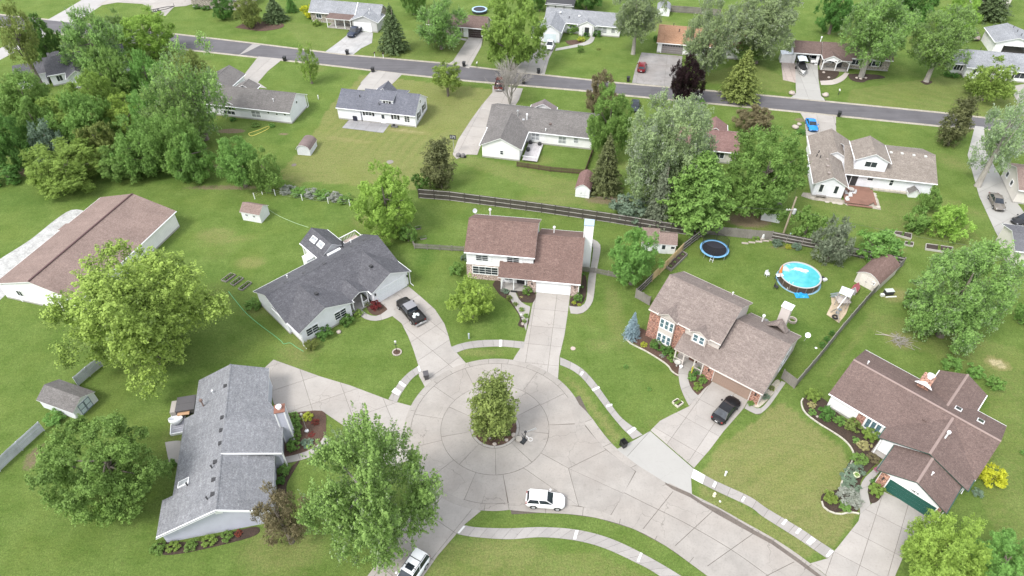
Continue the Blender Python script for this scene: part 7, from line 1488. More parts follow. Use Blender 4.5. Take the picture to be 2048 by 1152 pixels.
vehicle('white compact crossover car parked along the near kerb of the cul-de-sac', 'car', (1066, 1017), (1113, 1021), 'R', (.84, .84, .85), 'suv', 4.25, 1.8, 1.58)
pk = vehicle('black crew-cab pickup with silver-grey roof and open bed on the curved driveway', 'pickup truck', (823.8, 648.4), (797.5, 618), 'L', (.014, .013, .012), 'pickup', 5.7, 2.0, 1.88, name='pickup_truck', wb=3.6, roofcol=(.22, .22, .235), rough=.35)
vehicle('black sedan parked in front of the brown garage door', 'car', (1450, 847), (1475, 817), 'R', (.006, .006, .008), 'sedan', 4.8, 1.86, 1.45)
def rack(root, hl, W, H, t0, t1, wt, zr):
    for s in (-1, 1): MB().bar((t0 + .1, s * (wt - .04), zr + .1), (t1 - .1, s * (wt - .04), zr + .1), .04).build('roof_rail', TYRE, root)
    for x in (t0 + 1.0, t0 + 1.9): MB().bar((x, -wt + .04, zr + .1), (x, wt - .04, zr + .1), .05).build('cross_bar', TYRE, root)
    MB().box(t1 - .85, t1 - .25, -.42, .42, zr + .045, zr + .075).build('sunroof', CARG, root)
vehicle('large white SUV with black roof rack cut off by the bottom edge', 'car', (850, 1139), (821, 1183), 'L', (.82, .83, .85), 'van', 4.9, 1.95, 1.78, extra=rack)
vehicle('dark blue pickup on the cracked grey driveway', 'pickup truck', (722.5, 64), (711, 74), 'L', (.03, .04, .07), 'pickup', 5.6, 1.95, 1.8, name='pickup_truck', wb=3.5, rough=.3)
vehicle('white car parked in front of the pale blue garage door', 'car', (1107.8, 89.5), (1104.6, 100.5), 'L', (.82, .82, .82), 'sedan', 4.6, 1.8, 1.5)
vehicle('dark red hatchback on the wide cracked grey driveway', 'car', (1289, 147), (1291.5, 131.5), 'R', (.16, .008, .014), 'suv', 4.5, 1.82, 1.55)
vehicle('dark red pickup behind the leafless tree', 'pickup truck', None, None, 'L', (.09, .018, .018), 'pickup', 5.5, 1.95, 1.8, name='pickup_truck', center=(1000, 172), heading=84)
vehicle('bright blue sports car on the driveway left of the beige-roofed house', 'car', None, None, 'L', (.01, .22, .62), 'sport', 4.6, 1.85, 1.32, center=(1622, 254), heading=-97)
vehicle('bronze-grey sedan on the long concrete driveway', 'car', (1975.5, 397), (1985, 418), 'R', (.20, .18, .16), 'sedan', 4.8, 1.82, 1.45, metal=.3)
vehicle('black car half hidden behind the grey garage roof', 'car', None, None, 'L', (.015, .015, .018), 'sedan', 4.7, 1.82, 1.45, center=(2046, 444), heading=200)
vehicle('white car parked inside the open carport', 'car', None, None, 'L', (.80, .80, .80), 'sedan', 4.6, 1.8, 1.45, center=(1625, 121), heading=-98)
vehicle('white car parked at the left inside the open detached garage', 'car', None, None, 'L', (.75, .76, .78), 'suv', 4.4, 1.8, 1.55, center=(1924, 74), heading=-100)
vehicle('dark red-brown car beside it inside the open detached garage', 'car', None, None, 'L', (.30, .24, .22), 'suv', 4.4, 1.8, 1.5, center=(1946, 76), heading=-100)
vehicle('dark car glimpsed behind the tall silver maple near the street', 'car', None, None, 'L', (.02, .03, .04), 'sedan', 4.6, 1.8, 1.5, center=(1270, 216), heading=-100)
for i, (dx, dy, l) in enumerate(((-1.55, .28, 'white sack at the left of the pickup bed'), (-1.2, -.05, 'white sack in the middle of the pickup bed'), (-1.45, -.38, 'white sack at the right of the pickup bed'))):
    x, y = pk.matrix_basis @ Vector((dx - .15, dy, 0)) if False else (pk.location.x + dx * math.cos(pk.rotation_euler.z) - dy * math.sin(pk.rotation_euler.z), pk.location.y + dx * math.sin(pk.rotation_euler.z) + dy * math.cos(pk.rotation_euler.z))
    m = MB().lathe([(.02, 0), (.24, .02), (.27, .10), (.2, .18), (.02, .2)], 8); o = m.build('sack', plain('white_sack', (.66, .72, .72), .6), None, (x, y, .78), pk.rotation_euler.z, smooth=True); o.scale = (1.3, .8, 1); tag(o, l, 'sack', 'sacks in the pickup bed')
# boat on trailer
bx, by = G(1601, 141); b = thing('boat', 'white boat with black cover and pale canopy on the driveway in front of the carport', 'boat', (bx, by), R(-98))
MB().add([(x, y * w, z) for x, w in ((-2.4, 1.05), (-1, 1.12), (1, 1.1), (2.1, .75), (2.7, .25)) for y, z in ((-.9, 1.25), (-.55, .55), (.55, .55), (.9, 1.25))], [(i * 4 + j, i * 4 + 4 + j, i * 4 + 5 + j, i * 4 + 1 + j) for i in range(4) for j in range(3)] + [(0, 1, 2, 3), (16, 19, 18, 17)]).build('hull', plain('white_gelcoat', (.74, .75, .76), .3), b)
MB().slab3([(-2.2, -.95, 1.3), (2.2, -.75, 1.34), (2.2, .75, 1.34), (-2.2, .95, 1.3)], .08, 0, 0).build('cover', plain('black_canvas', (.012, .012, .013), .9), b)
for x in (-2.0, .1):
    for s in (-1, 1): MB().bar((x, s * .9, 1.2), (x, s * .85, 2.35), .05).build('canopy_post', GALV, b)
MB().slab3([(-2.3, -.95, 2.35), (.4, -.95, 2.35), (.4, 0, 2.5), (-2.3, 0, 2.5)], .05, 0, 0).slab3([(-2.3, 0, 2.5), (.4, 0, 2.5), (.4, .95, 2.35), (-2.3, .95, 2.35)], .05, 0, 0).build('canopy', plain('pale_canvas', (.62, .68, .73), .6), b)
t = thing('boat_trailer', 'dark trailer carrying the white boat', 'trailer', (bx, by), R(-98)); MB().bar((-2.2, -.7, .42), (1.8, -.7, .42), .1).bar((-2.2, .7, .42), (1.8, .7, .42), .1).bar((1.8, -.7, .42), (3.4, 0, .42), .1).bar((1.8, .7, .42), (3.4, 0, .42), .1).bar((-2.2, -.7, .42), (-2.2, .7, .42), .1).bar((-.6, -.9, .35), (-.6, .9, .35), .1).build('frame', GALV, t)
for s in (-1, 1): o = link('wheel', None, t, (-.6, s * 1.0, .3)); o.rotation_euler = (R(-90) * s, 0, 0); link('tyre', _mats[('tyre', .32)], o)
t = thing('utility_trailer', 'black skeletal trailer on the concrete parking at the upper left', 'trailer', G(317, 24), R(35)); MB().bar((-2, -.8, .6), (2, -.8, .6), .12).bar((-2, .8, .6), (2, .8, .6), .12).bar((2, -.8, .6), (4.2, 0, .6), .12).bar((2, .8, .6), (4.2, 0, .6), .12).bar((-2, -.8, .6), (-2, .8, .6), .12).bar((0, -.8, .6), (0, .8, .6), .12).build('frame', DARKM, t)
MB().bar((4.2, 0, .6), (4.2, 0, 1.3), .1).build('jack', DARKM, t)
for x in (-.7, .2):
    for s in (-1, 1): o = link('wheel', None, t, (x, s * .95, .32)); o.rotation_euler = (R(-90) * s, 0, 0); link('tyre', _mats[('tyre', .32)], o)
# ================================================================ BINS, MAILBOXES
BIN = plain('bin_plastic', (.022, .022, .025), .5, 0, .2)
def bin_(label, x, y, rot, col=BIN, open_=False):
    b = thing('wheeled_bin', label, 'wheeled bin', G(x, y), R(rot), 'wheeled bins'); sc = 1.0
    MB().add([(-.24, -.28, .05), (.24, -.28, .05), (.24, .28, .05), (-.24, .28, .05), (-.32, -.36, 1.0), (.32, -.36, 1.0), (.32, .36, 1.0), (-.32, .36, 1.0)], [(3, 2, 1, 0), (0, 1, 5, 4), (1, 2, 6, 5), (2, 3, 7, 6), (3, 0, 4, 7)] + ([] if open_ else [(4, 5, 6, 7)])).build('body', col, b)
    if open_: MB().add([(-.28, -.32, .6), (.28, -.32, .6), (.28, .32, .6), (-.28, .32, .6)], [(0, 1, 2, 3)]).build('inside', plain('bin_dark', (.006, .006, .006), .9), b); o = MB().box(-.33, .33, .36, .40, .2, 1.0).build('lid', col, b)
    else: MB().slab3([(-.35, -.4, 1.03), (.35, -.4, 1.03), (.35, .40, 1.10), (-.35, .40, 1.10)], .06, 0, 0).build('lid', col, b)
    for s in (-1, 1): m = MB(); m.tube([(s * .27, .33, .12), (s * .33, .33, .12)], .12, 10); m.build('wheel', TYRE, b)
    MB().bar((-.28, .44, .98), (.28, .44, .98), .04).build('handle', col, b); return b
BG = plain('bin_grey', (.07, .065, .07), .55, 0, .2)
for a in [('dark grey bin at the kerb beside the pickup driveway', 853, 757, 15, BG), ('open black bin at the end of the tan house driveway', 1247, 893, 30, BIN, True), ('black bin at the end of the cracked grey driveway', 695, 109, -12), ('black bin at the end of the driveway above the slate-roofed cottage', 746, 144, -12), ('black bin beside the thin young tree driveway', 570, 122, -12),
          ('black bin at the foot of the small brown-roofed house driveway', 928, 133, -12), ('tilted black bin at the end of the white car driveway', 1077, 147, 10), ('black bin at the end of the wide cracked driveway', 1256, 163, -12), ('black bin beside the blue sports car driveway', 1677, 233, -20), ('black bin behind the leafless tree', 1047, 168, -12), ('small black bin beside the carport pier', 1637, 130, -8)]: bin_(*a)
def mailbox(label, x, y, m1=WHITE):
    b = thing('mailbox', label, 'mailbox', G(x, y), R(-12), 'mailboxes along the street'); MB().box(-.05, .05, -.05, .05, 0, 1.05).build('post', m1, b); MB().box(-.12, .12, -.3, .25, 1.05, 1.18).tube([(0, -.3, 1.18), (0, .25, 1.18)], .12, 10).build('box', DARKM if m1 is WHITE else WHITE, b); MB().box(.12, .15, -.1, .05, 1.15, 1.3).build('flag', TAIL, b)
for a in [('white mailbox left of two by the shaggy spruce', 750, 115), ('white mailbox right of two by the shaggy spruce', 767, 116), ('dark-posted mailbox beside the small brown-roofed house driveway', 954, 135, DARKM), ('dark-posted mailbox under the bright green tree', 998, 138, DARKM), ('white-posted mailbox under the bright green tree', 1011, 140), ('short dark mailbox with white stones on the carport house lawn', 1676, 190, DARKM)]: mailbox(*a)
# ================================================================ ISLAND, YARD THINGS
ROCK = concrete('pale_rock', (.42, .37, .33), .8)
def rock(label, x, y, r, mt=ROCK, grp='rocks'):
    rng = random.Random(int(x * y)); rr = r / scale_at(y); m = MB(); pr = [(.05, .0), (.8, .0), (1, .25), (.8, .6), (.35, .8), (.02, .82)]
    m.lathe([(a * rr, b * rr) for a, b in pr], 9); m.v = [(v[0] * rng.uniform(.82, 1.18), v[1] * rng.uniform(.82, 1.18), v[2] * rng.uniform(.85, 1.15)) for v in m.v]; o = m.build('rock', mt, None, G(x, y) + (.06,), x, smooth=True); tag(o, label, 'rock', grp)
for a in [('pale rock at the left edge of the cul-de-sac island', 951.7, 861, 4.5), ('pale rock at the bottom edge of the cul-de-sac island', 989, 889, 4.5), ('pale rock right of the bottom one in the island', 1013, 881, 4.2), ('small rock in the middle of the island mulch', 980, 877, 3), ('grey rock at the right rim of the island', 1027, 871, 5), ('white stone left in the carport house bed', 1647, 146, 3), ('white stone below the first in the carport house bed', 1657, 156, 3), ('white stone at the foot of the big trunk', 1713, 157, 3.2), ('yellowish stone at the foot of the big trunk', 1721, 159, 3.5), ('white stone right of the big trunk', 1731, 157, 3), ('flat white slab left of the carport driveway', 1583, 188, 7), ('flat white slab right of the carport driveway', 1650, 192, 7), ('white stone under the round tree at far right', 1968, 197, 4), ('pale stone pile on the lawn left of the blue car', 1590, 256, 7), ('pale stone in the gravel patch left of the blue car', 1598, 250, 5), ('pale rock by the charcoal house gable', 678, 665, 5), ('white stone in the ranch bed upper edge', 1634, 834, 3), ('glazed white rock beside the lawn lamp in the centre yard', 1045, 649, 4), ('rock at the end of the tall dark fence', 804, 560, 0.1)][:-1]: rock(*a)
b = thing('basketball_hoop', 'tipped portable basketball hoop stand with black base beside the island', 'basketball hoop', G(1043, 882), R(-35))
MB().add([(-.75, -.35, 0), (.55, -.35, 0), (.55, .45, 0), (-.75, .45, 0), (-.7, -.3, .2), (.45, -.3, .32), (.45, .4, .32), (-.7, .4, .2)], [(4, 5, 6, 7), (0, 1, 5, 4), (1, 2, 6, 5), (2, 3, 7, 6), (3, 0, 4, 7)]).build('base', plain('black_base', (.02, .024, .028), .5), b)
MB().tube([(.3, .25, .3), (.35, .3, 1.9)], .06, 8).build('pole', DARKM, b); MB().bar((.35, .25, 1.75), (1.25, 1.1, 2.35), .06).bar((.35, .4, 1.6), (1.3, 1.2, 2.1), .05).build('boom', GALV, b); MB().box(.25, .5, .1, .35, 1.75, 1.95).build('bracket', DARKM, b)
MB().bar((-.6, .9, .05), (.2, .5, .08), .05).build('brace', DARKM, b); m = MB()
for k in range(12): a0, a1 = k * math.pi / 6, (k + 1) * math.pi / 6; m.bar((1.15 + .24 * math.cos(a0), .15 + .24 * math.sin(a0), 1.1), (1.15 + .24 * math.cos(a1), .15 + .24 * math.sin(a1), 1.1), .03)
m.bar((.4, .28, 1.1), (.92, .18, 1.1), .04).build('rim', WHITE, b)
o = MB().lathe([(.0, 0), (.40, 0), (.42, .12), (.38, .3), (.15, .34), (.0, .33)], 16).build('stone_disc', concrete('disc_stone', (.40, .37, .33), .6), None, G(1038, 880) + (.05,)); tag(o, 'round pale stone weighing down the black hoop base', 'stone')
def post_lamp(label, x, y, h=1.9):
    b = thing('lamp_post', label, 'lamp post', G(x, y)); MB().cyl(0, 0, 0, h, .04, 8).build('pole', DARKM, b); MB().lathe([(.05, h), (.12, h + .02), (.15, h + .3), (.02, h + .42)], 8).build('lantern', plain('lantern_glass', (.6, .6, .58), .3), b); MB().box(-.25, .25, -.03, .03, h - .35, h - .3).build('crossbar', DARKM, b)
post_lamp('black lamp post in a small mulch ring on the front lawn', 794, 705); post_lamp('black lamp post at the tip of the centre front walk bed', 1042, 651); post_lamp('thin lamp post beside the small brown-roofed house driveway', 965, 92, 2.2)
def ring(label, x, y, r, name='stone_ring', mt=ROCK, grp=None, n=14, h=.14):
    b = thing(name, label, 'stone ring', G(x, y), 0, grp); rr = r / scale_at(y); me = MB().box(-.14, .14, -.08, .08, 0, h).mesh('stone', mt)
    for k in range(n): a = 2 * math.pi * k / n; o = link('stone', me, b, (rr * math.cos(a), rr * math.sin(a), 0), a + R(90)); o.scale = (rr * 2 * math.pi / n / .30, 1, 1)
    return b
ring('ring of edging stones around the front lawn lamp post', 794, 705, 8.5); ring('round stone fire pit behind the tan house chimney', 1584, 642, 7.5, h=.35)
def rbox(name, label, cat, x, y, sx, sy, z0, z1, rot, mt, parts=None, grp=None):
    b = thing(name, label, cat, G(x, y), R(rot), grp); MB().box(-sx / 2, sx / 2, -sy / 2, sy / 2, z0, z1).build('body', mt, b)
    for p in parts or []: MB().box(*p[1]).build(p[0], p[2], b)
    return b
WT = plain('white_plastic', (.70, .71, .72), .5)
def utility_post(label, x, y, h=.8, mt=WT): b = thing('utility_post', label, 'utility post', G(x, y)); MB().cyl(0, 0, 0, h, .11, 10).build('post', mt, b); MB().lathe([(.13, h), (.13, h + .06), (.02, h + .1)], 10).build('cap', mt, b)
utility_post('short grey utility post on the centre front lawn', 938, 677, .9, plain('util_grey', (.40, .45, .47), .5)); utility_post('white utility marker on the lawn of the tan house', 1450, 951, .7); utility_post('white utility post beside the pale blue-white house', 637, 198, .8); utility_post('pale green utility post beside the pool yard pole', 1578, 477, 1.0, plain('pale_green', (.35, .5, .42), .5))
b = thing('fire_hydrant', 'cream fire hydrant on the grass strip at the right kerb', 'fire hydrant', G(1428, 992)); HY = plain('cream_hydrant', (.66, .63, .46), .5); MB().lathe([(.17, 0), (.17, .05), (.11, .07), (.11, .5), (.15, .52), (.15, .56), (.12, .62), (.04, .72), (.0, .74)], 12).build('barrel', HY, b); MB().tube([(-.2, 0, .42), (.2, 0, .42)], .06, 8).tube([(0, -.2, .38), (0, 0, .38)], .07, 8).build('nozzle', HY, b); MB().lathe([(.03, .72), (.03, .79), (0, .8)], 6).build('cap', HY, b)
def disc(label, x, y, r, mt, name='manhole_cover', cat='manhole cover'): rr = r / scale_at(y); o = MB().lathe([(0, .03), (rr * .8, .03), (rr, .03), (rr, 0)], 16).build(name, mt, None, G(x, y) + (0,)); tag(o, label, cat)
disc('round pinkish cover in the grass right of the centre driveway', 1146, 697, 5, concrete('cover_pink', (.42, .34, .30), .6)); disc('small white cap in the grass beside the fire hydrant', 1440, 1003, 2, WHITE); disc('round grey cover in the mown yard', 780, 324, 7, concrete('cover_grey', (.22, .2, .18), .8)); disc('round cover in the lawn below the arched shed', 588, 330, 5, concrete('cover_dark', (.16, .14, .12), .8)); disc('white ball on the grass beside the diagonal fence', 1632, 696, 2.5, WHITE); disc('small white disc on the grass by the charcoal house', 769, 463, 2, WHITE)
# raised beds
SOIL = gravel('bed_soil', (.035, .026, .02), (.075, .055, .045), 10)
def raised(label, pts, h=.25, fr=None, plants='green', grp='raised garden beds'):
    P = [Vector(p) for p in GP(pts)]; c = sum(P, Vector((0, 0))) / 4; b = thing('raised_bed', label, 'garden bed', tuple(c), 0, grp); Q = [p - c for p in P]
    for i in range(4): a_, b_ = Q[i], Q[(i + 1) % 4]; MB().bar((a_.x, a_.y, h / 2), (b_.x, b_.y, h / 2), .07, h).build('board', fr or WD_GREY, b)
    MB().prism([(q.x * .96, q.y * .96) for q in Q], 0, h * .75).build('soil', SOIL, b)
    (me, _), hr = get_crown('bush', 1)
    for k in range(4): t_ = (k + .5) / 4; q = (Q[0].lerp(Q[1], t_) + Q[3].lerp(Q[2], t_)) / 2; o = link('plant', me, b, (q.x, q.y, h * .6)); o.scale = (.22, .22, .16); setmat(o, LM[plants])
raised('leftmost of three small raised beds on the barn lawn', [(443, 562), (462, 548), (472, 551), (453, 565)]); raised('middle of three small raised beds on the barn lawn', [(461, 569), (480, 555), (487.5, 558), (468.5, 572.5)]); raised('rightmost of three small raised beds on the barn lawn', [(477, 579), (497, 564), (504, 567), (485, 582)])
raised('grey raised planter against the fresh yellow fence', [(1331, 536), (1364, 506), (1374, 512), (1342, 543)], .5); raised('pale-framed raised bed behind the wide bush', [(1786, 470), (1790, 465), (1822, 470), (1821, 480)], .35, concrete('pale_frame', (.42, .40, .37), .4)); raised('long pale-framed raised bed right of the stone path', [(1850, 500), (1851, 490), (1904, 497), (1903, 508)], .35, concrete('pale_frame2', (.44, .42, .39), .4), 'lime'); raised('short pale raised bed below the wide bush', [(1808, 491), (1809, 485), (1826, 487), (1825, 494)], .3, concrete('pale_frame3', (.44, .42, .39), .4))
raised('square cream flower box on the tan house lawn', [(1344, 806), (1354, 800), (1366, 808), (1355, 816)], .35, plain('cream_box', (.60, .56, .48), .6), 'lime'); raised('small dark bed left of the picket fence', [(830, 455), (841, 453), (842, 458), (832, 460)], .2); raised('small dark bed near the picket fence corner', [(840, 476), (852, 473), (853, 478), (842, 480)], .2)
# garden edging lines
def edging(name, label, pts, mt, w=.16, h=.14, seg_=.6, cat='edging'):
    P = resample(smooth_line(GP(pts), 5), max(3, int(plen(smooth_line(GP(pts), 5)) / seg_) + 1)); O = P[0]; b = thing(name, label, cat, tuple(O)); 
    for i in range(len(P) - 1):
        a_, c_ = P[i] - O, P[i + 1] - O; d = (c_ - a_).normalized() * .015; MB().bar((a_.x + d.x, a_.y + d.y, h / 2), (c_.x - d.x, c_.y - d.y, h / 2), w, h).build('edging_block', mt, b)
EDG = concrete('edging_concrete', (.47, .45, .38), .5)
edging('stone_edging', 'curving pale edging around the large ranch front bed', [(1606, 797), (1602, 806), (1610, 826), (1640, 849), (1680, 874), (1699, 892), (1707, 908), (1704, 922), (1692, 945), (1683, 965), (1680, 984)], EDG); edging('stone_edging', 'pale edging around the tip of the ranch front bed', [(1643, 1003), (1647, 1015), (1662, 1025), (1682, 1029), (1700, 1025), (1718, 1028)], EDG)
edging('stone_edging', 'pale stone edging of the tan house front bed from spruce to porch', [(1250, 676), (1262, 688), (1290, 702), (1318, 719), (1336, 732), (1344, 744), (1357, 752)], EDG)
# hoses
def cable(name, label, pts, r, mt, z=.03, cat='hose'):
    P = smooth_line(GP(pts), 5); O = P[0]; o = MB().tube([(p.x - O.x, p.y - O.y, z) for p in P], r, 6).build(name, mt, None, (O.x, O.y, 0)); tag(o, label, cat)
HG = plain('green_hose', (.12, .42, .20), .5); cable('garden_hose', 'long green hose curving along the left side of the charcoal house', [(457, 583), (470, 600), (493, 627), (520, 650), (547, 670), (562, 682), (568, 688), (580, 686), (592, 694), (607, 703)], .035, HG); cable('garden_hose', 'pale green hose from the little white shed to the skylit wing', [(538, 420), (560, 433), (590, 446), (617, 455)], .025, plain('pale_hose', (.40, .55, .35), .5))
cable('garden_hose', 'yellow hose looped on the grass below the pale blue-white house', [(497, 268), (503, 272), (520, 266), (537, 257), (536, 253), (518, 260), (500, 266), (497, 268)], .05, plain('yellow_hose', (.62, .52, .12), .5))
# ================================================================ POOL YARD
x, y = G(1601, 549.5, 1.15); s = 41.5 / scale_at(549.5, 1.15); pr = s / 1.04
p = thing('swimming_pool', 'round above-ground pool with dark brown panels and turquoise water', 'swimming pool', (x, y)); PW = plain('pool_panel', (.075, .052, .04), .5, 0, .2)
for k in range(16):
    a0, a1 = 2 * math.pi * k / 16 + .01, 2 * math.pi * (k + 1) / 16 - .01; m = MB(); n = 4
    vs = [(pr * math.cos(a0 + (a1 - a0) * i / n), pr * math.sin(a0 + (a1 - a0) * i / n), z) for z in (.02, 1.1) for i in range(n + 1)]; m.add(vs, [(i, i + 1, n + 2 + i, n + 1 + i) for i in range(n)]); m.build('wall_panel', PW, p)
    MB().box(-.04, .04, -.05, .05, 0, 1.15).build('support_post', plain('pool_post', (.20, .17, .16), .5), p, (pr * 1.01 * math.cos(a0), pr * 1.01 * math.sin(a0), 0), a0)
MB().lathe([(pr - .16, 1.12), (pr + .05, 1.12), (pr + .05, 1.17), (pr - .12, 1.18), (pr - .16, 1.12)], 48).build('top_rim', plain('pool_rim', (.42, .40, .40), .5), p); MB().lathe([(pr - .13, 1.1), (pr - .13, .1), (0, .08)], 40).build('liner', plain('pool_liner', (.35, .62, .66), .5), p)
def water():
    b = NB('pool_water'); n = b.noise(b.pos(), 1.2, 4); n2 = b.noise(b.pos(), .5, 3); c = b.mix(b.ramp(n, .35, .65), (.065, .36, .40), (.095, .44, .49)); c = b.mix(b.ramp(n2, .6, .66), c, (.40, .58, .60)); b.l(c, b.bsdf.inputs['Base Color']); b.set(b.bsdf, Roughness=.08); b.bump(n, .15, .02); return b.m
MB().lathe([(0, .98), (pr - .13, .98)], 48).build('water', water(), p); MB().lathe([(pr, .012), (pr + .28, .012)], 40).build('ground_pad', plain('pool_pad', (.20, .36, .46), .6), p)
for (fx, fy, fr_) in ((.3, 1.4, .5), (.95, 1.05, .55), (-.1, 1.55, .35)):
    o = MB().lathe([(0, 1.0), (fr_, 1.0)], 9).build('floating_mat', plain('white_float', (.62, .64, .66), .5), p, (fx, fy, .0 + fr_ * .01)); o.scale = (1.2, .7, 1)
def ladder(label, top, bot, zt, w=.45, grp='ladders'):
    a, b_ = Vector(G(*top, zt) + (zt,)), Vector(G(*bot) + (0,)); O = b_.copy(); t = thing('ladder', label, 'ladder', (O.x, O.y), 0); d = (a - b_); r = Vector((-d.y, d.x, 0)).normalized() * w / 2
    for s_ in (-1, 1): MB().bar(r * s_, d + r * s_, .05).build('side_rail', WT, t)
    n = max(3, int(d.length / .3))
    for i in range(1, n): q = d * (i / n); MB().bar(q - r, q + r, .09, .03).build('rung', WT, t)
ladder('white ladder leaning on the near side of the pool', (1583, 563), (1577, 581), 1.2, .5); ladder('white ladder at the front of the trampoline', (1426, 511), (1422, 524), .9, .45)
x, y = G(1429, 497, .85); tr = 28.6 / scale_at(497, .85) ; t = thing('trampoline', 'round trampoline with black mat, blue pad and net behind the tan house', 'trampoline', (x, y)); BLU = plain('blue_pad', (.19, .42, .70), .5)
MB().lathe([(0, .84), (tr * .84, .84)], 40).build('mat', plain('black_mat', (.022, .022, .032), .7), t); MB().lathe([(tr * .84, .86), (tr, .87), (tr, .80)], 40).build('pad', BLU, t)
def netmat():
    b = NB('safety_net'); tb = b.n('ShaderNodeBsdfTransparent'); mx = b.n('ShaderNodeMixShader'); mx.inputs[0].default_value = .45; b.l(tb.outputs[0], mx.inputs[1]); b.l(b.bsdf.outputs[0], mx.inputs[2]); b.l(mx.outputs[0], b.out.inputs['Surface']); b.set(b.bsdf, Base_Color=(.01, .01, .012, 1), Roughness=1.0); return b.m
MB().lathe([(tr * .90, .9), (tr * .90, 2.5)], 32).build('net', netmat(), t)
for k in range(6): a = k * math.pi / 3 + .2; MB().tube([(tr * math.cos(a), tr * math.sin(a), 0), (tr * math.cos(a), tr * math.sin(a), 2.55)], .025, 6).build('net_pole', DARKM, t)
for k in range(4): a = k * math.pi / 2 + .6; MB().tube([(tr * .97 * math.cos(a), tr * .97 * math.sin(a), 0), (tr * .97 * math.cos(a), tr * .97 * math.sin(a), .82)], .04, 6).build('leg', GALV, t)
x, y = G(959, 18, .85); t = thing('trampoline', 'distant blue-rimmed trampoline behind the bright green tree at the top', 'trampoline', (x, y)); MB().lathe([(0, .84), (1.6, .84)], 30).build('mat', plain('black_mat', (.022, .022, .032), .7), t); MB().lathe([(1.6, .86), (2.0, .87), (2.0, .7)], 30).build('pad', plain('pale_blue_pad', (.35, .50, .68), .5), t); MB().lathe([(1.95, .7), (1.9, .1)], 24).build('skirt', DARKM, t)
b = thing('parasol', 'folded orange parasol at the left rim of the pool', 'parasol', G(1557, 556)); MB().cyl(0, 0, 0, 2.5, .025, 8).build('pole', GALV, b); MB().lathe([(.02, 2.55), (.08, 2.4), (.18, 1.5), (.24, 1.2), (.06, 1.15)], 10).build('canopy', plain('orange_cloth', (.62, .20, .04), .7), b)
b = thing('pool_table', 'small pale side table at the left rim of the pool', 'table', G(1556, 560), R(10)); MB().box(-.5, .5, -.3, .3, .95, 1.02).build('table_top', WT, b); [MB().box(a_ - .03, a_ + .03, c_ - .03, c_ + .03, 0, .95).build('leg', DARKM, b) for a_ in (-.42, .42) for c_ in (-.24, .24)]
def chair(label, x, y, rot, mt=WT, grp='garden chairs'):
    c = thing('garden_chair', label, 'chair', G(x, y), R(rot), grp); MB().box(-.27, .27, -.27, .27, .40, .45).build('seat', mt, c); MB().box(-.27, .27, .23, .28, .45, .95).build('backrest', mt, c)
    for a_ in (-.23, .23):
        for b_ in (-.23, .23): MB().bar((a_, b_, 0), (a_, b_, .42), .045).build('leg', mt, c)
        MB().box(a_ - .03, a_ + .03, -.25, .25, .62, .66).build('armrest', mt, c)
chair('white garden chair on the grass left of the pool', 1533, 552, 20); chair('white chair on the flagstones below the red-brown deck', 1693, 403, 10); chair('small dark chair beside the pool-side grass', 1551, 577, 50, DARKM)
b = thing('tarp', 'crumpled bright blue tarp on the grass in front of the pool', 'tarp', G(1603, 591)); rng = random.Random(5); m = MB(); n = 9
m.v = [((i / n - .5) * 1.9, (j / n - .5) * 1.1, (rng.uniform(.04, .32) if 0 < i < n and 0 < j < n else .02)) for i in range(n + 1) for j in range(n + 1)]; m.f = [(i * (n + 1) + j, (i + 1) * (n + 1) + j, (i + 1) * (n + 1) + j + 1, i * (n + 1) + j + 1) for i in range(n) for j in range(n)]; m.mi = [0] * len(m.f); m.build('sheet', plain('blue_tarp', (.02, .30, .62), .35), b)
bp = rbox('pool_pump', 'black pump with white hose at the right of the pool', 'pump', 1643, 559, .6, .4, 0, .45, 20, DARKM, [('filter', (-.1, .5, -.6, -.2, .1, .4), WT)])
# sand pit and playset
MB().prism(GP([(1653, 629), (1678, 646), (1692, 628), (1701, 604), (1697, 594), (1675, 588), (1662, 593), (1663, 608)]), 0, .05).build('sand_pit', gravel('play_sand', (.42, .34, .24), (.55, .45, .33), 9))['kind'] = 'structure'
b = thing('playset', 'wooden swing set with pale canopy, slide and tyre swing on a sand patch', 'playset', G(1692, 600)); ox, oy = G(1692, 600)
Wp = wood('pale_play_wood', (.36, .32, .30), (.5, .46, .43)); L_ = lambda px_, py_, z: (G(px_, py_, z)[0] - ox, G(px_, py_, z)[1] - oy, z)
q = [L_(1684.7, 572, 2.9), L_(1709, 581, 2.9), L_(1701, 595, 2.5), L_(1678, 585.5, 2.5)]; MB().slab3(q, .05, 0, 0).build('canopy', plain('pale_tarp', (.55, .57, .62), .6), b)
for v in q: MB().bar((v[0] * .93, v[1] * .93 , 0), (v[0], v[1], v[2] - .05), .09).build('post', Wp, b)
c_ = [sum(v[i] for v in q) / 4 for i in range(2)]; MB().box(c_[0] - .9, c_[0] + .9, c_[1] - .7, c_[1] + .7, 1.1, 1.2).build('platform', Wp, b)
B0, B1 = L_(1693.4, 592.6, 2.3), L_(1674.7, 617, 2.3); MB().bar(B0, B1, .14).build('swing_beam', plain('white_beam', (.6, .57, .54), .6), b)
for pp in ((1661, 624), (1678, 645.5), ): MB().bar(L_(*pp, 0), B1, .1).build('frame_leg', Wp, b)
for pp in ((1683, 600), (1703, 605)): MB().bar(L_(*pp, 0), B0, .1).build('frame_leg', Wp, b)
for t_ in (.3, .55): v = Vector(B0).lerp(Vector(B1), t_); MB().bar(v, v - Vector((.15, 0, 1.75)), .02).bar(v + Vector((.25, -.2, 0)), v + Vector((.1, -.2, -1.75)), .02).box(v.x - .25, v.x + .2, v.y - .3, v.y + .1, .5, .56).build('swing', plain('swing_grey', (.20, .24, .27), .6), b)
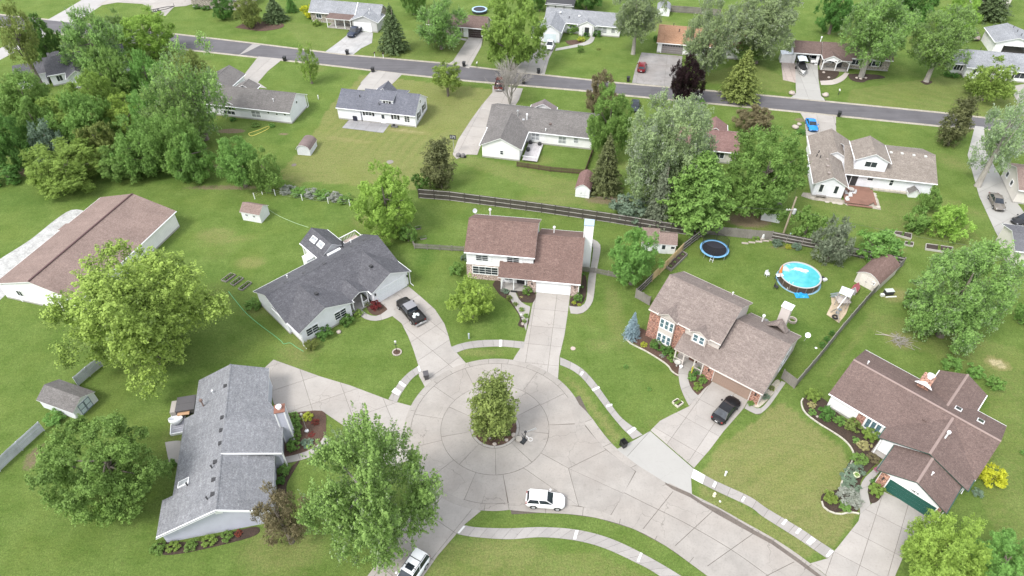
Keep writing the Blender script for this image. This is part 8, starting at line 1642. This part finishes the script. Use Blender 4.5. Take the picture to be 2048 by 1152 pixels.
v = Vector(B0).lerp(Vector(B1), .93); m = MB(); n = 14
for k in range(n): a0, a1 = 2 * math.pi * k / n, 2 * math.pi * (k + 1) / n; m.tube([(v.x + .2 + .34 * math.cos(a0), v.y + .34 * math.sin(a0), .5), (v.x + .2 + .34 * math.cos(a1), v.y + .34 * math.sin(a1), .5)], .13, 7, cap=False)
m.build('tyre_swing', TYRE, b); MB().bar((v.x + .2, v.y + .3, .5), v, .02).bar((v.x + .2, v.y - .3, .5), v, .02).build('chain', DARKM, b)
S0, S1 = L_(1679, 589, 1.15), L_(1662, 592, .15); d = (Vector(S1) - Vector(S0)); MB().bar(S0, S1, .5, .05).bar((S0[0], S0[1] + .27, S0[2] + .1), (S1[0], S1[1] + .27, S1[2] + .1), .05, .2).bar((S0[0], S0[1] - .27, S0[2] + .1), (S1[0], S1[1] - .27, S1[2] + .1), .05, .2).build('slide', plain('slide_grey', (.25, .29, .31), .45), b)
h = shed('small red-roofed toy playhouse beside the swing set', (1700, 587), (1709, 591), 1.1, .75, 'gable', plain('toy_wall', (.35, .33, .36), .6), plain('toy_red', (.42, .10, .13), .5), name='playhouse', cat='playhouse')
b = rbox('storage_bench', 'low dark bench with white crate outside the diagonal fence', 'bench', 1776, 588, 1.2, .7, 0, .7, 5, DARKM, [('lid', (-.62, .62, -.36, .36, .7, .76), plain('pale_lid', (.5, .55, .52), .5)), ('crate', (-1.3, -.8, -.5, -.1, 0, .35), WT), ('plank', (-.7, .9, -.75, -.6, 0, .12), WT)])
b = thing('brush_pile', 'heap of cut branches on the right-hand lawn', 'brush pile', G(1800, 684)); rng = random.Random(9); m = MB()
for k in range(60): a = rng.uniform(0, 6.28); r = rng.uniform(0, 1.2); l = rng.uniform(.5, 1.6); a2 = rng.uniform(0, 6.28); m.bar((r * math.cos(a), r * math.sin(a), rng.uniform(.03, .35)), (r * math.cos(a) + l * math.cos(a2), r * math.sin(a) + l * math.sin(a2), rng.uniform(.03, .3)), rng.uniform(.02, .05))
m.build('sticks', BARKL, b)['kind'] = 'stuff'
b = thing('fallen_branch', 'long bare pale branches lying left of the brush pile', 'branch', G(1775, 672)); MB().tube([(-1.6, .3, .05), (-.3, .1, .1), (1.2, -.3, .06)], [.03, .05, .04], 5).tube([(-1.2, .9, .05), (-.4, .3, .08), (.2, .1, .06)], [.02, .03, .03], 5).build('stick', ROCK, b)
# ================================================================ HOUSE-SIDE THINGS
x, y = G(1379, 757); b = thing('garden_flag', 'yellow flag with dark print hanging from the tan house porch', 'flag', (x, y), R(-38)); zf = 2.0
MB().bar((0, .9, 2.1), (0, -.25, 2.6), .03).build('pole', WHITE, b); o = MB().add([(0, .35, 2.35), (0, -.25, 2.6), (.12, -.35, 1.3), (.05, .3, 1.1), (-.08, .0, 1.9)], [(0, 4, 3), (0, 1, 4), (1, 2, 4), (4, 2, 3)]).build('cloth', plain('yellow_cloth', (.75, .70, .06), .7), b); MB().box(-.14, -.13, -.15, .12, 1.75, 1.82).box(-.14, -.13, -.05, .02, 1.6, 2.0).box(-.12, -.1, -.2, -.1, 1.5, 1.58).build('print', DARKM, b)
b = thing('bird_bath', 'pale ring-shaped bird bath in the tan house front bed', 'bird bath', G(1353, 732)); MB().lathe([(.16, 0), (.08, .1), (.07, .6), (.35, .68), (.42, .78), (.36, .77), (.1, .7), (0, .7)], 16).build('bowl', concrete('bath_stone', (.5, .5, .46), .4), b)
b = thing('flower_pot', 'round white pot right of the bird bath', 'flower pot', G(1361, 736)); MB().lathe([(.15, 0), (.24, .4), (.2, .4), (0, .35)], 12).build('pot', WHITE, b)
b = thing('flower_pot', 'cream planter with leaves in the middle of the ranch bed', 'flower pot', G(1711, 953)); MB().lathe([(.25, 0), (.38, .4), (.32, .42), (0, .35)], 12).build('pot', plain('cream_pot', (.6, .6, .42), .6), b); (me_, _), hr_ = get_crown('bush', 2); o = link('plant', me_, b, (0, 0, .35)); o.scale = (.3, .3, .2); setmat(o, LM['lime'])
b = thing('garden_ornament', 'dark wrought garden ornament on the ranch porch', 'ornament', G(1765, 900)); MB().lathe([(.1, 0), (.22, .15), (.1, .35), (.16, .5), (0, .65)], 10).lathe([(.12, 0), (.2, .2), (.03, .35)], 10, .4, .2).build('figure', plain('grey_iron', (.25, .25, .24), .6), b)
rbox('storage_box', 'black and yellow storage tote stack beside the centre house chimney', 'storage box', 1172, 524, 1.1, .9, 0, .55, -8, DARKM, [('lid', (-.6, .6, -.5, .5, .55, .95), plain('yellow_lid', (.72, .58, .16), .5)), ('upper_box', (-.5, .5, .5, .95, .3, .9), DARKM)])
rbox('grill', 'small black grill on the side walk by the white chimney', 'grill', 1181, 494, .5, .5, .5, .85, 0, DARKM, [('stand', (-.2, .2, -.2, .2, 0, .5), DARKM)])
o = MB().box(-.5, .5, -.25, .25, .05, .075).build('door_mat', plain('black_mat2', (.02, .02, .02), .9), None, G(1028, 583) + (0,), R(-8)); tag(o, 'black door mat at the centre house porch step', 'door mat')
x, y = G(950, 432, 4.6); b = thing('satellite_dish', 'grey satellite dish behind the left end of the centre house roof', 'satellite dish', (x, y)); o = MB().lathe([(0, 0), (.25, .03), (.36, .1), (.34, .11), (0, .03)], 16).build('dish', plain('dish_grey', (.5, .52, .55), .5), b, (0, 0, 5.6)); o.rotation_euler = (R(60), 0, R(20)); MB().cyl(0, .1, 0, 5.6, .04, 6).build('mast', GALV, b)
# deck of the grey house
DKG = wood('grey_composite', (.33, .33, .36), (.43, .43, .47)); x, y = G(360, 838); dk = thing('garden_deck', 'low grey deck with hot tub on the left side of the grey-roofed house', 'deck', (x, y)); P = [Vector(p) - Vector((x, y)) for p in GP([(345, 806), (341, 869), (366, 864), (376, 800)], .3)]
for i in range(16):
    t0_, t1_ = i / 16 + .004, (i + 1) / 16 - .004; A0, A1, B0_, B1_ = P[0].lerp(P[1], t0_), P[0].lerp(P[1], t1_), P[3].lerp(P[2], t0_), P[3].lerp(P[2], t1_); MB().prism([tuple(A0), tuple(A1), tuple(B1_), tuple(B0_)], .22, .3).build('deck_board', DKG, dk)
for a_, c_ in ((P[0], P[1]), (P[1], P[2])): MB().bar((a_.x, a_.y, .2), (c_.x, c_.y, .2), .1, .36).build('deck_edge', WHITE, dk)
b = thing('hot_tub', 'covered dark grey hot tub on the left deck', 'hot tub', G(377, 818), R(12)); MB().box(-1.05, 1.05, -1.05, 1.05, .3, 1.05).build('cabinet', plain('tub_brown', (.09, .085, .085), .7), b); MB().box(-1.1, 1.1, -1.12, -.01, 1.06, 1.17).build('cover', plain('tub_cover', (.095, .09, .095), .6), b); MB().box(-1.1, 1.1, .01, 1.12, 1.06, 1.17).build('cover', plain('tub_cover', (.095, .09, .095), .6), b); MB().box(-1.75, -1.12, -1.0, .8, .3, 1.0).build('side_cabinet', plain('cab_taupe', (.36, .33, .30), .6), b)
b = thing('bench', 'small wooden bench below the hot tub', 'bench', G(371, 834), R(10)); MB().box(-.7, .7, -.3, .3, .75, .82).build('seat', wood('orange_wood', (.42, .25, .14), (.52, .33, .2)), b); [MB().box(a_ - .05, a_ + .05, -.25, .25, .3, .75).build('leg', DARKM, b) for a_ in (-.6, .6)]
b = thing('egg_chair', 'white round bowl chair on the left deck', 'chair', G(354, 852), R(0)); o = MB().lathe([(.02, .0), (.45, .1), (.75, .45), (.8, .8), (.76, .8), (.7, .48), (.4, .18), (0, .1)], 24).build('shell', plain('white_shell', (.78, .79, .80), .4), b, (0, 0, .35), smooth=True); o.rotation_euler = (R(-30), 0, 0)
# L-shaped house patio things
for l, x, y, hh in (('black covered grill on the little railed deck', 1056, 305, 1.1), ('tall dark pot in the inner corner of the L-shaped house', 1061, 290, .9), ('second dark pot at the corner of the little deck', 1079, 293, .9)):
    b = thing('covered_grill' if 'grill' in l else 'flower_pot', l, 'grill' if 'grill' in l else 'flower pot', G(x, y)); MB().lathe([(.25, 0), (.38, hh * .6), (.36, hh * .9), (.1, hh), (0, hh)], 12).build('cover' if 'grill' in l else 'pot', DARKM, b)
b = thing('sign_board', 'black board with white figures on a pole at the end of the long driveway', 'sign', G(908, 306), R(-12)); MB().cyl(0, 0, 0, 3.4, .06, 8).build('pole', GALV, b); MB().box(-.62, .62, -.06, 0, 2.9, 3.8).build('board', DARKM, b); text_mesh('171', .75, WHITE, b, (0, -.075, 3.36), (R(90), 0, 0), 'lettering', .006)
for i, (x, y) in enumerate(((917, 313), (926, 314))): b = thing('covered_equipment', ('left', 'right')[i] + ' grey covered mower at the foot of the sign pole', 'mower', G(x, y)); MB().lathe([(.4, 0), (.5, .3), (.4, .6), (.1, .8), (0, .8)], 9).build('cover', plain('grey_tarp', (.16, .15, .15), .8, 0, .4), b); MB().tube([(.4, -.3, .25), (.4, -.4, .25)], .25, 10).build('tyre', TYRE, b)
rbox('air_conditioner', 'black air-conditioner box against the white cottage wall', 'air conditioner', 712, 240, .85, .8, 0, 1.0, -12, plain('navy_box', (.02, .022, .04), .5), [('grille', (-.38, .38, -.36, .36, 1.0, 1.03), DARKM)]); rbox('flower_planter', 'dark planter with stones by the cottage door', 'planter', 789, 254, 1.3, .5, 0, .3, -12, plain('planter_dark', (.12, .12, .12), .7, 0, .5), [('pot', (-.3, .1, -.2, .2, .3, .6), DARKM)])
b = thing('patio_table', 'round glass patio table with white chairs on the red-brown deck', 'table', G(1698, 388), 0); MB().lathe([(0, .72), (.55, .72), (.55, .75), (0, .76)], 16).build('table_top', plain('table_grey', (.4, .38, .36), .3), b, (0, 0, .36)); MB().cyl(0, 0, .36, 1.08, .04, 6).build('leg', WHITE, b)
for k, l in enumerate(('left', 'front', 'right')): chair(l + ' chair at the patio table on the red-brown deck', 1698 + (-7, 1, 8)[k], 388 + (2, 7, 1)[k], (90, 0, -90)[k])
rbox('garden_bench', 'dark bench against the left gable of the split-level house', 'bench', 1641, 395, 1.6, .5, .35, .42, -12, WD_GREY, [('backrest', (-.8, .8, .2, .25, .42, .85), WD_GREY), ('leg', (-.75, -.65, -.2, .2, 0, .35), WD_GREY), ('leg', (.65, .75, -.2, .2, 0, .35), WD_GREY)])
rbox('garden_statue', 'white statue on rocks at the back of the pool yard', 'statue', 1524, 481, .5, .4, 0, .5, 20, ROCK, [('figure', (-.15, .15, -.12, .12, .5, 1.0), WT), ('head', (-.1, .1, -.1, .1, 1.0, 1.2), WT)])
b = thing('log_edging', 'pale stone slabs along the back fence of the pool yard', 'stone', G(1515, 487)); [MB().box(-.5, .5, -.15, .15, 0, .12).build('stone', ROCK, b, (i * 1.15 - 2, .2 * i, 0), R(-8)) for i in range(5)]
b = thing('flag_pole', 'thin white pole with bird feeder in the bed by the tall chimney', 'pole', G(614, 862)); MB().cyl(0, 0, 0, 3.2, .03, 6).build('pole', WD_RAIL, b); MB().box(-.12, .12, -.12, .12, 3.2, 3.4).build('feeder', WD_RAIL, b); rock('white rock at the foot of the thin pole', 614, 863, 4.5, WT)
# utility pole and lines
bx, by = G(1566, 469.5); best = min((math.hypot(G(1593, 394, z)[0] - bx, G(1593, 394, z)[1] - by), z) for z in np.arange(6, 12, .1))[1]; tx, ty = G(1593, 394, best)
b = thing('utility_pole', 'leaning wooden utility pole with transformer at the pool yard fence', 'utility pole', (bx, by)); PT = Vector((tx - bx, ty - by, best)); MB().tube([(0, 0, -.3), tuple(PT)], [.17, .12], 10).build('pole', wood('pole_wood', (.30, .24, .17), (.42, .36, .28), (6, 6, 1)), b)
q = PT * .68; MB().box(q.x - 1.0, q.x + .5, q.y - .25, q.y - .13, q.z, q.z + .12).build('crossarm', WD_RAIL, b); MB().lathe([(.24, q.z - .5), (.26, q.z - .45), (.26, q.z + .35), (.1, q.z + .42), (0, q.z + .42)], 12, q.x + .25, q.y - .4).build('transformer', plain('transformer_grey', (.42, .43, .44), .5), b)
for k in (-.9, -.5, .35): MB().lathe([(.05, q.z + .12), (.07, q.z + .2), (.04, q.z + .3), (0, q.z + .32)], 8, q.x + k, q.y - .2).build('insulator', WHITE, b)
def wire(label, A, B, sag, r=.014): A, B = Vector(A), Vector(B); o = MB().tube([tuple(A.lerp(B, t) - A - Vector((0, 0, sag * 4 * t * (1 - t)))) for t in np.linspace(0, 1, 13)], r, 4).build('overhead_wire', plain('wire_dark', (.10, .10, .10), .6), None, tuple(A)); tag(o, label, 'wire')
Q = Vector((bx, by, 0)) + q; e = G(1140, 388, 5.5); wire('thin overhead wire running left from the utility pole', Q, (e[0], e[1], 5.5), .5); e = G(2080, 512, 5.5); wire('thin overhead wire running right from the utility pole', Q, (e[0], e[1], 5.5), .6); e = G(1560, 300, 4.5); wire('overhead wire from the pole toward the beige-roofed house', Q, G(1608, 300, 4.2) + (4.2,), .4)
